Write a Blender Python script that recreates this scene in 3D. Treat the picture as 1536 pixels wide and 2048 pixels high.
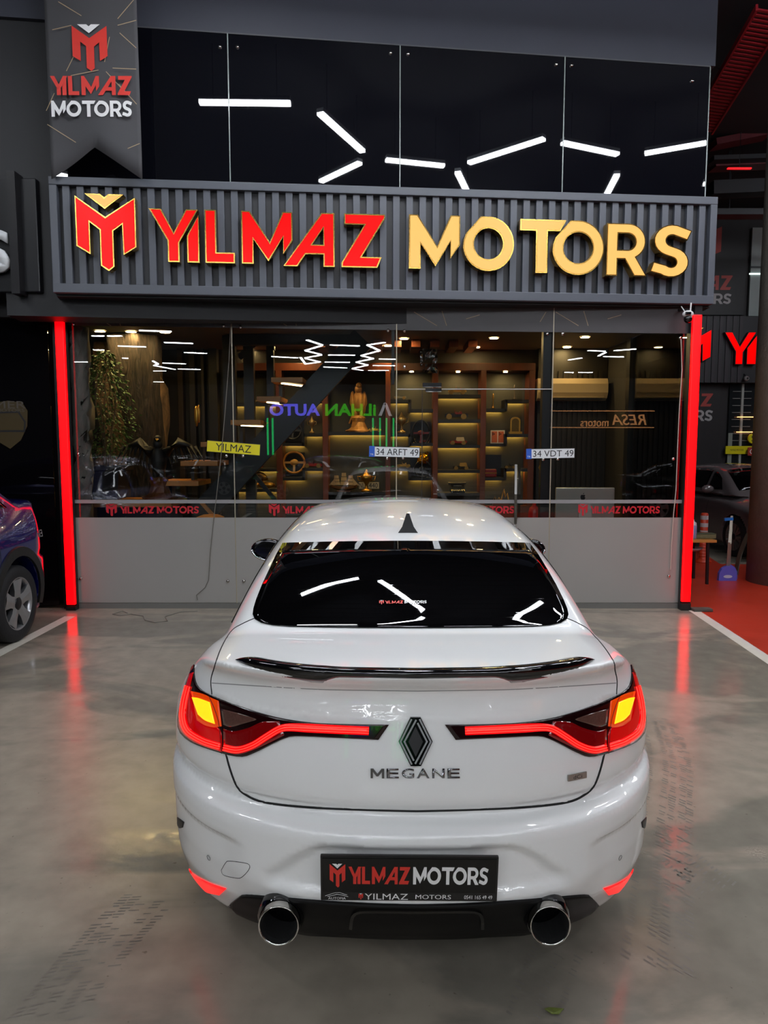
import bpy, bmesh, math, random
import numpy as np
from mathutils import Vector, Matrix

for _o in list(bpy.data.objects):
    bpy.data.objects.remove(_o, do_unlink=True)
SC = bpy.context.scene
COL = SC.collection
R = math.radians

# ------------------------------------------------------------------ camera
CAM = (0.0, 0.0, 1.75)
PITCH = R(5.4)
FPX = 1420.0
_cd = bpy.data.cameras.new('camera')
_cd.sensor_fit = 'VERTICAL'
_cd.sensor_height = 36.0
_cd.lens = FPX / 2048.0 * 36.0
_cd.clip_start = 0.05
_cd.clip_end = 200
_co = bpy.data.objects.new('camera', _cd)
COL.objects.link(_co)
_co.location = CAM
_co.rotation_euler = (R(90) - PITCH, 0, 0)
SC.camera = _co

# ------------------------------------------------------------------ world + view
_w = bpy.data.worlds.new('hall_air')
SC.world = _w
_w.use_nodes = True
_w.node_tree.nodes['Background'].inputs[0].default_value = (0.55, 0.58, 0.65, 1)
_w.node_tree.nodes['Background'].inputs[1].default_value = 0.02
SC.view_settings.view_transform = 'Standard'
SC.view_settings.look = 'None'
SC.view_settings.exposure = 0.28
SC.view_settings.gamma = 1.0
SC.view_settings.use_curve_mapping = False
try:
    SC.cycles.max_bounces = 7
    SC.cycles.transparent_max_bounces = 12
    SC.cycles.glossy_bounces = 4
    SC.cycles.diffuse_bounces = 3
    SC.cycles.transmission_bounces = 4
    SC.cycles.sample_clamp_indirect = 6.0
    SC.cycles.use_denoising = True
    SC.cycles.use_adaptive_sampling = True
    SC.cycles.adaptive_threshold = 0.025
    SC.cycles.caustics_reflective = False
    SC.cycles.caustics_refractive = False
except Exception:
    pass


# ------------------------------------------------------------------ pixel rays (photo frame 1536 x 2048)
def ray(u, v):
    a = (u - 768.0) / FPX
    b = (1024.0 - v) / FPX
    c, s = math.cos(PITCH), math.sin(PITCH)
    return Vector((a, c + b * s, -s + b * c))


def at_y(u, v, Y):
    d = ray(u, v)
    t = (Y - CAM[1]) / d.y
    return Vector(CAM) + d * t


def at_z(u, v, Z):
    d = ray(u, v)
    t = (Z - CAM[2]) / d.z
    return Vector(CAM) + d * t


def at_x(u, v, X):
    d = ray(u, v)
    t = (X - CAM[0]) / d.x
    return Vector(CAM) + d * t
# ------------------------------------------------------------------ materials
def lin(h):
    if isinstance(h, (tuple, list)):
        return tuple(h[:3])
    h = h.lstrip('#')
    out = []
    for i in (0, 2, 4):
        c = int(h[i:i + 2], 16) / 255.0
        out.append(c / 12.92 if c <= 0.04045 else ((c + 0.055) / 1.055) ** 2.4)
    return tuple(out)


MATS = {}


def mat(name, col='808080', rough=0.5, metal=0.0, emit=None, es=0.0, var=0.06, vscale=6.0, rvar=0.0,
        coat=0.0, bump=0.0, bscale=60.0, stretch=None, spec=0.5, ior=None):
    """Principled material with procedural noise on colour / roughness / bump."""
    if name in MATS:
        return MATS[name]
    m = bpy.data.materials.new(name)
    m.use_nodes = True
    nt = m.node_tree
    b = nt.nodes['Principled BSDF']
    c = lin(col)
    b.inputs['Roughness'].default_value = rough
    b.inputs['Metallic'].default_value = metal
    b.inputs['Specular IOR Level'].default_value = spec
    if ior:
        b.inputs['IOR'].default_value = ior
    if coat:
        b.inputs['Coat Weight'].default_value = coat
        b.inputs['Coat Roughness'].default_value = 0.02
    tc = nt.nodes.new('ShaderNodeTexCoord')
    mp = nt.nodes.new('ShaderNodeMapping')
    nt.links.new(tc.outputs['Object'], mp.inputs['Vector'])
    if stretch:
        mp.inputs['Scale'].default_value = stretch
    nz = nt.nodes.new('ShaderNodeTexNoise')
    nz.inputs['Scale'].default_value = vscale
    nz.inputs['Detail'].default_value = 4
    nt.links.new(mp.outputs['Vector'], nz.inputs['Vector'])
    mx = nt.nodes.new('ShaderNodeMixRGB')
    nt.links.new(nz.outputs['Fac'], mx.inputs['Fac'])
    mx.inputs[1].default_value = (*[max(0, x * (1 - var)) for x in c], 1)
    mx.inputs[2].default_value = (*[min(1, x * (1 + var)) for x in c], 1)
    nt.links.new(mx.outputs[0], b.inputs['Base Color'])
    if rvar:
        mr = nt.nodes.new('ShaderNodeMapRange')
        mr.inputs['To Min'].default_value = max(0.0, rough - rvar)
        mr.inputs['To Max'].default_value = min(1.0, rough + rvar)
        nt.links.new(nz.outputs['Fac'], mr.inputs['Value'])
        nt.links.new(mr.outputs[0], b.inputs['Roughness'])
    if bump:
        n2 = nt.nodes.new('ShaderNodeTexNoise')
        n2.inputs['Scale'].default_value = bscale
        n2.inputs['Detail'].default_value = 5
        nt.links.new(mp.outputs['Vector'], n2.inputs['Vector'])
        bp = nt.nodes.new('ShaderNodeBump')
        bp.inputs['Strength'].default_value = bump
        bp.inputs['Distance'].default_value = 0.02
        nt.links.new(n2.outputs['Fac'], bp.inputs['Height'])
        nt.links.new(bp.outputs[0], b.inputs['Normal'])
    if emit:
        b.inputs['Emission Color'].default_value = (*lin(emit), 1)
        b.inputs['Emission Strength'].default_value = es
    MATS[name] = m
    return m


def thin_glass(name, tint=(1, 1, 1), ior=1.5, rough=0.0, boost=1.0):
    if name in MATS:
        return MATS[name]
    m = bpy.data.materials.new(name)
    m.use_nodes = True
    nt = m.node_tree
    nt.nodes.clear()
    out = nt.nodes.new('ShaderNodeOutputMaterial')
    tr = nt.nodes.new('ShaderNodeBsdfTransparent')
    tr.inputs[0].default_value = (*tint, 1)
    gl = nt.nodes.new('ShaderNodeBsdfGlossy')
    gl.inputs['Roughness'].default_value = rough
    fr = nt.nodes.new('ShaderNodeFresnel')
    fr.inputs['IOR'].default_value = ior
    mu = nt.nodes.new('ShaderNodeMath')
    mu.operation = 'MULTIPLY'
    mu.use_clamp = True
    mu.inputs[1].default_value = boost
    mix = nt.nodes.new('ShaderNodeMixShader')
    nt.links.new(fr.outputs[0], mu.inputs[0])
    nt.links.new(mu.outputs[0], mix.inputs[0])
    nt.links.new(tr.outputs[0], mix.inputs[1])
    nt.links.new(gl.outputs[0], mix.inputs[2])
    nt.links.new(mix.outputs[0], out.inputs[0])
    MATS[name] = m
    return m


def wood(name, c1, c2, rough=0.45, scale=(1, 1, 12), coat=0.1):
    if name in MATS:
        return MATS[name]
    m = bpy.data.materials.new(name)
    m.use_nodes = True
    nt = m.node_tree
    b = nt.nodes['Principled BSDF']
    tc = nt.nodes.new('ShaderNodeTexCoord')
    mp = nt.nodes.new('ShaderNodeMapping')
    mp.inputs['Scale'].default_value = scale
    nt.links.new(tc.outputs['Object'], mp.inputs['Vector'])
    nz = nt.nodes.new('ShaderNodeTexNoise')
    nz.inputs['Scale'].default_value = 5
    nz.inputs['Detail'].default_value = 6
    nz.inputs['Distortion'].default_value = 0.6
    nt.links.new(mp.outputs[0], nz.inputs['Vector'])
    cr = nt.nodes.new('ShaderNodeValToRGB')
    cr.color_ramp.elements[0].position = 0.32
    cr.color_ramp.elements[1].position = 0.68
    cr.color_ramp.elements[0].color = (*lin(c1), 1)
    cr.color_ramp.elements[1].color = (*lin(c2), 1)
    nt.links.new(nz.outputs['Fac'], cr.inputs[0])
    nt.links.new(cr.outputs[0], b.inputs['Base Color'])
    b.inputs['Roughness'].default_value = rough
    b.inputs['Coat Weight'].default_value = coat
    MATS[name] = m
    return m


# ------------------------------------------------------------------ objects
def obj(name, me, m=None, parent=None, loc=None, smooth=False):
    if isinstance(me, bmesh.types.BMesh):
        d = bpy.data.meshes.new(name)
        me.to_mesh(d)
        me.free()
        me = d
    o = bpy.data.objects.new(name, me)
    COL.objects.link(o)
    if m is not None and me is not None:
        if not me.materials:
            me.materials.append(m)
    if smooth and me is not None:
        me.shade_smooth()
    if parent is not None:
        o.parent = parent
    if loc is not None:
        o.location = loc
    return o


def empty(name, loc=(0, 0, 0), rz=0.0, parent=None):
    o = bpy.data.objects.new(name, None)
    o.empty_display_size = 0.1
    COL.objects.link(o)
    o.location = loc
    o.rotation_euler = (0, 0, rz)
    if parent:
        o.parent = parent
    return o


def tag(o, label=None, cat=None, group=None, kind=None):
    if label:
        o['label'] = label
    if cat:
        o['category'] = cat
    if group:
        o['group'] = group
    if kind:
        o['kind'] = kind
    return o


def thing(name, label, cat, loc=(0, 0, 0), rz=0.0, group=None):
    return tag(empty(name, loc, rz), label, cat, group)


def struct(name, bm, m, parent=None):
    o = obj(name, bm, m, parent)
    if parent is None:
        o['kind'] = 'structure'
    return o


def copy_tree(o, parent=None, skip=()):
    c = o.copy()
    COL.objects.link(c)
    c.parent = parent
    for ch in list(o.children):
        if ch.name.split('.')[0] not in skip:
            copy_tree(ch, c, skip)
    return c


# ------------------------------------------------------------------ bmesh shapes
def box(bm, lo, hi, bevel=0.0):
    lo, hi = Vector(lo), Vector(hi)
    r = bmesh.ops.create_cube(bm, size=1.0)
    c, s = (lo + hi) / 2, hi - lo
    for v in r['verts']:
        v.co = Vector((c.x + v.co.x * s.x, c.y + v.co.y * s.y, c.z + v.co.z * s.z))
    if bevel > 0:
        es = list({e for v in r['verts'] for e in v.link_edges})
        bmesh.ops.bevel(bm, geom=es, offset=bevel, segments=2, affect='EDGES', profile=0.6)
    return bm


def bx(lo, hi, bevel=0.0):
    return box(bmesh.new(), lo, hi, bevel)


def frame_axes(d, up=Vector((0, 0, 1))):
    d = d.normalized()
    if abs(d.dot(up)) > 0.98:
        up = Vector((0, 1, 0))
    a = d.cross(up).normalized()
    b = a.cross(d).normalized()
    return a, b


def tube(bm, pts, r, n=8, cap=True, closed=False):
    """tube through points; r is a number or a list."""
    pts = [Vector(p) for p in pts]
    N = len(pts)
    rs = r if isinstance(r, (list, tuple)) else [r] * N
    rings = []
    pa = None
    for i, p in enumerate(pts):
        if closed:
            d = pts[(i + 1) % N] - pts[i - 1]
        else:
            d = pts[min(i + 1, N - 1)] - pts[max(i - 1, 0)]
        if d.length < 1e-9:
            d = Vector((0, 0, 1))
        d.normalize()
        if pa is None:
            a, b = frame_axes(d)
        else:
            a = pa - d * pa.dot(d)
            if a.length < 1e-6:
                a, b = frame_axes(d)
            a.normalize()
            b = d.cross(a)
        pa = a
        rings.append([bm.verts.new(p + (a * math.cos(2 * math.pi * k / n) + b * math.sin(2 * math.pi * k / n)) * rs[i]) for k in range(n)])
    M = N if closed else N - 1
    for i in range(M):
        A, B = rings[i], rings[(i + 1) % N]
        for k in range(n):
            bm.faces.new((A[k], A[(k + 1) % n], B[(k + 1) % n], B[k]))
    if cap and not closed:
        bm.faces.new(rings[0][::-1])
        bm.faces.new(rings[-1])
    bmesh.ops.recalc_face_normals(bm, faces=bm.faces[:])
    return bm


def bar(bm, p, q, w, h, up=Vector((0, 0, 1))):
    """rectangular bar from p to q, w across, h along up."""
    p, q = Vector(p), Vector(q)
    a, b = frame_axes(q - p, up)
    vs = []
    for e in (p, q):
        for sa, sb in ((-1, -1), (1, -1), (1, 1), (-1, 1)):
            vs.append(bm.verts.new(e + a * sa * w / 2 + b * sb * h / 2))
    for f in ((0, 1, 2, 3), (7, 6, 5, 4), (0, 4, 5, 1), (1, 5, 6, 2), (2, 6, 7, 3), (3, 7, 4, 0)):
        bm.faces.new([vs[i] for i in f])
    bmesh.ops.recalc_face_normals(bm, faces=bm.faces[:])
    return bm


def lathe(bm, prof, n=24, axis='Z', o=(0, 0, 0), cap=True):
    """revolve (r, h) points."""
    o = Vector(o)
    rings = []
    for r, h in prof:
        ring = []
        for k in range(n):
            t = 2 * math.pi * k / n
            c, s = math.cos(t) * r, math.sin(t) * r
            v = {'Z': (c, s, h), 'Y': (c, h, s), 'X': (h, c, s)}[axis]
            ring.append(bm.verts.new(o + Vector(v)))
        rings.append(ring)
    for A, B in zip(rings, rings[1:]):
        for k in range(n):
            bm.faces.new((A[k], A[(k + 1) % n], B[(k + 1) % n], B[k]))
    if cap:
        if prof[0][0] > 1e-5:
            bm.faces.new(rings[0][::-1])
        if prof[-1][0] > 1e-5:
            bm.faces.new(rings[-1])
    bmesh.ops.remove_doubles(bm, verts=bm.verts[:], dist=1e-6)
    bmesh.ops.recalc_face_normals(bm, faces=bm.faces[:])
    return bm


def poly_prism(bm, pts2, d, to3=None, bevel=0.0):
    """extrude a closed 2-D outline (with to3(x, y, depth) -> Vector)."""
    if to3 is None:
        to3 = lambda x, y, h: Vector((x, -h, y))
    A = [bm.verts.new(to3(x, y, d)) for x, y in pts2]
    B = [bm.verts.new(to3(x, y, 0)) for x, y in pts2]
    n = len(A)
    fs = [bm.faces.new(A), bm.faces.new(B[::-1])]
    for i in range(n):
        fs.append(bm.faces.new((A[i], B[i], B[(i + 1) % n], A[(i + 1) % n])))
    bmesh.ops.recalc_face_normals(bm, faces=fs)
    return bm


def sphere(bm, c, r, sub=2, sc=(1, 1, 1)):
    q = bmesh.ops.create_icosphere(bm, subdivisions=sub, radius=1.0)
    for v in q['verts']:
        v.co = Vector((c[0] + v.co.x * r * sc[0], c[1] + v.co.y * r * sc[1], c[2] + v.co.z * r * sc[2]))
    return bm


def grid_mesh(name, P, flip=False):
    """P: array (n, m, 3) -> quad mesh."""
    n, m = P.shape[:2]
    vs = [tuple(map(float, p)) for p in P.reshape(-1, 3)]
    fs = []
    for i in range(n - 1):
        for j in range(m - 1):
            a, b, c, d = i * m + j, i * m + j + 1, (i + 1) * m + j + 1, (i + 1) * m + j
            fs.append((a, d, c, b) if flip else (a, b, c, d))
    me = bpy.data.meshes.new(name)
    me.from_pydata(vs, [], fs)
    me.update()
    return me


# ------------------------------------------------------------------ lettering
def arc(cx, cy, r, a0, a1, n=14):
    return [(cx + r * math.cos(R(a0 + (a1 - a0) * i / n)), cy + r * math.sin(R(a0 + (a1 - a0) * i / n))) for i in range(n + 1)]


# outlines of the shop's own lettering, cap height 1: letter -> (width, [outline, ...], [hole, ...])
def _stroke(path, w):
    """polyline -> outline polygon of constant width"""
    P = [Vector((x, y)) for x, y in path]
    L, Q = [], []
    for i, p in enumerate(P):
        if i == 0:
            d = (P[1] - p).normalized(); n = Vector((-d.y, d.x)); k = 1
        elif i == len(P) - 1:
            d = (p - P[i - 1]).normalized(); n = Vector((-d.y, d.x)); k = 1
        else:
            d1 = (p - P[i - 1]).normalized(); d2 = (P[i + 1] - p).normalized()
            n = Vector((-(d1 + d2).y, (d1 + d2).x)).normalized()
            k = 1 / max(0.3, n.dot(Vector((-d1.y, d1.x))))
        L.append(tuple(p + n * w / 2 * k)); Q.append(tuple(p - n * w / 2 * k))
    return L + Q[::-1]


GLYPH = {}
GLYPH['Y'] = (0.80, [[(0, 1), (0.23, 1), (0.46, 0.56), (0.70, 1), (0.93, 1), (0.56, 0.37), (0.56, 0), (0.34, 0), (0.34, 0.40)]], [])
GLYPH['1'] = (0.22, [[(0, 0), (0, 0.50), (0.22, 0.89), (0.22, 0)]], [])
GLYPH['L'] = (0.58, [[(0, 0), (0, 1), (0.22, 1), (0.22, 0.20), (0.58, 0.20), (0.58, 0)]], [])
GLYPH['M'] = (0.96, [[(0, 0), (0, 1), (0.16, 1), (0.53, 0.42), (0.78, 1), (0.96, 1), (0.96, 0.46), (0.78, 0.20), (0.78, 0.52),
                      (0.50, 0.05), (0.22, 0.47), (0.22, 0)]], [])
GLYPH['A'] = (0.96, [[(0, 0), (0.72, 1), (0.96, 1), (0.96, 0), (0.75, 0), (0.75, 0.23), (0.42, 0.23), (0.26, 0)]],
              [[(0.54, 0.41), (0.75, 0.72), (0.75, 0.41)]])
GLYPH['Z'] = (0.78, [[(0.05, 1), (0.78, 1), (0.78, 0.93), (0.36, 0.20), (0.72, 0.20), (0.64, 0), (0, 0), (0, 0.09), (0.41, 0.80), (0.05, 0.80)]], [])
_o = [(0.02, 0.56), (0.06, 0.68)] + [(0.35, 1.0)] + arc(0.5, 0.5, 0.5, 84, -172, 30)
GLYPH['O'] = (1.0, [_o], [arc(0.5, 0.5, 0.285, 0, 348, 28)])
GLYPH['T'] = (0.86, [[(0, 1), (0.90, 1), (0.78, 0.79), (0.54, 0.79), (0.54, 0), (0.31, 0), (0.31, 0.79), (0, 0.79)]], [])
GLYPH['R'] = (0.76, [[(0, 0), (0, 1), (0.42, 1)] + arc(0.42, 0.66, 0.34, 80, -62, 12) + [(0.80, 0), (0.55, 0), (0.36, 0.32), (0.22, 0.32), (0.22, 0)]],
              [[(0.22, 0.50), (0.22, 0.81), (0.40, 0.81)] + arc(0.41, 0.655, 0.155, 80, -80, 8) + [(0.40, 0.50)]])
GLYPH['S'] = (0.74, [_stroke([(0.66, 0.80)] + arc(0.375, 0.70, 0.20, 60, 250, 12) + arc(0.365, 0.29, 0.19, 75, -130, 12) + [(0.05, 0.20)], 0.20)], [])
YM_RED = ['Y', '1', 'L', 'M', 'A', 'Z']
YM_GAP_R = [0.0, -0.155, 0.10, 0.13, -0.08, 0.10]
YM_GOLD = ['M', 'O', 'T', 'O', 'R', 'S']
YM_GAP_G = [0.0, 0.03, 0.06, -0.08, 0.06, 0.02]
# emblem: left wing, middle, right wing as one outline + the chevron (unit square, y up)
EMB = [(0, .99), (.494, .718), (1, .985), (1, .326), (.78, .218), (.77, .625), (.62, .535), (.62, .06), (.525, .0), (.395, .07), (.395, .545), (.23, .645), (.23, .218), (0, .326)]
EMB = [(x, y * 1.04 - .04) for x, y in EMB]
EMB_V = [(.16, 1.0), (.42, 1.0), (.487, .955), (.557, 1.0), (.81, 1.0), (.49, .80)]


def fill2d(bm, outlines, holes, f):
    """triangulated flat fill of outlines minus holes; f(x, y) -> Vector"""
    es = []
    for loop in list(outlines) + list(holes):
        vs = [bm.verts.new(f(x, y)) for x, y in loop]
        for i in range(len(vs)):
            es.append(bm.edges.new((vs[i], vs[(i + 1) % len(vs)])))
    bmesh.ops.triangle_fill(bm, edges=es, use_beauty=True, use_dissolve=False)
    return bm


def extrude_glyph(bm, outlines, holes, f, n, depth, cap_back=False):
    """front face at f + n*depth, sides back to f."""
    nv = Vector(n) * depth
    faces0 = set(bm.faces)
    fill2d(bm, outlines, holes, lambda x, y: f(x, y) + nv)
    for loop in list(outlines) + list(holes):
        A = [bm.verts.new(f(x, y) + nv) for x, y in loop]
        B = [bm.verts.new(f(x, y)) for x, y in loop]
        k = len(A)
        for i in range(k):
            bm.faces.new((A[i], A[(i + 1) % k], B[(i + 1) % k], B[i]))
    bmesh.ops.recalc_face_normals(bm, faces=[q for q in bm.faces if q not in faces0])
    return bm


def row_layout(letters, gaps):
    x, out = 0.0, []
    for ch, g in zip(letters, gaps):
        x += g
        out.append((ch, x))
        x += GLYPH[ch][0]
    return out, x


def flat_lettering(bm, letters, gaps, f, width, height):
    """whole word as flat fill; f(x, y) maps metres in the plane"""
    lay, tot = row_layout(letters, gaps)
    sx, sy = width / tot, height
    for ch, x0 in lay:
        w, o, h = GLYPH[ch]
        fill2d(bm, o, h, lambda x, y, x0=x0: f((x0 + x) * sx, y * sy))
    return bm


def text_mesh(s, size, depth=0.0, bold=0.0, shear=0.0, spacing=1.0, align='CENTER', res=3, sx=1.0):
    c = bpy.data.curves.new('t', 'FONT')
    c.body = s
    c.size = size
    c.extrude = depth
    c.offset = bold
    c.shear = shear
    c.space_character = spacing
    c.align_x = align
    c.align_y = 'CENTER'
    c.resolution_u = res
    o = bpy.data.objects.new('t', c)
    COL.objects.link(o)
    dg = bpy.context.evaluated_depsgraph_get()
    me = bpy.data.meshes.new_from_object(o.evaluated_get(dg))
    bpy.data.objects.remove(o)
    bpy.data.curves.remove(c)
    if sx != 1.0:
        me.transform(Matrix.Diagonal((sx, 1, 1, 1)))
    me.materials.clear()
    return me


def text_fit(s, width, height, depth=0.0, **kw):
    """text scaled to a given width and height, centred at the origin, in the XY plane"""
    me = text_mesh(s, 1.0, 0.0, **kw)
    xs = [v.co.x for v in me.vertices]
    ys = [v.co.y for v in me.vertices]
    x0, x1, y0, y1 = min(xs), max(xs), min(ys), max(ys)
    M = Matrix.Diagonal((width / (x1 - x0), height / (y1 - y0), 1, 1)) @ Matrix.Translation((-(x0 + x1) / 2, -(y0 + y1) / 2, 0))
    me.transform(M)
    if depth:
        bm = bmesh.new()
        bm.from_mesh(me)
        q = bmesh.ops.extrude_face_region(bm, geom=bm.faces[:])
        for v in [g for g in q['geom'] if isinstance(g, bmesh.types.BMVert)]:
            v.co.z += depth
        bmesh.ops.recalc_face_normals(bm, faces=bm.faces[:])
        bm.to_mesh(me)
        bm.free()
    return me


def plane_matrix(o, ex, ey):
    ex = Vector(ex).normalized()
    ey = Vector(ey).normalized()
    ez = ex.cross(ey).normalized()
    return Matrix(((ex.x, ey.x, ez.x, o[0]), (ex.y, ey.y, ez.y, o[1]), (ex.z, ey.z, ez.z, o[2]), (0, 0, 0, 1)))
# ------------------------------------------------------------------ car bodies as smooth implicit surfaces
def curve1(pts, n=8000):
    x = np.array([p[0] for p in pts], float)
    y = np.array([p[1] for p in pts], float)
    d = np.diff(y) / np.diff(x)
    m = np.zeros_like(y)
    m[0], m[-1] = d[0], d[-1]
    for i in range(1, len(y) - 1):
        m[i] = 0 if d[i - 1] * d[i] <= 0 else 2 * d[i - 1] * d[i] / (d[i - 1] + d[i])
    X = np.linspace(x[0], x[-1], n)
    k = np.clip(np.searchsorted(x, X, side='right') - 1, 0, len(x) - 2)
    h = (x[k + 1] - x[k])
    t = (X - x[k]) / h
    Y = (2 * t**3 - 3 * t**2 + 1) * y[k] + (t**3 - 2 * t**2 + t) * h * m[k] + (-2 * t**3 + 3 * t**2) * y[k + 1] + (t**3 - t**2) * h * m[k + 1]
    return lambda q: np.interp(q, X, Y)


def smin(a, b, k):
    h = np.clip(0.5 + 0.5 * (b - a) / k, 0, 1)
    return b + (a - b) * h - k * h * (1 - h)


def smax(a, b, k):
    return -smin(-a, -b, k)


def sstep(a, b, x):
    t = np.clip((x - a) / (b - a), 0, 1)
    return t * t * (3 - 2 * t)


class CarShape:
    L = 4.63

    def __init__(self):
        self.Wz = curve1([(0.10, .83), (0.25, .868), (.40, .893), (.55, .905), (.66, .906), (.74, .90), (.82, .876), (.90, .832), (.98, .778), (1.05, .735), (1.2, .65)])
        self.plan = curve1([(-.2, .965), (0, .97), (.4, .99), (.9, 1.0), (3.6, 1.0), (4.1, .975), (4.4, .93), (4.7, .84)])
        self.prof = curve1([(0.10, .16), (.22, .09), (.32, .03), (.42, .0), (.56, .0), (.590, .006), (.606, .030), (.616, .064), (.624, .075), (.634, .075), (.674, .050), (.69, .048),
                            (.75, .053), (.85, .075), (.93, .095), (.985, .108), (1.005, .103), (1.04, .06), (1.07, .03), (1.2, .03)])
        self.Zt = curve1([(-.1, 1.055), (0.05, 1.068), (.2, 1.081), (.5, 1.09), (.8, 1.05), (1.2, 1.0), (2.0, .98), (3.1, .985), (3.5, .965), (4.0, .90), (4.35, .80), (4.6, .66), (4.8, .5)])
        self.Zg = curve1([(-2.0, .0), (0, .86), (.2, .965), (.35, 1.035), (.49, 1.097), (.62, 1.169), (.76, 1.240), (.90, 1.302), (1.02, 1.338), (1.25, 1.379), (1.6, 1.408), (2.1, 1.426), (2.5, 1.418),
                          (2.8, 1.382), (3.1, 1.285), (3.5, 1.09), (3.8, .94), (4.1, .80)])
        self.tap = curve1([(.1, .80), (.3, .84), (.5, .885), (.75, .92), (1.0, .95), (1.5, .99), (2, 1.0), (3, 1.0), (3.6, .97)])
        self.front = curve1([(0.1, .12), (.25, .03), (.45, .0), (.6, .01), (.72, .06), (.9, .3)])
        self.axles = (1.0, 3.71)
        self.arch = 0.35
        self.zax = 0.315
        self.rear_n = 2.5
        self.rear_a = 0.95
        self.plate_recess = True

    def f(self, p):
        x, s, z = np.abs(p[..., 0]), p[..., 1], p[..., 2]
        fs = x - self.Wz(z) * self.plan(s) - .055 * sstep(.8, 1.7, s) * sstep(.78, .95, z)
        xr = np.clip(x / 0.935, 0, 0.9995)
        bul = self.rear_a * (1 - (1 - xr ** self.rear_n) ** (1 / self.rear_n))
        pr = self.prof(z)
        if self.plate_recess:
            # sculpted hollow round the number plate
            xe = np.interp(z, [.38, .44, .50, .545, .58], [.50, .47, .40, .33, .27])
            m = (1 - sstep(xe - .07, xe + .01, x)) * sstep(.385, .43, z) * (1 - sstep(.535, .565, z))
            pr = pr + 0.022 * m
            # lower flank of the bumper tucks in below a crease
            m2 = sstep(.52, .62, x) * (1 - sstep(.50, .525, z)) * sstep(.30, .40, z)
            pr = pr + 0.018 * m2
        fr = pr + bul - s
        fro = s - (self.L - self.front(z) - 0.75 * (1 - (1 - np.clip(x / 0.94, 0, .9995) ** 2.6) ** (1 / 2.6)))
        drop = .022 * (x / .6) ** 2 + 0.62 * np.clip(x - .60, 0, None) ** 1.5
        ft = z - (self.Zt(s) - drop)
        f1 = smax(fs, fr, .05)
        f1 = smax(f1, fro, .12)
        f1 = smax(f1, ft, .045)
        f1 = smax(f1, .17 - z, .04)
        wg = (.79 - .57 * (z - 1.0)) * self.tap(s)
        f2 = smax(z - (self.Zg(s) - .05 * (x / .55) ** 2), x - wg, .085)
        f2 = np.maximum(f2, .93 - z)
        f = smin(f1, f2, .022)
        for a in self.axles:
            c = np.sqrt((s - a) ** 2 + (z - self.zax) ** 2) - self.arch
            f = np.maximum(f, -np.maximum(c, .60 - x))
        return f

    def grad(self, p, e=0.004):
        g = np.empty_like(p)
        for i in range(3):
            d = np.zeros(3)
            d[i] = e
            g[..., i] = (self.f(p + d) - self.f(p - d)) / (2 * e)
        return g

    def normal(self, p):
        g = self.grad(p)
        return g / np.maximum(np.linalg.norm(g, axis=-1, keepdims=True), 1e-9)

    def project(self, p, it=6):
        p = np.array(p, float)
        for _ in range(it):
            g = self.grad(p)
            f = self.f(p)
            st = (f / np.maximum((g ** 2).sum(-1), .2))[..., None] * g
            p = p - np.clip(st, -.05, .05)
        return p

    def hit(self, o, d, tmax=7.0):
        """first hit of rays o + t d (arrays)."""
        o = np.array(o, float)
        d = np.array(d, float)
        d = d / np.linalg.norm(d, axis=-1, keepdims=True)
        t = np.full(d.shape[:-1], 0.5)
        prev = t.copy()
        done = np.zeros(t.shape, bool)
        best = np.full(t.shape, 1e9)
        tb = t.copy()
        while True:
            v = self.f(o + d * t[..., None])
            tb = np.where((v < best) & ~done, t, tb)
            best = np.where(~done, np.minimum(best, v), best)
            done |= v < 0
            act = ~done & (t < tmax)
            if not act.any():
                break
            prev = np.where(act, t, prev)
            t = np.where(act, t + .012, t)
        lo, hi = prev, t
        for _ in range(18):
            mid = (lo + hi) / 2
            ins = self.f(o + d * mid[..., None]) < 0
            hi = np.where(ins, mid, hi)
            lo = np.where(ins, lo, mid)
        P = o + d * lo[..., None]
        miss = ~done
        if miss.any():
            P[miss] = self.project((o + d * tb[..., None])[miss], 8)
        return P, done


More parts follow.
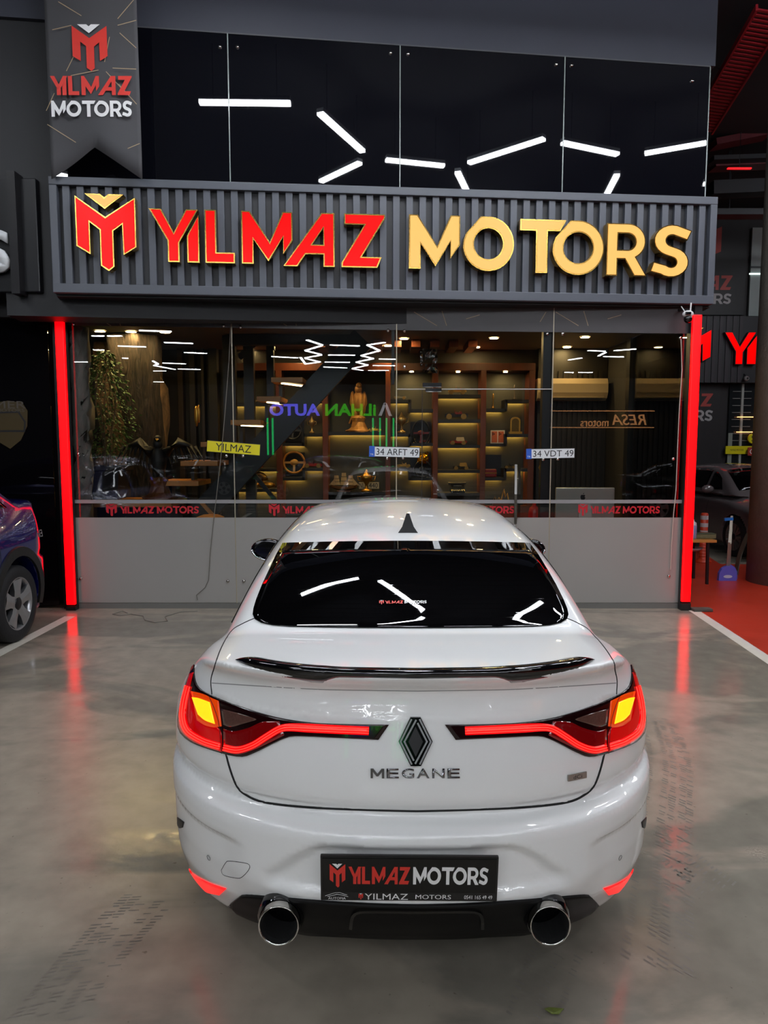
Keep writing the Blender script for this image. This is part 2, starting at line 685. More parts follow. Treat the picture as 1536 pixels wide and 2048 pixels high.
def surface_net(fn, xs, ys, zs):
    """half body (x >= 0) -> mirrored verts, quads.  xs starts at -h/2."""
    X, Y, Z = np.meshgrid(xs, ys, zs, indexing='ij')
    V = fn(np.stack([X, Y, Z], -1))
    nx, ny, nz = V.shape
    S = V < 0
    acc = np.zeros((nx - 1, ny - 1, nz - 1, 3))
    cnt = np.zeros((nx - 1, ny - 1, nz - 1))
    co = [xs, ys, zs]
    for ax in range(3):
        sl0 = [slice(None)] * 3
        sl1 = [slice(None)] * 3
        sl0[ax], sl1[ax] = slice(0, -1), slice(1, None)
        a, b = V[tuple(sl0)], V[tuple(sl1)]
        ch = (a < 0) != (b < 0)
        t = np.where(ch, a / np.where(ch, a - b, 1), 0)
        pos = np.stack([X[tuple(sl0)], Y[tuple(sl0)], Z[tuple(sl0)]], -1).copy()
        step = np.diff(co[ax])
        shp = [1, 1, 1]
        shp[ax] = -1
        pos[..., ax] += t * step.reshape(shp)
        o1, o2 = [i for i in range(3) if i != ax]
        for i in (0, 1):
            for j in (0, 1):
                s = [slice(None)] * 3
                s[o1] = slice(i, i + [nx, ny, nz][o1] - 1)
                s[o2] = slice(j, j + [nx, ny, nz][o2] - 1)
                s = tuple(s)
                acc += np.where(ch[s][..., None], pos[s], 0)
                cnt += ch[s]
    act = cnt > 0
    idx = -np.ones(act.shape, int)
    idx[act] = np.arange(act.sum())
    P = acc[act] / cnt[act][:, None]
    cellx = np.nonzero(act)[0]
    quads = []
    for ax in range(3):
        sl0 = [slice(None)] * 3
        sl1 = [slice(None)] * 3
        sl0[ax], sl1[ax] = slice(0, -1), slice(1, None)
        a, b = S[tuple(sl0)], S[tuple(sl1)]
        ch = a != b
        o1, o2 = [(1, 2), (2, 0), (0, 1)][ax]
        ii = np.argwhere(ch)
        for lim, o in ((None, o1), (None, o2)):
            ii = ii[(ii[:, o] > 0) & (ii[:, o] < [nx, ny, nz][o] - 1)]
        if len(ii) == 0:
            continue
        fl = a[tuple(ii.T)]
        q = []
        for d1, d2 in ((0, 0), (-1, 0), (-1, -1), (0, -1)):
            k = ii.copy()
            k[:, o1] += d1
            k[:, o2] += d2
            q.append(idx[tuple(k.T)])
        q = np.stack(q, 1)
        q[~fl] = q[~fl][:, ::-1]
        quads.append(q)
    Q = np.concatenate(quads)
    Q = Q[(Q >= 0).all(1)]
    seam = cellx == 0
    return P, Q, seam


def car_base(shape, hx=.016, hs=None, hz=.016):
    xs = np.arange(-hx / 2, 1.0, hx)
    if hs is None:
        ys = np.concatenate([np.arange(-.06, .7, .013), np.arange(.7, shape.L + .08, .034)])
    else:
        ys = np.arange(-.08, shape.L + .1, hs)
    zs = np.arange(.10, 1.52, hz)
    P, Q, seam = surface_net(shape.f, xs, ys, zs)
    Pp = shape.project(P, 4)
    bad = np.linalg.norm(Pp - P, axis=1) > .03
    Pp[bad] = P[bad]
    Pp[seam, 0] = 0
    P = Pp
    n = len(P)
    ren = np.where(seam, np.arange(n), np.arange(n) + n)
    P2 = P * np.array([-1, 1, 1])
    Q2 = ren[Q][:, ::-1]
    V = np.concatenate([P, P2])
    F = np.concatenate([Q, Q2])
    N = shape.normal(V)
    return V, F, N


def mesh_np(name, V, F, N=None):
    used = np.unique(F)
    m = -np.ones(len(V), int)
    m[used] = np.arange(len(used))
    me = bpy.data.meshes.new(name)
    me.vertices.add(len(used))
    me.vertices.foreach_set('co', V[used].astype(np.float32).ravel())
    FF = m[F].astype(np.int32)
    k = F.shape[1]
    me.loops.add(len(FF) * k)
    me.loops.foreach_set('vertex_index', FF.ravel())
    me.polygons.add(len(FF))
    me.polygons.foreach_set('loop_start', np.arange(0, len(FF) * k, k, dtype=np.int32))
    me.polygons.foreach_set('loop_total', np.full(len(FF), k, dtype=np.int32))
    me.update(calc_edges=True)
    me.validate()
    me.shade_smooth()
    if N is not None and len(me.vertices) == len(used):
        me.normals_split_custom_set_from_vertices(N[used].astype(np.float32).tolist())
    return me


def patch_mesh(shape, name, P, off=.003, skirt=.006, project=True, flipfix=True):
    """grid of points -> panel lying on the body, proud by off, with a skirt down to the body."""
    if project:
        P = shape.project(P)
    N = shape.normal(P)
    T = P + N * off
    n, m = T.shape[:2]
    loop = [(0, j) for j in range(m)] + [(i, m - 1) for i in range(1, n)] + [(n - 1, j) for j in range(m - 2, -1, -1)] + [(i, 0) for i in range(n - 2, 0, -1)]
    B = P - N * (skirt - off)
    verts = [tuple(v) for v in T.reshape(-1, 3)] + [tuple(B[i, j]) for i, j in loop]
    nn = [tuple(v) for v in N.reshape(-1, 3)]
    fs = []
    a, b, c = T[n // 2, m // 2], T[min(n // 2 + 1, n - 1), m // 2], T[n // 2, min(m // 2 + 1, m - 1)]
    flip = np.dot(np.cross(b - a, c - a), N[n // 2, m // 2]) > 0
    for i in range(n - 1):
        for j in range(m - 1):
            q = (i * m + j, i * m + j + 1, (i + 1) * m + j + 1, (i + 1) * m + j)
            fs.append(q[::-1] if flip else q)
    K = len(loop)
    base = n * m
    for k in range(K):
        i, j = loop[k]
        i2, j2 = loop[(k + 1) % K]
        q = (i * m + j, base + k, base + (k + 1) % K, i2 * m + j2)
        fs.append(q if not flip else q[::-1])
    me = bpy.data.meshes.new(name)
    me.from_pydata(verts, [], fs)
    me.update()
    for p in me.polygons:
        p.use_smooth = p.index < (n - 1) * (m - 1)
    return me


def resample(pts, n):
    """polyline (k, d) -> n points by arc length"""
    P = np.array(pts, float)
    d = np.r_[0, np.cumsum(np.linalg.norm(np.diff(P, axis=0), axis=1))]
    t = np.linspace(0, d[-1], n)
    return np.stack([np.interp(t, d, P[:, i]) for i in range(P.shape[1])], 1)


def smooth_line(pts, n):
    """Catmull-Rom then resample"""
    P = np.array(pts, float)
    if len(P) < 3:
        return resample(P, n)
    Q = np.vstack([2 * P[0] - P[1], P, 2 * P[-1] - P[-2]])
    out = []
    for i in range(1, len(Q) - 2):
        for t in np.linspace(0, 1, 8, endpoint=False):
            a, b, c, d = Q[i - 1], Q[i], Q[i + 1], Q[i + 2]
            out.append(.5 * (2 * b + (c - a) * t + (2 * a - 5 * b + 4 * c - d) * t**2 + (3 * b - a - 3 * c + d) * t**3))
    out.append(P[-1])
    return resample(out, n)


def ruled(top, bot, n, m):
    """rows between two polylines -> (m, n, d)"""
    A, B = smooth_line(top, n), smooth_line(bot, n)
    t = np.linspace(0, 1, m)[:, None, None]
    return A[None] * (1 - t) + B[None] * t


def ribbon(shape, name, line, w, off=.001, project=True):
    """narrow strip along a line on the body"""
    P = shape.project(np.array(line)) if project else np.array(line)
    N = shape.normal(P)
    T = np.gradient(P, axis=0)
    T /= np.maximum(np.linalg.norm(T, axis=1, keepdims=True), 1e-9)
    S = np.cross(N, T)
    A = P + S * w / 2 + N * off
    B = P - S * w / 2 + N * off
    G = np.stack([A, B], 0)
    return grid_mesh(name, G)


def mirror_mesh(me):
    m2 = me.copy()
    m2.transform(Matrix.Diagonal((-1, 1, 1, 1)))
    m2.flip_normals()
    return m2


# ------------------------------------------------------------------ wheels
def make_wheel(parent, loc, side, r=.315, w=.2, spokes=5, rimcol=None, detail=True, double=False):
    """side = -1: outer face looks to -x"""
    wh = empty('wheel', loc, 0, parent)
    bm = bmesh.new()
    pr = [(r * .68, -w / 2 * .9), (r * .80, -w / 2), (r * .95, -w / 2 * .93), (r, -w / 2 * .7), (r, w / 2 * .7), (r * .95, w / 2 * .93), (r * .80, w / 2), (r * .68, w / 2 * .9)]
    lathe(bm, pr, 40, 'X', cap=False)
    obj('tyre', bm, mat('tyre_rubber', '17171a', .75, var=.2, vscale=20, bump=.1), wh, smooth=True)
    rc = rimcol or mat('alloy_silver', 'b9babd', .28, .85, var=.03)
    bm = bmesh.new()
    o = side * w / 2
    pr = [(r * .69, o * .92), (r * .66, o * .92), (r * .635, o * .55), (r * .60, -o * .6), (r * .69, -o * .9)]
    lathe(bm, pr, 40, 'X', cap=False)
    obj('rim', bm, rc, wh, smooth=True)
    bm = bmesh.new()
    lathe(bm, [(0.0, -o * .1), (r * .62, -o * .1)], 24, 'X', cap=False)
    obj('brake_disc', bm, mat('brake_dark', '1b1a1b', .6, .3), wh)
    for k in range(spokes):
        a = 2 * math.pi * k / spokes + .3
        bm = bmesh.new()
        offs = ((-.13, .13),) if not double else ((-.13, -.03), (.03, .13))
        for lo_, hi_ in offs:
            secs = [(r * .10, lo_ * 1.2, hi_ * 1.2, .80), (r * .35, lo_ * 1.15, hi_ * 1.15, .86), (r * .64, lo_ * 1.75, hi_ * 1.75, .90)]
            prev = None
            for rr, l_, h_, dep in secs:
                ring = []
                for (tt, dd) in ((l_ * r, dep * o), ((l_ + h_) / 2 * r, dep * o + side * .006), (h_ * r, dep * o), (h_ * r * .7, dep * o - side * .05), (l_ * r * .7, dep * o - side * .05)):
                    y = rr * math.cos(a) - tt * math.sin(a)
                    z = rr * math.sin(a) + tt * math.cos(a)
                    ring.append(bm.verts.new((dd, y, z)))
                if prev:
                    for i in range(5):
                        bm.faces.new((prev[i], prev[(i + 1) % 5], ring[(i + 1) % 5], ring[i]))
                prev = ring
        bmesh.ops.recalc_face_normals(bm, faces=bm.faces[:])
        obj('spoke', bm, rc, wh)
    bm = bmesh.new()
    lathe(bm, [(r * .17, o * .6), (r * .17, o * .86), (r * .12, o * .92), (0, o * .92)], 18, 'X', cap=False)
    obj('hub_cap', bm, mat('hub_dark', '2a2a2d', .35, .6), wh, smooth=True)
    return wh



# ------------------------------------------------------------------ shared materials and printed brand rows
M_WHITE = mat('white_paint', 'eff0ef', .30, 0, var=.01, coat=1.0)
M_GLOSSBLACK = mat('gloss_black', '08080a', .06, 0, var=.1, coat=.6)
M_BLACKPL = mat('black_plastic', '101011', .42, 0, var=.2)
M_CARGLASS = mat('privacy_glass', '030304', .015, 0, var=.1, spec=.6)
M_GAP = mat('gap_dark', '151616', .8, 0)
M_CHROME = mat('chrome', 'd6d6d8', .08, 1.0, var=.02)

def flat_mesh(fn):
    bm = bmesh.new()
    fn(bm)
    me = bpy.data.meshes.new('flat')
    bm.to_mesh(me)
    bm.free()
    return me


M_STK_RED = mat('print_red', 'd8362c', .45)
M_STK_WHITE = mat('print_white', 'e8e8e8', .45)
XY = lambda x, y: Vector((x, y, 0))


def brand_row(total_w, h, emb_h, word_gap, z=0.0, emb_gap=0.25):
    """emblem + red word + white word as three flat meshes, centred"""
    lr, wr = row_layout(YM_RED, YM_GAP_R)
    lg, wg = row_layout(YM_GOLD, YM_GAP_G)
    k = total_w / (emb_h / h * .85 + emb_gap + wr + word_gap + wg) / h
    s = k * h
    x0 = -total_w / 2
    ew = emb_h / h * .85 * s
    a = flat_mesh(lambda bm: fill2d(bm, [EMB], [], lambda x, y: Vector((x0 + x * ew, -emb_h / 2 + y * emb_h, z))))
    av = flat_mesh(lambda bm: fill2d(bm, [EMB_V], [], lambda x, y: Vector((x0 + x * ew, -emb_h / 2 + y * emb_h, z))))
    x1 = x0 + ew + emb_gap * s
    b = flat_mesh(lambda bm: flat_lettering(bm, YM_RED, YM_GAP_R, lambda x, y: Vector((x1 + x, -h / 2 + y, z)), wr * s, h))
    x2 = x1 + (wr + word_gap) * s
    c = flat_mesh(lambda bm: flat_lettering(bm, YM_GOLD, YM_GAP_G, lambda x, y: Vector((x2 + x, -h / 2 + y, z)), wg * s, h))
    return a, av, b, c


# ------------------------------------------------------------------ hall shell: floor, ceiling, walls, painted lines
GY = 7.52          # plane of the lower shop glass
HALL_BACK = -44.0
CEIL = 6.7


def floor_material():
    m = bpy.data.materials.new('epoxy_floor')
    m.use_nodes = True
    nt = m.node_tree
    b = nt.nodes['Principled BSDF']
    tc = nt.nodes.new('ShaderNodeTexCoord')

    def noise(scale, detail=5, dist=0.0, st=None):
        n = nt.nodes.new('ShaderNodeTexNoise')
        n.inputs['Scale'].default_value = scale
        n.inputs['Detail'].default_value = detail
        n.inputs['Distortion'].default_value = dist
        if st:
            mp = nt.nodes.new('ShaderNodeMapping')
            mp.inputs['Scale'].default_value = st
            mp.inputs['Rotation'].default_value = (0, 0, .5)
            nt.links.new(tc.outputs['Object'], mp.inputs[0])
            nt.links.new(mp.outputs[0], n.inputs['Vector'])
        else:
            nt.links.new(tc.outputs['Object'], n.inputs['Vector'])
        return n

    def ramp(src, a, b_, ca, cb):
        r = nt.nodes.new('ShaderNodeValToRGB')
        r.color_ramp.elements[0].position = a
        r.color_ramp.elements[1].position = b_
        r.color_ramp.elements[0].color = ca
        r.color_ramp.elements[1].color = cb
        nt.links.new(src, r.inputs[0])
        return r
    big = noise(.55, 6, .8, (1, 2.2, 1))       # dusty film against mopped, shinier areas
    wet = ramp(big.outputs['Fac'], .47, .54, (0, 0, 0, 1), (1, 1, 1, 1))
    fine = noise(7, 8)
    speck = noise(38, 3)
    mix = nt.nodes.new('ShaderNodeMixRGB')
    mix.inputs[1].default_value = (*lin('9a9183'), 1)
    mix.inputs[2].default_value = (*lin('827d72'), 1)
    nt.links.new(wet.outputs[0], mix.inputs[0])
    mul = nt.nodes.new('ShaderNodeMixRGB')
    mul.blend_type = 'MULTIPLY'
    mul.inputs[0].default_value = 1
    fr = ramp(fine.outputs['Fac'], .25, .75, (.80, .79, .78, 1), (1.07, 1.06, 1.05, 1))
    nt.links.new(mix.outputs[0], mul.inputs[1])
    nt.links.new(fr.outputs[0], mul.inputs[2])
    mul2 = nt.nodes.new('ShaderNodeMixRGB')
    mul2.blend_type = 'MULTIPLY'
    mul2.inputs[0].default_value = 1
    sr = ramp(speck.outputs['Fac'], .22, .30, (.6, .58, .55, 1), (1, 1, 1, 1))
    nt.links.new(mul.outputs[0], mul2.inputs[1])
    nt.links.new(sr.outputs[0], mul2.inputs[2])
    nt.links.new(mul2.outputs[0], b.inputs['Base Color'])
    rr = nt.nodes.new('ShaderNodeMapRange')
    rr.inputs['To Min'].default_value = .27
    rr.inputs['To Max'].default_value = .11
    nt.links.new(wet.outputs[0], rr.inputs['Value'])
    nt.links.new(rr.outputs[0], b.inputs['Roughness'])
    bn = noise(22, 6)
    bp = nt.nodes.new('ShaderNodeBump')
    bp.inputs['Strength'].default_value = .10
    bp.inputs['Distance'].default_value = .01
    nt.links.new(bn.outputs['Fac'], bp.inputs['Height'])
    nt.links.new(bp.outputs[0], b.inputs['Normal'])
    return m


M_FLOOR = floor_material()
floor = struct('floor', bx((-16, HALL_BACK, -.15), (16, 22, 0)), M_FLOOR)

# painted bay lines and the red walkway: thin coats on the floor
M_LINE = mat('line_paint', 'cfcabd', .45, var=.12, vscale=14, bump=.05)
M_REDFL = mat('red_epoxy', 'b4331f', .36, var=.16, vscale=3, rvar=.1, bump=.06, bscale=20)


def floor_quad(pts, z0, z1):
    bm = bmesh.new()
    poly_prism(bm, [(p.x, p.y) for p in pts], z1, lambda x, y, h: Vector((x, y, h if h > 0 else z0)))
    return bm


l0, l1 = at_z(1386, 1220, 0), at_z(1540, 1322, 0)
dr = (l0 - l1).normalized()
pr_ = Vector((-dr.y, dr.x, 0))
a0, a1 = l0 + dr * .05, l1 - dr * 9
struct('trim_1', floor_quad([a0 + pr_ * .055, a0 - pr_ * .055, a1 - pr_ * .055, a1 + pr_ * .055], -.02, .002), M_LINE)
b0 = a0 - pr_ * .055
b1 = a1 - pr_ * .055
red = [b0, b1, Vector((16, b1.y, 0)), Vector((16, 9.4, 0)), at_z(1440, 1128, 0), at_z(1400, 1102, 0), Vector((3.9, 12.4, 0)), Vector((3.25, 12.4, 0)), Vector((3.25, 7.6, 0))]
struct('floor_walkway', floor_quad(red, -.02, .0012), M_REDFL)
l0, l1 = at_z(140, 1233, 0), at_z(0, 1306, 0)
dl = (l0 - l1).normalized()
pl_ = Vector((-dl.y, dl.x, 0))
a0, a1 = l0, l1 - dl * 9
struct('trim_2', floor_quad([a0 + pl_ * .055, a0 - pl_ * .055, a1 - pl_ * .055, a1 + pl_ * .055], -.02, .002), M_LINE)

# tyre prints left in the dust: rows of small blocks
M_PRINT = mat('tyre_print_dust', '6c665d', .6, var=.25, vscale=30)


def tyre_print(path_px, w, n, rows, skew, seed, gap=.55):
    rnd = random.Random(seed)
    P = smooth_line([tuple(at_z(u, v, 0))[:2] for u, v in path_px], n)
    T = np.gradient(P, axis=0)
    T /= np.linalg.norm(T, axis=1, keepdims=True)
    bm = bmesh.new()
    for i in range(n):
        t = Vector((T[i][0], T[i][1], 0))
        s = Vector((-t.y, t.x, 0))
        st = np.linalg.norm(P[1] - P[0])
        for k in rows:
            if rnd.random() > gap + .25 * (k == rows[-1]):
                continue
            c = Vector((P[i][0], P[i][1], .0011)) + s * k * w
            ln, wd = w * rnd.uniform(.05, .10), st * rnd.uniform(.12, .22)
            q = [c + s * ln + t * (wd + skew * ln), c - s * ln + t * (wd - skew * ln), c - s * ln + t * (-wd - skew * ln), c + s * ln + t * (-wd + skew * ln)]
            bm.faces.new([bm.verts.new(v) for v in q])
    o = obj('tyre_print', bm, M_PRINT, floor)
    o['kind'] = 'stuff'


tyre_print([(1312, 1930), (1322, 1800), (1325, 1700), (1335, 1600), (1338, 1520), (1318, 1450), (1310, 1440)], .2, 90, (-.5, -.34, -.1, .1, .5), .5, 3, .62)
tyre_print([(90, 2040), (150, 1960), (230, 1870), (300, 1800)], .2, 34, (-.45, -.2, .1, .3, .5), -.4, 5, .6)
tyre_print([(1365, 1715), (1400, 1745), (1440, 1775)], .18, 10, (-.5, -.2, .1, .4), -.4, 7, .8)
tyre_print([(1060, 2040), (1075, 1990), (1090, 1950), (1110, 1900)], .16, 16, (-.5, -.1, .4), .3, 8, .6)

# shell
M_CEIL = mat('ceiling_black', '17181c', .8, var=.2, bump=.1)
M_BLACKWALL = mat('black_panel', '15161a', .55, var=.15)
struct('ceiling', bx((-16, HALL_BACK, CEIL), (16, 22, CEIL + .2)), M_CEIL)
struct('wall_back', bx((-16, HALL_BACK - .2, 0), (16, HALL_BACK, CEIL)), mat('hall_wall', '2b2b2e', .7, var=.2))
struct('wall_left', bx((-16.2, HALL_BACK, 0), (-16, 22, CEIL)), mat('hall_wall', '2b2b2e'))
struct('wall_right', bx((16, HALL_BACK, 0), (16.2, 22, CEIL)), mat('hall_wall', '2b2b2e'))
struct('wall_far', bx((-16, 22, 0), (16, 22.2, CEIL)), M_BLACKWALL)

# ------------------------------------------------------------------ linear lamps hanging over the bays
M_TUBE = mat('led_tube', 'ffffff', .5, emit='f0f4fb', es=85.0)
M_TUBE_NEAR = mat('led_tube_near', 'ffffff', .5, emit='f0f4fb', es=55.0)
M_TUBE_FAR = mat('led_tube_far', 'ffffff', .5, emit='f0f4fb', es=26.0)
M_TUBEBODY = mat('lamp_housing_grey', '9a9da2', .4, .4)


def linear_lamp(p, q, label, group, w=.085, m=None):
    p, q = Vector(p), Vector(q)
    o = thing('linear_lamp', label, 'lamp', ((p.x + q.x) / 2, (p.y + q.y) / 2, (p.z + q.z) / 2), 0, group)
    d = (q - p) / 2
    bm = bmesh.new()
    bar(bm, -d, d, w, .035)
    obj('diffuser', bm, m or M_TUBE, o)
    bm = bmesh.new()
    up = Vector((0, 0, .045))
    bar(bm, -d + up, d + up, w * 1.15, .05)
    obj('lamp_body', bm, M_TUBEBODY, o)
    for s in (-.7, .7):
        bm = bmesh.new()
        tube(bm, [d * s + Vector((0, 0, .07)), d * s + Vector((0, 0, CEIL - o.location.z))], .004, 4)
        obj('hanging_wire', bm, M_BLACKPL if 'M_BLACKPL' in globals() else M_TUBEBODY, o)
    return o
# ------------------------------------------------------------------ lamps of the hall (placed from their mirror images in the glass)
HL = 6.0


def mirror_up(p):
    o, n = Vector((-3.35, 7.02, 0)), Vector((.84, -6.81, 0)).normalized()
    d = (Vector(p) - o).dot(n)
    return Vector(p) - n * 2 * d


def mirror_lo(p):
    return Vector((p[0], 2 * GY - p[1], p[2]))


for (a, b, lb) in (((399, 205), (581, 207), 'long white lamp whose image lies level in the upper left glass'),
                   ((640, 227), (725, 303), 'white lamp imaged as a steep stroke left of the middle upper joint'),
                   ((642, 363), (720, 326), 'white lamp imaged as a rising stroke just over the sign'),
                   ((772, 320), (888, 332), 'white lamp imaged across the middle upper glass joint'),
                   ((938, 326), (1088, 278), 'white lamp imaged as a rising stroke in the third upper pane'),
                   ((915, 345), (938, 392), 'white lamp imaged as a short steep stroke above the gold letters'),
                   ((1125, 286), (1235, 309), 'white lamp imaged falling to the right in the last upper pane'),
                   ((1208, 400), (1234, 350), 'white lamp imaged as a short rising stroke beside the mirrored banner'),
                   ((1290, 307), (1412, 286), 'white lamp imaged at the right end of the upper glass')):
    linear_lamp(mirror_up(at_z(*a, HL)), mirror_up(at_z(*b, HL)), lb, 'lamps over the white car')
FAR = [((184, 672), (208, 672)), ((215, 672), (244, 672)), ((278, 661), (343, 663)), ((386, 651), (412, 652)), ((236, 692), (292, 694)), ((328, 685), (386, 687)),
       ((368, 705), (414, 707)), ((149, 724), (175, 724)), ((187, 700), (208, 700)), ((325, 726), (372, 728)), ((356, 738), (401, 739)), ((245, 716), (256, 717)),
       ((306, 722), (316, 728)), ((316, 728), (308, 731)), ((308, 731), (350, 739)), ((307, 742), (332, 742)), ((307, 763.5), (328, 764)), ((319, 771), (353, 771)),
       ((543, 713), (596, 716)), ((614, 680), (644, 690)), ((644, 691), (611, 701)), ((611, 701.5), (642, 709)), ((642, 710), (610, 716)), ((611, 717), (640, 724)),
       ((638, 724.5), (610, 728)), ((601, 715), (611, 728)), ((660, 690), (719, 692)), ((656, 710), (710, 710.5)), ((650, 724), (700, 725)), ((647, 734), (694, 736)),
       ((770, 685), (735, 690)), ((735, 690.5), (759, 701)), ((759, 701.5), (723, 711)), ((723, 711.5), (746, 717)), ((746, 717.5), (713, 724)), ((713, 724.5), (735, 730)),
       ((735, 730.5), (705, 737)), ((705, 737.5), (726, 741)), ((758, 718), (791, 718.5)), ((746, 731), (790, 731.5)), ((736, 741), (778, 741)),
       ((1176, 701), (1210, 702.5)), ((1228, 701.5), (1272, 698)), ((1211, 705), (1197, 712)), ((1207, 713), (1247, 714)), ((1137, 720), (1163, 716)), ((1129, 745), (1147, 745)), ((1157, 745), (1185, 745))]
for a, b in FAR:
    linear_lamp(mirror_lo(at_z(*a, HL)), mirror_lo(at_z(*b, HL)), 'far white linear lamp of the hall, mirrored in the lower shop glass', 'far lamps mirrored in the glass', .11, M_TUBE_FAR)
# honeycomb over the aisle behind the viewer
done = set()
hs = 1.35
for i in range(-3, 4):
    for j in range(1, 5):
        cx = i * hs * 1.5
        cy = 1.2 - (j * hs * math.sqrt(3) + (i % 2) * hs * math.sqrt(3) / 2)
        pts = [(cx + hs * math.cos(R(60 * k)), cy + hs * math.sin(R(60 * k))) for k in range(6)]
        for k in range(6):
            p, q = pts[k], pts[(k + 1) % 6]
            key = (round((p[0] + q[0]) / 2, 2), round((p[1] + q[1]) / 2, 2))
            if key in done or (i + j + k) % 3 == 0 or key[1] > -3.4:
                continue
            done.add(key)
            p, q = Vector((p[0], p[1], HL)), Vector((q[0], q[1], HL))
            m_ = (p + q) / 2
            linear_lamp(m_ + (p - m_) * .86, m_ + (q - m_) * .86, 'white lamp of the honeycomb ceiling grid over the aisle', 'honeycomb lamps over the aisle', .085, M_TUBE_FAR)
# lamps added out of view to brighten the neighbouring bays and the corridor
for (x0, y0, x1, y1, lb) in ((6.2, 4.2, 7.5, 4.9, 'added white lamp over the corridor nearest the viewer'), (6.8, 6.8, 8.1, 6.2, 'second added white lamp over the corridor'), (7.3, 8.6, 8.6, 9.2, 'third added white lamp over the corridor'),
                             (8.0, 11.0, 9.3, 10.4, 'farthest added white lamp over the corridor'), (-6.4, 5.0, -5.2, 5.6, 'added white lamp over the blue car'), (-5.0, 2.6, -3.8, 2.0, 'added white lamp left of the white car')):
    linear_lamp((x0, y0, HL), (x1, y1, HL), lb, 'added lamps out of view')
for (x0, y0, x1, y1, lb) in ((-4.6, -.6, -3.4, .1, 'added white fill lamp left of the viewer'), (3.4, -.2, 4.6, .5, 'added white fill lamp right of the viewer')):  # unseen fill lamps added to brighten the floor at both sides
    linear_lamp((x0, y0, HL), (x1, y1, HL), lb, 'added lamps out of view', .085, M_TUBE_NEAR)
# ------------------------------------------------------------------ shop front
# upper storey and sign stand on a line turned about 5.5 degrees, the lower glass on y = GY
UP_L, UP_R = Vector((-3.35, 7.02, 0)), Vector((3.46, 7.86, 0))
UE = (UP_R - UP_L).normalized()
UN = Vector((UE.y, -UE.x, 0))       # towards the viewer


def on_plane(u, v, o, n, off=0.0):
    """pixel ray on the plane through o with normal n, shifted off along n"""
    d = ray(u, v)
    c = Vector(CAM)
    t = ((o + n * off) - c).dot(n) / d.dot(n)
    return c + d * t


def up_pt(u, v, off=0.0):
    return on_plane(u, v, UP_L, UN, off)


SG_L, SG_R = Vector((-3.12, 6.88, 0)), Vector((3.36, 7.44, 0))
SE = (SG_R - SG_L).normalized()
SN = Vector((SE.y, -SE.x, 0))


def sg(u, v, off=0.0):
    return on_plane(u, v, SG_L, SN, off)


def wall_matrix(o, e, n):
    """local x along e, local y along the outward normal n, z up"""
    return Matrix(((e.x, n.x, 0, o.x), (e.y, n.y, 0, o.y), (0, 0, 1, o.z), (0, 0, 0, 1)))


M_SIGNMET = mat('sign_metal', '4e525b', .42, .0, var=.06)
M_SIGNBACK = mat('sign_back', '222327', .5, .0, var=.06)
zt, zb = 4.235, 3.18
SL = (SG_R - SG_L).length
sign = thing('shop_sign', 'long ribbed dark grey sign board with big lit red and gold letters', 'sign', (SG_L.x, SG_L.y, zb), math.atan2(SE.y, SE.x))
# local frame of the sign: x along, -y towards the viewer, z up from zb
H = zt - zb
obj('back_panel', bx((0, .04, 0), (SL, .16, H)), M_SIGNBACK, sign)
fw = .075
for nm, lo_, hi_ in (('frame_rail', (0, -.03, H - fw), (SL, .05, H)), ('frame_rail', (0, -.03, 0), (SL, .05, fw * 1.15)),
                     ('frame_stile', (0, -.028, fw), (.07, .05, H - fw)), ('frame_stile', (SL - .07, -.028, fw), (SL, .05, H - fw))):
    obj(nm, bx(lo_, hi_, .006), M_SIGNMET, sign)
ns = 49
pitch = (SL - .16) / ns
slat = bpy.data.meshes.new('slat')
_b = bx((-.033, 0.0, 0), (.033, .045, H - fw * 2.15), .004)
_b.to_mesh(slat)
_b.free()
for i in range(ns):
    obj('slat', slat, M_SIGNMET, sign, (.08 + pitch * (i + .5), -.005, fw * 1.15))
# roof of the sign back to the glass above and the soffit below
bm = bmesh.new()
poly_prism(bm, [(SG_L.x, SG_L.y + .05), (SG_R.x, SG_R.y + .05), (3.40, 7.9), (-3.3, 7.6)], .03, lambda x, y, h: Vector((x, y, zb + .01 - h)))
struct('ceiling_soffit', bm, mat('soffit_black', '0d0d0f', .5))

M_RIM = mat('gold_mirror', 'c9a050', .18, 1.0, var=.15, vscale=60)
M_FACE_R = mat('letter_red', '500000', .25, 0, emit='ff0000', es=.85, var=.02, spec=.15)
M_FACE_G = mat('letter_gold', '9a7440', .2, 0, emit='ffba66', es=.74, var=.02, spec=.15)
SGI = Matrix.Rotation(-math.atan2(SE.y, SE.x), 4, 'Z') @ Matrix.Translation((-SG_L.x, -SG_L.y, -zb))
LD = .10


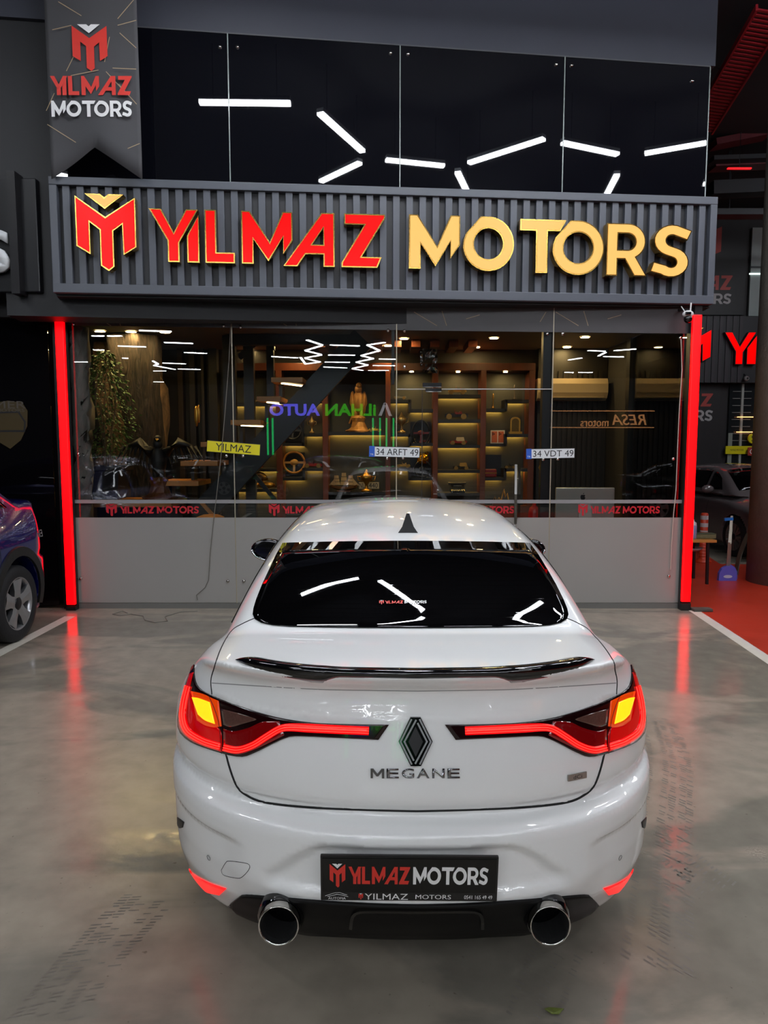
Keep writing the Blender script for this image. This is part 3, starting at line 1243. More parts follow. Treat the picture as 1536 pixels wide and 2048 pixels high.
def sign_letter(ch, u0, u1, v0, v1, m, parent, toloc, plane, name='letter', depth=LD, rim=.012, rimmat=None):
    """letter whose front face covers the pixel box (u0..u1, v0..v1) on the plane"""
    if ch in ('EMB', 'EMBV'):
        outs, holes = ([EMB] if ch == 'EMB' else [EMB_V]), []
    else:
        _, outs, holes = GLYPH[ch]
    xs = [p[0] for o in outs for p in o]
    ys = [p[1] for o in outs for p in o]
    if ch in ('EMB', 'EMBV'):
        xs, ys = [0, 1], [-.04, 1]
    a, b, c, d = plane(u0, v1), plane(u1, v1), plane(u0, v0), plane(u1, v0)
    zb_, zt_ = (a.z + b.z) / 2, (c.z + d.z) / 2
    L, Rr = (a + c) / 2, (b + d) / 2
    ex = Vector((Rr.x - L.x, Rr.y - L.y, 0))
    nrm = Vector((ex.y, -ex.x, 0)).normalized()

    def f(x, y):
        t = (x - min(xs)) / (max(xs) - min(xs))
        s = (y - min(ys)) / (max(ys) - min(ys))
        return Vector((L.x, L.y, 0)) + ex * t + Vector((0, 0, zb_ + (zt_ - zb_) * s)) - nrm * depth

    lt = empty(name, (0, 0, 0), 0, parent)
    bm = bmesh.new()
    cx, cy = (min(xs) + max(xs)) / 2, (min(ys) + max(ys)) / 2
    sc_x = 1 + rim / ex.length * 1.6
    extrude_glyph(bm, outs, holes, f, nrm, depth)
    bm.transform(toloc)
    ob = obj('letter_side', bm, rimmat or M_RIM, lt)
    # slightly inset lit face, proud of the rim
    bm = bmesh.new()
    w_m, h_m = ex.length / (max(xs) - min(xs)), (zt_ - zb_) / (max(ys) - min(ys))

    def inset(loop, hole):
        P = [Vector((x * w_m, y * h_m)) for x, y in loop]
        area = sum(P[i].x * P[(i + 1) % len(P)].y - P[(i + 1) % len(P)].x * P[i].y for i in range(len(P)))
        sgn = 1 if area > 0 else -1
        if hole:
            sgn = -sgn
        out = []
        for i in range(len(P)):
            p0, p1, p2 = P[i - 1], P[i], P[(i + 1) % len(P)]
            d1, d2 = (p1 - p0), (p2 - p1)
            if d1.length < 1e-7 or d2.length < 1e-7:
                out.append(loop[i])
                continue
            d1.normalize(); d2.normalize()
            n1, n2 = Vector((-d1.y, d1.x)), Vector((-d2.y, d2.x))
            n = n1 + n2
            if n.length < .2:
                out.append(loop[i])
                continue
            n.normalize()
            q = p1 + n * sgn * rim / max(.55, n.dot(n1))
            out.append((q.x / w_m, q.y / h_m))
        return out
    io, ih = [inset(o, False) for o in outs], [inset(h, True) for h in holes]
    extrude_glyph(bm, io, ih, lambda x, y: f(x, y) + nrm * (depth - .001), nrm, .006)
    bm.transform(toloc)
    obj('letter_face', bm, m, lt)
    return lt


SP = lambda u, v: sg(u, v, LD)
sign_letter('EMB', 152, 272, 391, 542, M_FACE_R, sign, SGI, SP, 'emblem')
sign_letter('EMBV', 152, 272, 388, 542, M_FACE_G, sign, SGI, SP, 'emblem_chevron')
for ch, u0, u1, v0, v1 in (('Y', 299, 397, 418, 524), ('1', 374, 398, 430, 525), ('L', 410, 469, 420, 526), ('M', 483, 585, 423, 528), ('A', 566, 669, 425, 533), ('Z', 683, 770, 428, 535)):
    if ch == 'Y':
        u1 = 397
    sign_letter(ch, u0, u1, v0, v1, M_FACE_R, sign, SGI, SP)
for ch, u0, u1, v0, v1 in (('M', 818, 920, 430, 538), ('O', 926, 1028, 433, 542), ('T', 1040, 1132, 439, 546), ('O', 1105, 1208, 441, 550), ('R', 1213, 1295, 447, 552), ('S', 1301, 1383, 449, 555)):
    sign_letter(ch, u0, u1, v0, v1, M_FACE_G, sign, SGI, SP)

# ------------------------------------------------------------------ upper storey: black mirror glass, panel above
M_BLKGLASS = mat('black_mirror_glass', '0b0c12', .015, 0, var=.1, spec=.9)
M_STUDSTEEL = mat('stud_steel', 'b9b6b0', .2, 1.0)
ANG_U = math.atan2(UE.y, UE.x)


def upl(u, v):
    p = up_pt(u, v)
    return (Vector((p.x, p.y, 0)) - UP_L).dot(UE)


ULEN = (UP_R - UP_L).length
cuts = [upl(100, 200), upl(458, 220), upl(800, 230), upl(1127, 250), upl(1415, 270)]
ztop = 5.70
for i in range(4):
    w = struct('window_%d' % (i + 1), bx((cuts[i] + .006, 0, 3.5), (cuts[i + 1] - .006, .02, ztop)), M_BLKGLASS)
    w.location = UP_L
    w.rotation_euler = (0, 0, ANG_U)
    w.location.z = 0
M_EDGE = mat('glass_edge', '8f9a96', .25, var=.1)
for i in range(1, 5):
    t = struct('trim_%d' % (10 + i), bx((cuts[i] - .005, -.004, 3.5), (cuts[i] + .005, .02, ztop)), M_EDGE)
    t.location = UP_L
    t.rotation_euler = (0, 0, ANG_U)
t = struct('trim_15', bx((cuts[0], -.004, ztop - .004), (cuts[4], .02, ztop + .008)), mat('edge_dim', '4a4d50', .4))
t.location = UP_L
t.rotation_euler = (0, 0, ANG_U)
w = struct('wall_front', bx((-.4, .0, ztop + .01), (ULEN + .02, .12, CEIL)), mat('upper_panel', '343742', .45, var=.05, vscale=1.5))
w.location = UP_L
w.rotation_euler = (0, 0, ANG_U)
w = struct('wall_upper_room', bx((-.3, .05, 3.0), (ULEN, .4, CEIL)), M_BLACKWALL)
w.location = UP_L
w.rotation_euler = (0, 0, ANG_U)

stud_me = bpy.data.meshes.new('glass_stud')
_b = bmesh.new()
lathe(_b, [(.0, -.016), (.013, -.016), (.017, -.010), (.017, .0)], 16, 'Y', cap=False)
_b.to_mesh(stud_me)
_b.free()
stud_me.shade_smooth()


def stud(p, where):
    o = obj('glass_stud', stud_me, M_STUDSTEEL, None, p)
    tag(o, where, 'glass stud', 'steel studs on the glass')


def nth(i, n, names):
    return names[i]


for i, (u, v) in enumerate([(440, 94), (475, 94), (781, 106), (816, 108), (1112, 129), (1143, 131), (1384, 162)]):
    d = up_pt(u, v)
    stud(d, ['top steel stud left of the first upper glass joint', 'top steel stud right of the first upper glass joint',
             'top steel stud left of the middle upper glass joint', 'top steel stud right of the middle upper glass joint',
             'top steel stud left of the last upper glass joint', 'top steel stud right of the last upper glass joint',
             'lone steel stud near the upper right corner of the dark glass'][i])

# ------------------------------------------------------------------ lower glass
M_GLASS = thin_glass('shop_glass', (.93, .95, .95), 1.52, boost=1.15)
M_FROST = None


def frosted():
    m = bpy.data.materials.new('frosted_film')
    m.use_nodes = True
    nt = m.node_tree
    nt.nodes.clear()
    out = nt.nodes.new('ShaderNodeOutputMaterial')
    di = nt.nodes.new('ShaderNodeBsdfDiffuse')
    nz = nt.nodes.new('ShaderNodeTexNoise')
    nz.inputs['Scale'].default_value = 1.2
    cr = nt.nodes.new('ShaderNodeValToRGB')
    cr.color_ramp.elements[0].color = (*lin('a3a09b'), 1)
    cr.color_ramp.elements[1].color = (*lin('b0ada8'), 1)
    nt.links.new(nz.outputs['Fac'], cr.inputs[0])
    nt.links.new(cr.outputs[0], di.inputs[0])
    tl = nt.nodes.new('ShaderNodeBsdfTranslucent')
    tl.inputs[0].default_value = (.4, .4, .39, 1)
    gl = nt.nodes.new('ShaderNodeBsdfGlossy')
    gl.inputs['Roughness'].default_value = .22
    fr = nt.nodes.new('ShaderNodeFresnel')
    fr.inputs[0].default_value = 1.5
    m1 = nt.nodes.new('ShaderNodeMixShader')
    m1.inputs[0].default_value = .25
    m2 = nt.nodes.new('ShaderNodeMixShader')
    nt.links.new(di.outputs[0], m1.inputs[1])
    nt.links.new(tl.outputs[0], m1.inputs[2])
    nt.links.new(fr.outputs[0], m2.inputs[0])
    nt.links.new(m1.outputs[0], m2.inputs[1])
    nt.links.new(gl.outputs[0], m2.inputs[2])
    nt.links.new(m2.outputs[0], out.inputs[0])
    return m


M_FROST = frosted()
M_FILMDARK = mat('dark_film', '3c393b', .35, var=.08)
M_GOLDLINE = mat('gold_line', 'a89270', .5)
M_FILMRED = mat('film_red', 'b81826', .5)


def gx(u, v=800):
    return at_y(u, v, GY).x


xs_ = [gx(136), gx(466), gx(793), gx(1104), gx(1378)]
ZTOP = 3.17
ZF = [2.985, 2.96, 2.935, 2.915, 2.90]      # lower edge of the dark film, falls a little to the right
ZB = [at_y(u, 1035, GY).z for u in (140, 466, 793, 1100, 1370)]
zfr = sum(ZB) / 5
zb0, zb1 = at_y(700, 1006.5, GY).z, at_y(700, 999.5, GY).z
dz_ = at_y(950, 778, GY).z               # transom bar height over the door
dx0, dx1 = gx(844, 900), gx(1098, 900)


def pane(n, x0, x1, z0, z1):
    return struct('window_%d' % n, bx((x0 + .004, GY - .005, z0), (x1 - .004, GY + .005, z1)), M_GLASS)


panes = [pane(5, xs_[0], xs_[1], .04, ZTOP), pane(6, xs_[1], xs_[2], .04, ZTOP), pane(7, xs_[2], xs_[3], dz_ + .006, ZTOP),
         pane(8, xs_[2], dx0, .04, dz_), pane(9, xs_[3], xs_[4], .04, ZTOP)]
door = struct('door_1', bx((dx0 + .006, GY - .006, .02), (xs_[3] - .008, GY + .006, dz_ - .008)), M_GLASS)
for i, x in enumerate((xs_[1], xs_[2], xs_[3])):
    struct('trim_%d' % (20 + i), bx((x - .005, GY - .007, .03), (x + .005, GY + .007, ZTOP)), mat('joint_gold', 'a9a08c', .3, .3))
struct('trim_24', bx((xs_[2], GY - .007, dz_ - .006), (xs_[3], GY + .007, dz_ + .004)), mat('edge_bright', 'a3a6a4', .3))
struct('trim_25', bx((dx0 - .004, GY - .005, .03), (dx0 + .004, GY + .005, dz_ - .008)), mat('gap_dark2', '141414', .5))

# films stuck on the outside of the panes (parts of the panes)
FILM = GY - .0075


def film(parent, x0, x1, z0a, z0b, z1a, z1b, m, name, y=FILM):
    bm = bmesh.new()
    vs = [bm.verts.new(p) for p in ((x0, y, z0a), (x1, y, z0b), (x1, y, z1b), (x0, y, z1a))]
    bm.faces.new(vs)
    bmesh.ops.recalc_face_normals(bm, faces=bm.faces[:])
    return obj(name, bm, m, parent)


for pn, x0, x1 in ((panes[0], xs_[0], xs_[1]), (panes[1], xs_[1], xs_[2]), (panes[3], xs_[2], dx0), (door, dx0, xs_[3]), (panes[4], xs_[3], xs_[4])):
    film(pn, x0 + .006, x1 - .006, .06, .06, zfr, zfr, M_FROST, 'frosted_film')
    film(pn, x0 + .006, x1 - .006, zb0, zb0, zb1, zb1, mat('film_band', '8b898a', .5), 'film_band')
for i, (pn, a, b) in enumerate(((panes[0], 0, 1), (panes[1], 1, 2), (panes[2], 2, 3), (panes[4], 3, 4))):
    film(pn, xs_[a] + .006, xs_[b] - .006, ZF[a], ZF[b], ZTOP - .01, ZTOP - .01, M_FILMDARK, 'dark_film')
    # thin gold strokes printed on the dark film
    w_ = xs_[b] - xs_[a]
    o0 = [gx(205), gx(553), gx(850), gx(1130)][i]
    for (ax, az, bx_, bz) in ((-.28, 3.02, -.22, 3.12), (-.12, 3.12, .12, 2.98), (.17, 3.13, .22, 2.98), (.42, 3.05, .56, 3.09)):
        bm = bmesh.new()
        fill2d(bm, [_stroke([(o0 + ax, az), (o0 + bx_, bz)], .006)], [], lambda x, y: Vector((x, FILM - .0008, y)))
        obj('gold_stroke', bm, M_GOLDLINE, pn)

# red brand line on the clear band, once per bay
for pn, u0, u1 in ((panes[0], 213, 399), (panes[1], 538, 724), (door, 852, 1029), (panes[4], 1156, 1320)):
    X0, X1 = gx(u0, 1018), gx(u1, 1018)
    zc = at_y(700, 1019.5, GY).z
    a, b, c, d = brand_row(X1 - X0, .078, .125, .32, 0, .38)
    for me_, nm in ((a, 'brand_emblem'), (b, 'brand_chevron'), (c, 'brand_lettering'), (d, 'brand_lettering')):
        me_.transform(plane_matrix(((X0 + X1) / 2, FILM - .0006, zc), (1, 0, 0), (0, 0, 1)))
        obj(nm, me_, M_FILMRED, pn)

i = 0
JN = ['first', 'second', 'third']
for u, v, s in ((447, 652, 'top stud on the left of the first lower glass joint'), (481, 654, 'top stud on the right of the first lower glass joint'),
                (776, 661, 'top stud on the left of the second lower glass joint'), (809, 662, 'top stud on the right of the second lower glass joint'),
                (1094, 668, 'top stud on the left of the third lower glass joint'), (1125, 668, 'top stud on the right of the third lower glass joint'),
                (453, 912, 'stud under the yellow plate left of the joint'), (486, 912, 'stud under the yellow plate right of the joint'),
                (774, 917, 'stud under the middle white plate left of the joint'), (806, 916, 'stud under the middle white plate right of the joint'),
                (1086, 919, 'stud under the right white plate left of the joint'), (1115, 918, 'stud under the right white plate right of the joint'),
                (456, 1162, 'stud on the frosted film left of the first joint'), (488, 1162, 'stud on the frosted film right of the first joint'),
                (147, 648, 'top stud beside the left red light strip'), (157, 908, 'middle stud beside the left red light strip'), (162, 1157, 'low stud beside the left red light strip'),
                (1360, 676, 'top stud beside the right red light strip'), (1346, 918, 'middle stud beside the right red light strip'), (1337, 1152, 'low stud beside the right red light strip'),
                (809, 734, 'stud just above the transom bar of the glass door')):
    p = at_y(u, v, GY - .006)
    stud(p, s)

# shop-front side posts, kick plate, light strips
M_POST = mat('post_black', '141316', .35, var=.1)
struct('trim_30', bx((xs_[0] - .12, GY - .03, 0), (xs_[0], GY + .12, ZTOP + .02)), M_POST)
struct('trim_31', bx((xs_[4], GY - .06, 0), (xs_[4] + .075, GY + .12, ZTOP + .02)), M_POST)
struct('trim_32', bx((xs_[4] - .03, GY - .08, 0), (xs_[4] + .10, GY + .14, .015)), M_POST)
struct('baseboard_front', bx((xs_[0], GY - .02, 0), (xs_[4], GY + .03, .055)), mat('base_rail', '6b6a66', .45))
M_REDLED = mat('red_led', 'ff0000', .4, emit='ff0004', es=2.8)
for u0, v0, u1, v1, nm in ((119, 592, 141, 1209, 'tall glowing red light strip left of the shop glass'), (1394, 630, 1371, 1203, 'tall glowing red light strip right of the shop glass')):
    y_ = GY - .10
    p, q = at_y(u0, v0, y_), at_y(u1, v1, y_)
    x_ = (p.x + q.x) / 2
    o = thing('light_strip', nm, 'light strip', (x_, y_, 0), 0, 'red light strips')
    obj('diffuser', bx((-.045, -.02, q.z), (.045, .02, p.z), .008), M_REDLED, o)
    obj('strip_channel', bx((-.05, .02, q.z - .02), (.05, .07, p.z + .02)), M_POST, o)
    obj('foot_plate', bx((-.05, -.02, 0), (.05, .07, q.z - .02)), M_POST, o)

# ------------------------------------------------------------------ banner hanging over the sign's left end
BY = 6.80
ban = thing('banner', 'dark grey hanging banner with swallowtail end and red and white print', 'banner', (at_y(183, 200, BY).x, BY, 3.9))
M_CLOTH = mat('banner_cloth', '454548', .75, var=.06, vscale=3, bump=.05, bscale=4)


def bn(u, v):
    return at_y(u, v, BY) - ban.location


zt_b = 6.0
def bxp(u, v):
    p = bn(u, v)
    return p.x, p.z
xl, xr = bn(96, 200).x, bn(279, 200).x
zbl, zbr, zn = bn(103, 358).z, bn(287, 358).z, bn(190, 296).z
xn = bn(190, 296).x
cols = 24
Pn = []
for j in range(9):
    row = []
    for i in range(cols + 1):
        t = i / cols
        x = xl + (xr - xl) * t
        zl = np.interp(x, [xl, xn, xr], [zbl, zn, zbr])
        z = zl + (zt_b - 3.9 - zl) * (j / 8) ** 1.1
        y = .02 * math.sin(t * 7 + j * .3) * (1 - j / 8) - .012 * math.sin(t * 3.1)
        row.append((x, y, z))
    Pn.append(row)
me_ = grid_mesh('banner_cloth', np.array(Pn))
me_.shade_smooth()
cl = obj('banner_cloth', me_, M_CLOTH, ban)
md = cl.modifiers.new('thickness', 'SOLIDIFY')
md.thickness = .004
bm = bmesh.new()
tube(bm, [(xl - .05, 0, zt_b - 3.9), (xr + .05, 0, zt_b - 3.9)], .02, 8)
obj('banner_rod', bm, M_POST, ban)


def ban_print(fn, m, nm):
    obj(nm, flat_mesh(fn), m, ban)


def boxmap(u0, u1, v0, v1, y=-.035):
    a, b = bn(u0, v1), bn(u1, v0)
    return a.x, b.x, a.z, b.z


x0, x1, z0, z1 = boxmap(150, 216, 55, 146)
ban_print(lambda bm: fill2d(bm, [EMB], [], lambda x, y: Vector((x0 + (x1 - x0) * x, -.036, z0 + (z1 - z0) * (y + .04) / 1.04))), M_STK_RED, 'printed_emblem')
ban_print(lambda bm: fill2d(bm, [EMB_V], [], lambda x, y: Vector((x0 + (x1 - x0) * x, -.036, z0 + (z1 - z0) * (y + .06) / 1.04))), M_STK_WHITE, 'printed_chevron')
xa, xb, za, zb_ = boxmap(105, 266, 156, 194)
ban_print(lambda bm: flat_lettering(bm, YM_RED, YM_GAP_R, lambda x, y: Vector((xa + x, -.036, za + y)), xb - xa, zb_ - za), M_STK_RED, 'printed_word')
xc, xd, zc_, zd = boxmap(107, 268, 205, 237)
ban_print(lambda bm: flat_lettering(bm, YM_GOLD, YM_GAP_G, lambda x, y: Vector((xc + x, -.036, zc_ + y)), xd - xc, zd - zc_), M_STK_WHITE, 'printed_word')
for (ua, va, ub, vb) in ((120, 8, 166, 36), (108, 64, 146, 55), (238, 42, 272, 2), (238, 55, 275, 45), (242, 70, 275, 100), (222, 78, 212, 128), (150, 118, 136, 146), (145, 155, 200, 144), (228, 140, 275, 142),
                         (96, 225, 112, 190), (98, 252, 155, 288), (240, 172, 276, 212), (258, 300, 282, 290), (215, 147, 250, 185)):
    a, b = bn(ua, va), bn(ub, vb)
    bm = bmesh.new()
    fill2d(bm, [_stroke([(a.x, a.z), (b.x, b.z)], .006)], [], lambda x, y: Vector((x, -.034, y)))
    obj('gold_stroke', bm, M_GOLDLINE, ban)

# ------------------------------------------------------------------ plates stuck on the glass
M_PLW = mat('plate_white', 'd4d8da', .35)
M_PLY = mat('plate_yellow', 'd8cc18', .35)
M_PLB = mat('plate_blue', '2357b8', .4)
M_PLK = mat('plate_print', '16181c', .4)


def glass_plate(u, v, wpx_, hpx, rot, face, text, label, blue=True, outline=False):
    c = at_y(u, v, GY - .012)
    k = 7.6 / FPX
    w, h = wpx_ * k, hpx * k
    o = thing('licence_plate', label, 'plate', c, 0)
    o.rotation_euler = (0, R(rot), 0)
    P = plane_matrix((0, 0, 0), (1, 0, 0), (0, 0, 1))
    bm = bx((-w / 2, -h / 2, -.004), (w / 2, h / 2, 0), .002)
    bm.transform(P)
    obj('plate_border', bm, M_PLK if face is M_PLW else M_PLK, o)
    bm = bx((-w / 2 + .006, -h / 2 + .006, 0), (w / 2 - .006, h / 2 - .006, .002))
    bm.transform(P)
    obj('plate_face', bm, face, o)
    x0 = -w / 2
    if blue:
        bw = w * .11
        bm = bx((-w / 2, -h / 2, .0005), (-w / 2 + bw, h / 2, .003))
        bm.transform(P)
        obj('country_strip', bm, M_PLB, o)
        me = text_fit('TR', bw * .6, h * .16)
        me.transform(P @ Matrix.Translation((-w / 2 + bw / 2, -h * .28, .0036)))
        obj('country_code', me, M_PLW, o)
        x0 += bw
    tw = (w / 2 - x0) * (.93 if blue else .66)
    me = text_fit(text, tw, h * .62, bold=.0)
    me.transform(P @ Matrix.Translation(((x0 + w / 2) / 2, 0, .0032)))
    obj('plate_number', me, M_PLK, o)
    return o


glass_plate(467, 896, 106, 23, 4.5, M_PLY, 'YILMAZ', 'yellow plate with dark letters stuck on the glass left of centre', blue=False)
glass_plate(789, 904, 100, 21, 1.6, M_PLW, '34 ARFT 49', 'white number plate 34 ARFT 49 stuck on the middle glass joint')
glass_plate(1101, 907, 96, 20, -1.0, M_PLW, '34 VDT 49', 'white number plate 34 VDT 49 stuck on the right glass joint')

# door furniture
hd = empty('handle', (gx(1035, 980), GY, 0), 0, door)
for u, yy in ((1032, -.045), (1038.5, .045)):
    p, q = at_y(u, 929, GY + yy), at_y(u - 1, 1048, GY + yy)
    bm = bmesh.new()
    tube(bm, [(q.x - hd.location.x, yy, q.z), (p.x - hd.location.x, yy, p.z)], .014, 12)
    obj('handle_tube', bm, mat('brushed_steel', 'a6a5a2', .3, 1.0), hd, smooth=True)
for v in (957, 1035):
    p = at_y(1035, v, GY)
    bm = bmesh.new()
    tube(bm, [(0, -.045, p.z), (0, .045, p.z)], .007, 8)
    obj('handle_standoff', bm, MATS['brushed_steel'], hd)
hg = empty('hinge', at_y(864, 776, GY), 0, door)
obj('upper_clamp', bx((-.10, -.02, .006), (.10, .02, .052), .005), M_CHROME, hg)
obj('lower_clamp', bx((-.07, -.02, -.042), (.10, .02, -.004), .005), M_CHROME, hg)

# security camera under the sign's right end
sc_ = at_y(1376, 628, 7.28)
cam_o = thing('security_camera', 'white dome security camera with two antennas under the sign', 'camera', sc_)
bm = bmesh.new()
sphere(bm, (0, 0, .0), .048, 3, (1.15, .9, .75))
obj('camera_body', bm, mat('camera_white', 'd8d8d8', .3), cam_o, smooth=True)
bm = bmesh.new()
sphere(bm, (.0, -.005, -.05), .042, 3)
obj('camera_dome', bm, mat('camera_black', '0d0d0e', .12), cam_o, smooth=True)
bm = bx((-.045, -.052, -.016), (.012, -.036, .014), .006)
obj('camera_face', bm, M_GLOSSBLACK, cam_o)
for dx, dz in ((-.07, .05), (.045, .085)):
    bm = bmesh.new()
    bar(bm, (dx * .5, 0, .025), (dx * .6 + (.0 if dx > 0 else -.03), 0, .025 + dz), .012, .006)
    obj('camera_antenna', bm, MATS['camera_white'], cam_o)
bm = bmesh.new()
tube(bm, [(.0, .02, .02), (.0, .10, .06), (.0, .22, .07), (.0, .26, zb - .02 - sc_.z)], .012, 8)
obj('camera_bracket', bm, M_POST, cam_o)

# cables trailing down the left pane and lying on the floor
M_CABLE = mat('cable_grey', '6d6a62', .5)
bm = bmesh.new()
tube(bm, [at_y(u, v, GY - .02) for u, v in ((462, 640), (458, 720), (452, 800), (447, 860), (440, 930), (432, 1000), (425, 1060), (420, 1110), (417, 1160), (410, 1175), (393, 1190), (395, 1200))], .004, 5)
tag(obj('hanging_cable', bm, M_CABLE), 'thin grey cable hanging down the left glass joint', 'cable')
bm = bmesh.new()
tube(bm, [at_z(u, v, .006) for u, v in ((395, 1222), (360, 1224), (330, 1233), (335, 1242), (310, 1245), (290, 1240), (287, 1232), (262, 1228), (240, 1231), (225, 1228), (245, 1222), (255, 1226))], .004, 5)
tag(obj('floor_cable', bm, M_CABLE), 'thin dark cable lying loose on the floor before the glass', 'cable')
bm = bmesh.new()
tube(bm, [at_y(u, v, GY - .02) for u, v in ((1362, 678), (1364, 740), (1358, 830), (1355, 900), (1352, 980), (1347, 1030), (1343, 1090), (1341, 1140))], .005, 5)
tag(obj('white_cable', bm, mat('cable_white', 'b8b4a8', .5)), 'white cable running down beside the right red light strip', 'cable')
# ------------------------------------------------------------------ the white saloon
CARX, CARY = 0.10, 2.0
WS = CarShape()
car = thing('car', 'white saloon car seen from behind, tail lamps lit, black lip spoiler', 'car', (CARX, CARY, 0))
V_, F_, N_ = car_base(WS)
CEN = V_[F_].mean(1)


def wpx(uv):
    """photo pixels -> points on the white body (car coordinates)"""
    uv = np.array(uv, float)
    d = np.stack([np.array(ray(0, 0))] * 1)
    c, s = math.cos(PITCH), math.sin(PITCH)
    a = (uv[..., 0] - 768) / FPX
    b = (1024 - uv[..., 1]) / FPX
    D = np.stack([a, c + b * s, -s + b * c], -1)
    O = np.array([CAM[0] - CARX, CAM[1] - CARY, CAM[2]])
    P, ok = WS.hit(np.broadcast_to(O, D.shape), D)
    return P


CPX = 827  # car's middle in the photo


def lid_bottom(x):
    return np.interp(np.abs(x), [0, .3, .45, .55, .60, .64], [.627, .632, .642, .66, .69, .74])


_x, _s, _z = np.abs(CEN[:, 0]), CEN[:, 1], CEN[:, 2]
is_b = (_s < .95) & (_z < np.where(_x < .66, lid_bottom(_x), np.interp(_x, [.66, .80, .92], [.77, .78, .74]))) & (_z > .2)
is_val = (_s < 1.3) & (_z < np.interp(_x, [0, .4, .52, .60, .9], [.285, .285, .27, .20, .15]))
is_b &= ~is_val
is_lid = ~is_b & ~is_val & (_s < .50) & (_z > .6) & (_x < np.interp(_z, [.63, .70, .75, 1.0, 1.1], [.50, .60, .62, .655, .64]))
bump_m = obj('bumper', mesh_np('bumper', V_, F_[is_b], N_), M_WHITE, car)
lid = obj('trunk_lid', mesh_np('trunk_lid', V_, F_[is_lid], N_), M_WHITE, car)
body = obj('body', mesh_np('body', V_, F_[~is_b & ~is_lid & ~is_val], N_), M_WHITE, car)
obj('valance', mesh_np('valance', V_, F_[is_val], N_), mat('diffuser_black', '070708', .45, var=.2, spec=.25), car)


def both(name, me, m, parent, smooth=True):
    a = obj(name, me, m, parent)
    b = obj(name, mirror_mesh(me), m, parent)
    return a, b


# --- gaps of the lid and bumper
g1 = wpx(smooth_line([(510, 1236), (486, 1247), (463, 1262), (442, 1297), (427, 1340), (422, 1362), (424, 1389)], 30))
g2 = wpx(smooth_line([(452, 1506), (458, 1530), (467, 1557), (476, 1575), (490, 1588), (527, 1604), (611, 1614), (720, 1619), (827, 1622)], 50))
g2[-1, 0] = 0
for nm, g, w in (('lid_gap', g1, .0022), ('lid_gap', g2, .0042)):
    bm = bmesh.new()
    tube(bm, [Vector(q_) for q_ in g], w, 5)
    me = bpy.data.meshes.new(nm)
    bm.to_mesh(me)
    bm.free()
    both(nm, me, M_GAP, lid)
# crease under the lip: its shade drawn as a thin grey strip
g3 = wpx(smooth_line([(424, 1366), (520, 1372), (650, 1379), (827, 1382)], 40))
g3[-1, 0] = 0
both('lip_crease_shade', ribbon(WS, 'lip_crease_shade', g3, .003, off=.0006), mat('crease_shade_grey', '8b8d8d', .6), lid)

# --- rear window: one curved pane, rounded lower corners
top = [(566, 1087), (640, 1085), (740, 1083), (CPX, 1082)]
rows = []
for v, uL in ((1087, 566), (1110, 553), (1140, 539), (1170, 525), (1200, 513), (1218, 507.5), (1230, 506), (1239, 510), (1246, 522), (1251, 545), (1254, 580)):
    t = (v - 1087) / (1254 - 1087)
    rows.append([(uL + (CPX - uL) * k, v - 4 * (1 - (1 - k) ** 2) * (1 - t) + 3.0 * (1 - (1 - k) ** 2) * t) for k in np.linspace(0, 1, 22)])
Pw = wpx(np.array(rows))
Pw[:, -1, 0] = 0
Pw = np.concatenate([Pw, (Pw * np.array([-1, 1, 1]))[:, -2::-1]], 1)
rw = obj('rear_window', patch_mesh(WS, 'rear_window', Pw, .004, .012), M_CARGLASS, car)
# heater wires
M_WIRE = mat('heater_wire', '0d0a08', .03)
for v in range(1118, 1240, 9):
    uL = np.interp(v, [1087, 1110, 1140, 1170, 1200, 1218, 1230], [600, 588, 575, 562, 552, 548, 548])
    t = (v - 1087) / 167
    ln = [(uL + (CPX - uL) * k, v - 4 * (1 - (1 - k) ** 2) * (1 - t) + 3.0 * (1 - (1 - k) ** 2) * t) for k in np.linspace(0, 1, 14)]
    q = wpx(ln)
    q[-1, 0] = 0
    q = np.concatenate([q, (q * np.array([-1, 1, 1]))[-2::-1]])
    obj('heater_wire', ribbon(WS, 'heater_wire', q, .0008, .0044), M_WIRE, rw)


def on_surface_text(shape, me, uv, w_px, name, m, parent, off, up_shift=0.0):
    """lay flat mesh (metres, centred) on the body at photo pixel uv"""
    c = wpx([uv])[0]
    n = shape.normal(np.array([c]))[0]
    ex = Vector((1, 0, 0))
    nz = Vector(n)
    ex = (ex - nz * ex.dot(nz)).normalized()
    ey = nz.cross(ex)
    M = plane_matrix(Vector(c) + nz * off, ex, ey)
    me.transform(M)
    return obj(name, me, m, parent)


e1, e2, e3, e4 = brand_row(.178, .016, .022, .35)
for me_, mm, nm in ((e1, M_STK_RED, 'sticker_emblem'), (e2, M_STK_WHITE, 'sticker_chevron'), (e3, M_STK_RED, 'sticker_lettering'), (e4, M_STK_WHITE, 'sticker_lettering')):
    on_surface_text(WS, me_, (806, 1207), 0, nm, mm, rw, .0075)

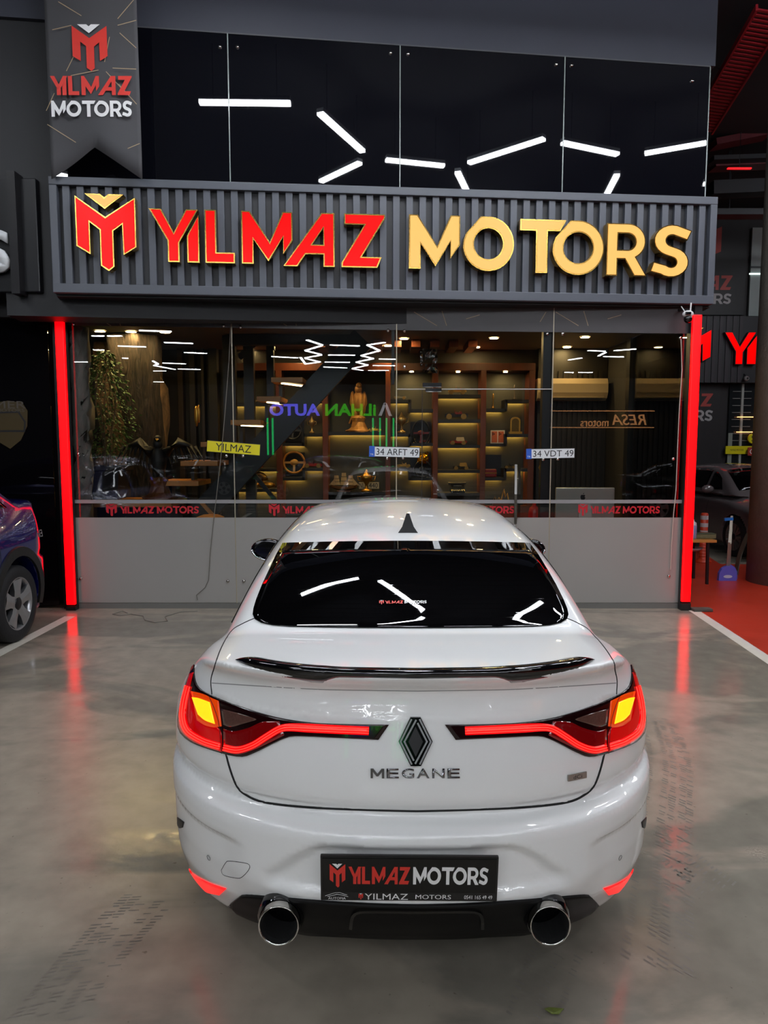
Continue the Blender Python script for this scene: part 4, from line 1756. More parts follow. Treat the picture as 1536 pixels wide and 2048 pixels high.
# --- spoiler lip
path = wpx(smooth_line([(474, 1318), (520, 1331), (580, 1340), (640, 1345.5), (720, 1348), (827, 1349.5)], 40))
path[-1, 0] = 0
path = np.concatenate([path, (path * np.array([-1, 1, 1]))[-2::-1]])
K = len(path)
secs = []
for i, p in enumerate(path):
    t = abs(i / (K - 1) * 2 - 1)
    end = max(0.03, 1 - max(0, (t - .90) / .10) ** 2)
    wing = sstep(.40, .52, t)
    h = (.017 + .003 * wing) * end
    low = (.013 + .020 * wing) * end
    prof_ = [(.070, .000), (.045, h * .45), (.018, h * .9), (-.006, h * 1.0), (-.018, h * .75), (-.020, h * .2), (-.012, -low * .6), (.004, -low), (.02, -low * .7)]
    T = path[min(i + 1, K - 1)] - path[max(i - 1, 0)]
    T = T / np.linalg.norm(T)
    out = np.cross(np.array([0, 0, 1.0]), T)
    out[2] = 0
    out /= np.linalg.norm(out)
    if out[1] < 0:
        out = -out
    secs.append([p + out * a * (.35 + .65 * end) + np.array([0, 0, b]) for a, b in prof_])
sec = np.array(secs)
sp = grid_mesh('spoiler', np.concatenate([sec, sec[:, :1]], 1), flip=True)
sp.shade_smooth()
spo = obj('spoiler', sp, M_GLOSSBLACK, car)

# --- tail lamps
M_LAMP_HOUS = mat('lamp_housing', '1a0406', .12, 0, var=.1, coat=.3)
M_LAMP_RED = mat('lamp_red_lens', '8a0508', .08, 0, var=.1, coat=1.0, emit='ff0608', es=.30)
M_LAMP_LIT = mat('lamp_red_lit', '900408', .2, 0, emit='f00008', es=.80)
M_LAMP_LIT2 = mat('lamp_red_hot', 'a00a0a', .2, 0, emit='ff2a22', es=2.2)
M_LAMP_AMB = mat('lamp_amber_lit', 'c86a08', .2, 0, emit='ff9a10', es=2.0, var=.25, vscale=40)
M_LAMP_AMB2 = mat('lamp_amber_glow', '8a2c04', .15, 0, emit='ff4a05', es=.45)
M_LAMP_CLR = mat('lamp_clear_lens', '5d4038', .12, 0, var=.35, vscale=130, coat=1.0)
up = [(390, 1330), (390, 1352), (398, 1374), (423, 1390), (471, 1409), (520, 1425), (569, 1437), (629, 1445), (700, 1448), (778, 1449)]
lo = [(386, 1334), (366, 1395), (358, 1452), (380, 1481), (430, 1501), (482, 1513), (513, 1504), (545, 1488), (569, 1477), (592, 1472), (660, 1474.5), (757, 1479)]
up_r, lo_r = smooth_line(up, 60), smooth_line(lo, 60)
# re-pair so that the sections run roughly across the lamp
tt = np.linspace(0, 1, 46)
pair_u = smooth_line(up, 400)
pair_l = smooth_line(lo, 400)
ku = np.interp(tt, [0, .12, .28, .45, .62, .8, 1], [0, .10, .22, .40, .58, .78, 1])
kl = np.interp(tt, [0, .12, .28, .45, .62, .8, 1], [0, .16, .34, .50, .64, .80, 1])
U_ = pair_u[(ku * 399).astype(int)]
L_ = pair_l[(kl * 399).astype(int)]
rows = U_[None] * (1 - np.linspace(0, 1, 14)[:, None, None]) + L_[None] * np.linspace(0, 1, 14)[:, None, None]
TL = [empty('tail_lamp', (0, 0, 0), 0, car), empty('tail_lamp', (0, 0, 0), 0, car)]


def lamp_piece(name, P, m, off, skirt=.004):
    me = patch_mesh(WS, name, P, off, skirt)
    obj(name, me, m, TL[0])
    obj(name, mirror_mesh(me), m, TL[1])


lamp_piece('lamp_housing', wpx(rows), M_LAMP_HOUS, .006, .014)
# red field at the outer, lower end
lamp_piece('red_lens', wpx(ruled([(390, 1345), (384, 1372), (387, 1398), (396, 1428), (412, 1446), (440, 1455), (446, 1470)],
                                [(383, 1348), (369, 1395), (361, 1450), (382, 1477), (410, 1491), (438, 1500), (447, 1503)], 26, 8)), M_LAMP_RED, .008)
lamp_piece('red_lens', wpx(ruled([(450, 1457), (470, 1462), (500, 1455), (528, 1443), (560, 1442)], [(451, 1502), (480, 1508), (511, 1499), (543, 1484), (570, 1470)], 20, 8)),
           mat('lamp_dark_red', '4a0508', .08, 0, coat=1.0, emit='d00810', es=.10), .008)
# lit light guides: outer hook and the long inner blade
for dy, w_, mm in ((0, 14, M_LAMP_LIT), (-4.6, 1.7, M_LAMP_LIT2), (0, 2.4, M_LAMP_LIT2), (4.6, 1.7, M_LAMP_LIT2)):
    c = np.array([(380, 1372), (372, 1405), (370, 1436), (380, 1462), (408, 1480), (430, 1488), (444, 1492)], float)
    n_ = smooth_line(c, 30)
    T = np.gradient(n_, axis=0)
    T /= np.linalg.norm(T, axis=1, keepdims=True)
    S = np.stack([-T[:, 1], T[:, 0]], 1)
    ww = w_ * (.35 + .65 * np.minimum(1, np.linspace(0, 2.2, 30)))[:, None]
    lamp_piece('light_guide', wpx(np.stack([n_ + S * (ww * .5 + dy), n_ - S * (ww * .5 - dy)])), mm, .010 if mm is M_LAMP_LIT else .0115)
    c = np.array([(451, 1494), (478, 1499), (508, 1490), (535, 1473), (560, 1458), (580, 1454), (620, 1455.5), (680, 1458.5), (738, 1461)], float)
    n_ = smooth_line(c, 50)
    T = np.gradient(n_, axis=0)
    T /= np.linalg.norm(T, axis=1, keepdims=True)
    S = np.stack([-T[:, 1], T[:, 0]], 1)
    ww = (w_ * np.interp(np.linspace(0, 1, 50), [0, .4, .6, 1], [1, 1, 1.25, 1.2]))[:, None]
    lamp_piece('light_guide', wpx(np.stack([n_ + S * (ww * .5 + dy), n_ - S * (ww * .5 - dy)])), mm, .010 if mm is M_LAMP_LIT else .0115)
lamp_piece('amber_surround', wpx(ruled([(386, 1382), (404, 1386), (424, 1393), (440, 1400)], [(398, 1440), (414, 1450), (432, 1454), (446, 1452)], 12, 8)), M_LAMP_AMB2, .0085)
lamp_piece('indicator_lens', wpx(ruled([(389, 1394), (402, 1396), (424, 1404)], [(401, 1428), (415, 1440), (434, 1447)], 10, 8)), M_LAMP_AMB, .0105)
lamp_piece('reversing_lens', wpx(ruled([(446, 1417), (470, 1423), (500, 1432), (516, 1438)], [(451, 1449), (466, 1453), (492, 1446), (513, 1440)], 14, 8)), M_LAMP_CLR, .009)
lamp_seam = wpx(smooth_line([(424, 1391), (436, 1420), (444, 1450), (449, 1506)], 14))
ms = ribbon(WS, 'lamp_seam', lamp_seam, .003, .0125)
obj('lamp_seam', ms, M_GAP, TL[0])
obj('lamp_seam', mirror_mesh(ms), M_GAP, TL[1])

# --- bumper reflectors, vents, diffuser, sensors, tow cover
M_REFL = mat('reflector_lit', 'a00a10', .15, 0, emit='ff1010', es=1.3, coat=.5)
me = patch_mesh(WS, 'reflector_lamp', wpx(ruled([(375, 1739), (392, 1752), (420, 1766), (453, 1777)], [(379, 1748), (396, 1770), (414, 1783), (440, 1789)], 16, 6)), .004, .008)
both('reflector_lamp', me, M_REFL, car)
me = patch_mesh(WS, 'corner_vent', wpx(ruled([(355, 1634), (361, 1638), (369, 1644)], [(356, 1650), (360, 1656), (366, 1655)], 8, 5)), .003, .006)
both('corner_vent', me, M_BLACKPL, car)
dt = [(461, 1807), (474, 1797), (488, 1789), (540, 1792), (640, 1800), (740, 1806), (CPX, 1808)]
db = [(463, 1809), (480, 1830), (510, 1850), (560, 1862), (650, 1868), (740, 1871), (CPX, 1872)]
Pd = WS.project(wpx(ruled(dt, db, 40, 12)))
Pd[:, -1, 0] = 0
Pd = np.concatenate([Pd, (Pd * np.array([-1, 1, 1]))[:, -2::-1]], 1)
dif = obj('diffuser', patch_mesh(WS, 'diffuser', Pd, .008, .02, project=False), mat('diffuser_black', '070708'), car)
q = wpx(smooth_line([(702, 1850), (706, 1826), (716, 1818), (740, 1816), (CPX, 1817)], 24))
q[-1, 0] = 0
q = np.concatenate([q, (q * np.array([-1, 1, 1]))[-2::-1]])
obj('diffuser_rib', ribbon(WS, 'diffuser_rib', q, .010, .014), M_GLOSSBLACK, dif)
M_SENS = mat('sensor_ring', '6f7272', .4)
c = wpx([(418, 1715)])[0]
n = Vector(WS.normal(np.array([c]))[0])
bm = bmesh.new()
a_, b_ = frame_axes(n)
tube(bm, [Vector(c) + n * .002 + (a_ * math.cos(t) + b_ * math.sin(t)) * .0085 for t in np.linspace(0, 2 * math.pi, 20, endpoint=False)], .0009, 5, closed=True)
me = bpy.data.meshes.new('parking_sensor')
bm.to_mesh(me)
both('parking_sensor', me, M_SENS, car)
cov = smooth_line([(443, 1740), (452, 1725), (460, 1722), (492, 1726), (500, 1732), (496, 1742), (484, 1754), (474, 1756), (448, 1750), (443, 1740)], 50)
obj('tow_cover', ribbon(WS, 'tow_cover', wpx(cov), .0018, .0012), M_GAP, car)

# --- emblem on the lid (lozenge of two bands)
cE = wpx([(831, 1482)])[0]
nE = Vector(WS.normal(np.array([cE]))[0])
exE = Vector((1, 0, 0)); exE = (exE - nE * exE.dot(nE)).normalized(); eyE = nE.cross(exE)
ME = plane_matrix(Vector(cE) + nE * .001, exE, eyE)
emb = empty('emblem', (0, 0, 0), 0, car)


def loz(w, h):
    return [(0, h), (w * .42, h * .66 + .0), (w, 0), (w * .42, -h * .66), (0, -h), (-w * .42, -h * .66), (-w, 0), (-w * .42, h * .66)]


def diamond(w, h):
    return [(.30 * w, h), (w, .0), (.30 * w, -h), (-.30 * w, -h), (-w, .0), (-.30 * w, h)]


bm = bmesh.new()
fill2d(bm, [diamond(.051, .071)], [], lambda x, y: Vector((x, y, .010)))
for lp in (diamond(.051, .071),):
    A = [bm.verts.new((x, y, .010)) for x, y in lp]
    B = [bm.verts.new((x * 1.03, y * 1.02, -.01)) for x, y in lp]
    for i in range(6):
        bm.faces.new((A[i], A[(i + 1) % 6], B[(i + 1) % 6], B[i]))
bmesh.ops.recalc_face_normals(bm, faces=bm.faces[:])
bm.transform(ME)
obj('emblem_base', bm, M_GLOSSBLACK, emb)
M_EMB = mat('emblem_silver', '8f9193', .45, .1)
for lines in ([(-.012, .066), (-.0455, 0), (-.012, -.066)], [(.012, -.066), (.0455, 0), (.012, .066)], [(.002, .064), (-.034, -.0), (-.006, -.055)], [(.006, .055), (.034, .0), (-.002, -.064)]):
    bm = bmesh.new()
    fill2d(bm, [_stroke(lines, .0052)], [], lambda x, y: Vector((x, y, .012)))
    bm.transform(ME)
    obj('emblem_band', bm, M_EMB, emb)
bm = bmesh.new()
fill2d(bm, [[(0, .044), (.022, 0), (0, -.044), (-.022, 0)]], [], lambda x, y: Vector((x, y, .0112)))
bm.transform(ME)
obj('emblem_centre', bm, mat('emblem_mesh', '1c1c1e', .5, var=.5, vscale=400), emb)

# --- model lettering (each letter its own part) and engine badge
W_T = .262
for i, ch in enumerate('MEGANE'):
    u = 740 + 15 + i * 30.4
    if ch == 'M':
        bm = bmesh.new()
        poly_prism(bm, [(x * .041 - .0205, y * .028 - .014) for x, y in ((0, 0), (0, 1), (.2, 1), (.5, .45), (.8, 1), (1, 1), (1, 0), (.83, 0), (.83, .66), (.57, .20), (.43, .20), (.17, .66), (.17, 0))], .005, lambda x, y, h: Vector((x, y, h)))
        me = bpy.data.meshes.new('model_letter')
        bm.to_mesh(me)
        bm.free()
    else:
        me = text_fit(ch, .037, .028, .005, bold=.010)
    on_surface_text(WS, me, (u, 1546), 0, 'model_letter', mat('letter_chrome', '96969a', .14, 1.0), car, .001)
bd = empty('engine_badge', (0, 0, 0), 0, car)
bm = bx((-.037, -.0105, 0), (.037, .0105, .005), .002)
me = bpy.data.meshes.new('badge'); bm.to_mesh(me); bm.free()
on_surface_text(WS, me, (1153, 1552), 0, 'badge_plate', mat('badge_silver', 'a9a79f', .3, .7), bd, .001)
on_surface_text(WS, text_fit('dCi', .034, .012), (1153, 1552), 0, 'badge_lettering', mat('badge_dark', '2a2a2a', .5), bd, .0066)

# --- number plate
cp = wpx([(817.5, 1741)])[0]
PW, PH = .523, .149
npl = empty('number_plate', (0, 0, 0), 0, car)
MP = Matrix.Translation(Vector((cp[0], -.020, cp[2]))) @ Matrix.Rotation(R(6), 4, 'X') @ Matrix.Rotation(R(0.5), 4, 'Y') @ plane_matrix((0, 0, 0), (1, 0, 0), (0, 0, 1))
bm = bx((-PW / 2, -PH / 2, -.012), (PW / 2, PH / 2, .0), .003)
bm.transform(MP)
obj('plate_frame', bm, mat('plate_frame_black', '0b0b0c', .3), npl)
bm = bx((-PW / 2 + .006, -PH / 2 + .030, -.002), (PW / 2 - .006, PH / 2 - .006, .002), .001)
bm.transform(MP)
obj('plate_face', bm, mat('plate_face_black', '030303', .04, spec=.35), npl)
e1, e2, e3, e4 = brand_row(.468, .058, .076, .22, .0026, .22)
for me_, mm, nm in ((e1, M_STK_RED, 'plate_emblem'), (e2, M_STK_WHITE, 'plate_chevron'), (e3, M_STK_RED, 'plate_lettering'), (e4, M_STK_WHITE, 'plate_lettering')):
    me_.transform(MP @ Matrix.Translation((0, .013, 0)))
    obj(nm, me_, mm, npl)
e1, e2, e3, e4 = brand_row(.155, .018, .02, .25, .0008, .2)
for me_, mm, nm in ((e1, M_STK_RED, 'strip_emblem'), (e2, M_STK_WHITE, 'strip_chevron')):
    me_.transform(MP @ Matrix.Translation((-.0715, -.059, 0)))
    obj(nm, me_, mm, npl)
for s_, x_, w_, h_, b_ in (('YILMAZ', -.067, .128, .020, .0), ('MOTORS', .072, .105, .0145, .0), ('0541 165 49 49', .205, .083, .0125, .0), ('AUTOFIA', -.213, .052, .008, .0)):
    me_ = text_fit(s_, w_, h_, bold=b_)
    me_.transform(MP @ Matrix.Translation((x_, -.0595 if s_ != 'AUTOFIA' else -.066, .0008)))
    obj('strip_lettering', me_, M_STK_WHITE, npl)
bm = bmesh.new()
for pl_ in ([(-.035, 0), (-.02, .006), (-.005, .011), (.008, .012), (.02, .007), (.03, .004)], [(-.028, -.002), (-.012, .002), (.0, .006), (.012, .004), (.033, -.002)]):
    fill2d(bm, [_stroke(pl_, .0014)], [], lambda x, y: Vector((x - .213, y - .0585, .0008)))
bm.transform(MP)
obj('strip_car_mark', bm, M_STK_WHITE, npl)

# --- exhaust tips
M_STEEL = mat('polished_steel', 'c9c6c0', .16, 1.0, var=.05)
for u in (557, 1101):
    e = empty('exhaust_tip', (0, 0, 0), 0, car)
    c = at_y(u, 1852, CARY + .01) - Vector((CARX, CARY, 0))
    M_ = Matrix.Translation(c) @ Matrix.Rotation(R(-3), 4, 'X')
    bm = bmesh.new()
    lathe(bm, [(.054, .02), (.0605, .004), (.0615, .0), (.0595, -.003), (.0565, .002)], 40, 'Y', cap=False)
    bm.transform(M_)
    obj('tip_ring', bm, M_STEEL, e, smooth=True)
    bm = bmesh.new()
    lathe(bm, [(.0605, .004), (.0615, .03)], 36, 'Y', cap=False)
    bm.transform(M_)
    obj('tip_sleeve', bm, M_STEEL, e, smooth=True)
    bm = bmesh.new()
    lathe(bm, [(.063, .03), (.072, .05), (.074, .20), (.05, .28)], 36, 'Y', cap=False)
    bm.transform(M_)
    obj('tip_collar', bm, M_GLOSSBLACK, e, smooth=True)
    bm = bmesh.new()
    lathe(bm, [(.0565, .002), (.053, .02), (.052, .12), (.0, .13)], 36, 'Y', cap=False)
    bm.transform(M_)
    obj('tip_inside', bm, mat('soot', '050505', .9), e)

# --- shark fin, mirrors, wheels, underbody
fb = wpx([(816, 1066)])[0]
bm = bmesh.new()
secs_ = []
for t in np.linspace(0, 1, 9):
    h = .085 * (1 - t) ** 1.5 + .004
    w = .047 * (1 - .75 * t)
    y = fb[1] + .0 + t * .16
    z = WS.Zg(y) - .004
    secs_.append([(fb[0] - w, y, z), (fb[0] - w * .55, y + .01 * (1 - t), z + h * .35), (fb[0] - .006, y + .03 * (1 - t), z + h), (fb[0] + .006, y + .03 * (1 - t), z + h), (fb[0] + w * .55, y + .01 * (1 - t), z + h * .35), (fb[0] + w, y, z)])
G = grid_mesh('antenna_fin', np.array(secs_))
bm.from_mesh(G)
bm.verts.ensure_lookup_table()
bm.faces.new([bm.verts[i] for i in range(6)])
bmesh.ops.recalc_face_normals(bm, faces=bm.faces[:])
obj('antenna_fin', bm, mat('fin_black', '060607', .35, spec=.3), car)
for sx in (-1, 1):
    mr = empty('door_mirror', (0, 0, 0), 0, car)
    bm = bmesh.new()
    sphere(bm, (sx * .915, 2.97, 1.015), 1, 3, (.125, .085, .078))
    for v in bm.verts:
        if v.co.y < 2.94:
            v.co.y = 2.94
    obj('mirror_shell', bm, M_GLOSSBLACK, mr, smooth=True)
    bm = bmesh.new()
    lathe(bm, [(.0, .0), (.9, .0), (1.0, .004), (1.0, .01)], 28, 'Y', cap=False)
    bm.transform(Matrix.Translation((sx * .915, 2.936, 1.015)) @ Matrix.Diagonal((.098, -1, .060, 1)))
    obj('mirror_glass', bm, mat('mirror_glass', '2a2d30', .03, 1.0), mr)
    bm = bmesh.new()
    tube(bm, [(sx * .915 + .112 * math.cos(t), 2.94, 1.015 + .070 * math.sin(t)) for t in np.linspace(math.pi, 2 * math.pi, 14)], .008, 6)
    obj('mirror_trim', bm, M_CHROME, mr, smooth=True)
    bm = bx((min(sx * .78, sx * .86), 2.94, .95), (max(sx * .78, sx * .86), 3.0, .985), .01)
    obj('mirror_arm', bm, M_BLACKPL, mr)
for a in WS.axles:
    for sx in (-1, 1):
        make_wheel(car, (sx * .785, a, .315), sx, .315, .205, 5)
bm = bx((-.60, .25, .19), (.60, 4.2, .30))
obj('underbody', bm, M_BLACKPL, car)


def side_glass(shape, parent, m, mtrim=None):
    """two door windows and a quarter light on each flank, laid on the body"""
    for pts_t, pts_b in (([(1.05, 1.25), (1.3, 1.30), (1.68, 1.325)], [(.80, 1.06), (1.2, 1.045), (1.68, 1.03)]),
                         ([(1.74, 1.328), (2.2, 1.335), (2.55, 1.32)], [(1.74, 1.028), (2.2, 1.018), (2.62, 1.01)]),
                         ([(2.62, 1.312), (2.75, 1.285), (2.95, 1.20)], [(2.70, 1.01), (2.9, 1.008), (3.15, 1.02)])):
        A = ruled([(s, z) for s, z in pts_t], [(s, z) for s, z in pts_b], 20, 8)
        P = np.stack([np.full(A.shape[:2], .75), A[..., 0], A[..., 1]], -1)
        wgx = (.79 - .57 * (A[..., 1] - 1.0))
        P[..., 0] = wgx
        me = patch_mesh(shape, 'side_window', P, .003, .008)
        obj('side_window', me, m, parent)
        obj('side_window', mirror_mesh(me), m, parent)


def windscreen(shape, parent, m):
    A = []
    for s, w in ((2.86, .55), (3.0, .59), (3.2, .64), (3.4, .68), (3.52, .70)):
        A.append([(x, s, float(shape.Zg(s))) for x in np.linspace(-w, w, 25)])
    obj('windscreen', patch_mesh(shape, 'windscreen', np.array(A), .004, .01), m, parent)


side_glass(WS, car, M_CARGLASS)
windscreen(WS, car, M_CARGLASS)
# ------------------------------------------------------------------ inside the shop
IY = 10.75            # back wall
IX0, IX1 = -3.95, 3.29
IZ = 3.16
M_INWALL = mat('inner_wall_dark', '25221f', .7, var=.15)
M_INCEIL = mat('inner_ceiling', '5a5047', .6, var=.08)
M_WALNUT = wood('walnut', '4a2112', '6e3519', .4, (1, 1, .18))
M_OAK = wood('oak_tread', 'a86a2c', 'c98a44', .4, (.35, 1.5, 1.5))
M_STEELBLK = mat('black_steel', '15161a', .38, .1, var=.1)
M_SHELF = mat('shelf_black', '17161a', .45, var=.1)
M_OLIVE = mat('shelf_back_olive', '46453c', .6, var=.08)
M_GOLD = mat('gold_metal', 'b98b3c', .3, .9, var=.2, vscale=25)
M_BRONZE = mat('bronze_paint', 'a8763a', .38, .35, var=.35, vscale=30, bump=.3, bscale=90)
M_DARKRED = mat('dark_red', '7a1c1a', .35, var=.1)
M_CREAM = mat('cream', 'cdb894', .5, var=.05)
M_WARM = mat('warm_strip', 'ffffff', .5, emit='ffc860', es=44.0)
M_SPOT = mat('warm_spot', 'ffffff', .5, emit='ffd890', es=240.0)
struct('floor_shop', bx((IX0, GY + .03, -.02), (IX1, IY + .1, .012)), mat('shop_floor', '34302c', .35, var=.1))
struct('wall_shop_back', bx((IX0, IY, 0), (IX1, IY + .15, IZ + .3)), M_INWALL)
struct('ceiling_shop', bx((IX0, GY + .03, IZ), (IX1, IY, IZ + .12)), M_INCEIL)
struct('wall_shop_left', bx((IX0 - .12, GY + .03, 0), (IX0, IY, IZ + .2)), M_INWALL)


def IP(u, v, y=10.4):
    return at_y(u, v, y)


def ix(u, y=10.4):
    return at_y(u, 850, y).x


def iz(v, y=10.4):
    return at_y(768, v, y).z


# right end wall of the shop: glass return so the ribbed dark wall shows through
struct('wall_shop_right', bx((IX1 + .01, 9.72, 0), (IX1 + .1, IY, IZ)), M_INWALL)
struct('window_20', bx((3.30, GY + .12, .04), (3.312, 9.6, IZ)), M_GLASS)
struct('trim_40', bx((3.26, 9.56, 0), (3.40, 9.70, IZ)), M_STEELBLK)
# ribbed panel behind the desk: each rib a piece
rib_wall = struct('wall_ribbed', bx((ix(1072, 10.7), 10.60, 0), (IX1, 10.75, IZ)), mat('rib_back', '17130f', .6))
rib_me = bpy.data.meshes.new('rib')
_b = bx((-.022, -.03, 0), (.022, 0, IZ - .35))
_b.to_mesh(rib_me)
_b.free()
xx = ix(1076, 10.6)
while xx < IX1 - .05:
    obj('rib', rib_me, mat('rib_dark', '1d1813', .5), rib_wall, (xx, 10.60, .02))
    xx += .075

# ---- display unit
FY, BYY = 10.40, 10.74
unit = thing('display_unit', 'walnut framed wall unit with stepped black shelves and warm under-lighting', 'shelf unit', (0, 0, 0))
ztu, zbu = iz(726, FY), .02
zti = iz(741, FY)
POSTS = [(552, 564), (645, 656), (771, 781), (866, 876), (961, 972), (1057, 1069)]
obj('top_rail', bx((ix(450), FY, zti), (ix(1069), BYY, ztu), .004), M_WALNUT, unit)
for a, b in POSTS:
    obj('post', bx((ix(a), FY, zbu), (ix(b), BYY, zti), .004), M_WALNUT, unit)
obj('back_panel', bx((ix(450), BYY - .02, zbu), (ix(1069), BYY, zti)), M_OLIVE, unit)


def shelf(u0, u1, v, lit=True, upper_dark=None):
    x0, x1, z = ix(u0), ix(u1), iz(v)
    s = obj('shelf', box(bx((x0, FY + .01, z - .045), (x1, BYY - .075, z)), (x0, BYY - .075, z - .006), (x1, BYY - .02, z)), M_SHELF, unit)
    if lit:
        obj('light_line', bx((x0 + .03, BYY - .06, z - .016), (x1 - .03, BYY - .035, z - .0065)), M_WARM, s)
    return s


def riser(u, v0, v1):
    x = ix(u)
    obj('riser', bx((x - .02, FY + .01, iz(v1) - .04), (x + .02, BYY - .02, iz(v0))), M_SHELF, unit)


for v in (789, 839, 890, 940, 986):
    shelf(876, 961, v, v < 980)
for (vl, vr) in ((817, 799), (887, 868), (955, 937)):
    shelf(972, 1012, vl)
    shelf(1011, 1057, vr)
    riser(1012, vr, vl)
for (vl, vr) in ((799, 818), (867, 886), (936, 955)):
    shelf(781, 821, vl)
    shelf(820, 866, vr)
    riser(820, vl, vr)
    shelf(606, 645, vl)
    shelf(564, 607, vr)
    riser(606, vl, vr)
shelf(656, 771, 864)
shelf(656, 771, 984, False)
for v in (805, 886, 937, 978):
    shelf(452, 552, v)
# dark boxes behind the lower steps
for (u0, u1, v0, v1) in ((822, 864, 842, 884), (822, 864, 905, 953), (566, 604, 838, 884), (566, 604, 905, 953), (974, 1010, 910, 953)):
    obj('niche_panel', bx((ix(u0), BYY - .05, iz(v1)), (ix(u1), BYY - .022, iz(v0))), M_SHELF, unit)


# ---- downlights
def downlight(u, v, label, z=IZ, r=.055, y=None):
    p = at_z(u, v, z - .004) if y is None else at_y(u, v, y)
    o = thing('downlight', label, 'lamp', (p.x, p.y, p.z), 0, 'warm downlights in the shop ceiling')
    bm = bmesh.new()
    lathe(bm, [(0, -.006), (r, -.006)], 16, 'Z', cap=False)
    obj('lamp_disc', bm, M_SPOT, o)
    bm = bmesh.new()
    lathe(bm, [(r, -.007), (r * 1.2, -.007), (r * 1.25, .003)], 16, 'Z', cap=False)
    obj('bezel', bm, mat('bezel_white', 'b5ad9f', .4), o)


for u, v, lb in ((808, 677, 'warm downlight nearest the middle glass joint'), (988, 676, 'warm downlight in the ceiling above the door'), (952, 694, 'small downlight behind the one above the door'),
                 (865, 690, 'downlight over the third shelf bay'), (776, 691, 'downlight just left of the middle glass joint'),
                 (1134, 694, 'downlight over the desk, left one'), (1170, 674, 'downlight over the desk, right one'), (500, 700, 'downlight behind the left glass joint'),
                 (630, 676, 'downlight left of the black stair beam'), (598, 688, 'small downlight among the mirrored zigzag lamps')):
    downlight(u, v, lb)
for u, v, lb in ((823, 743, 'tiny spot under the top rail of the fourth shelf bay'), (916, 743.5, 'tiny spot under the top rail above the gold model car'),
                 (1011, 743.5, 'tiny spot under the top rail of the right shelf bay'), (716, 741, 'tiny spot over the eagle sculpture'), (606, 741, 'tiny spot over the second shelf bay'), (512, 740, 'tiny spot over the left shelf bay')):
    downlight(u, v, lb, r=.03, y=10.5)
# timber ceiling slats
for i in range(9):
    u = 640 + i * 36
    p, q = at_z(u, 696, IZ - .03), at_z(u + 16, 688, IZ - .03)
    x = at_z(u, 690, IZ).x
    o = obj('ceiling_slat', bx((x, 9.7, IZ - .10), (x + .12, 10.35, IZ - .005)), M_WALNUT)
    tag(o, 'timber ceiling slat number %s from the left above the display unit' % ['one', 'two', 'three', 'four', 'five', 'six', 'seven', 'eight', 'nine'][i], 'ceiling slat', 'timber slats on the shop ceiling')

# ---- staircase: black stringer, steel posts, oak treads with lights
SY = 9.0
st = thing('staircase', 'open staircase with black steel stringer and oak treads', 'staircase', (0, 0, 0))
bm = bmesh.new()
p, q = IP(392, 1040, SY), IP(726, 677, SY)
bar(bm, p, q, .10, .30, Vector((0, 0, 1)))
obj('stringer', bm, M_STEELBLK, st)
for (u0, u1, v, lit) in ((543, 606, 755, True), (514, 562, 793, True), (462, 522, 840, True), (402, 470, 884, False), (362, 436, 922, False), (316, 398, 962, False)):
    a, b = IP(u0, v, SY - .35), IP(u1, v, SY - .35)
    tr = obj('tread', bx((a.x, SY - .38, a.z - .06), (b.x, SY + .25, a.z), .006), M_OAK, st)
    if lit:
        bm = bmesh.new()
        bar(bm, (a.x + .12, SY - .30, a.z - .066), (b.x - .06, SY + .1, a.z - .066), .03, .012)
        obj('tread_light', bm, mat('tread_led', 'ffffff', .5, emit='ffdca0', es=9.0), tr)
    obj('tread_bracket', bx((a.x + .05, SY - .1, a.z - .30), (a.x + .09, SY + .05, a.z - .06)), M_STEELBLK, st)
a, b = IP(165, 1002, 8.35), IP(345, 1002, 8.35)
ld = thing('oak_landing', 'oak landing at the foot of the stairs carrying the potted ficus', 'landing', ((a.x + b.x) / 2, 8.65, .012))
hw = (b.x - a.x) / 2
obj('landing_top', bx((-hw, -.35, a.z - .082), (hw, .33, a.z - .012), .006), M_OAK, ld)
obj('landing_base', bx((-hw + .15, -.25, 0), (hw - .05, .28, a.z - .082)), M_STEELBLK, ld)
LANDZ = a.z
for (u, v0, v1, w) in ((540, 655, 800, .09), (497, 660, 1040, .13), (458, 664, 1040, .16), (545, 655, 700, .05)):
    t_, b_ = IP(u, v0, SY + .4), IP(u, v1, SY + .4)
    obj('steel_post', bx((t_.x - w / 2, SY + .35, max(0.013, b_.z)), (t_.x + w / 2, SY + .45, IZ - .002)), M_STEELBLK, st)
bm = bmesh.new()
bar(bm, IP(478, 715, SY + .4), IP(540, 662, SY + .4), .05, .07)
obj('steel_brace', bm, M_STEELBLK, st)
bm = bmesh.new()
bar(bm, IP(497, 935, SY + .2), IP(560, 1012, SY + .2), .04, .05)
obj('steel_brace', bm, M_STEELBLK, st)
obj('steel_beam', bx((-2.0, SY + .2, IZ - .14), (ix(720, 9.2), SY + .36, IZ - .01)), M_STEELBLK, st)
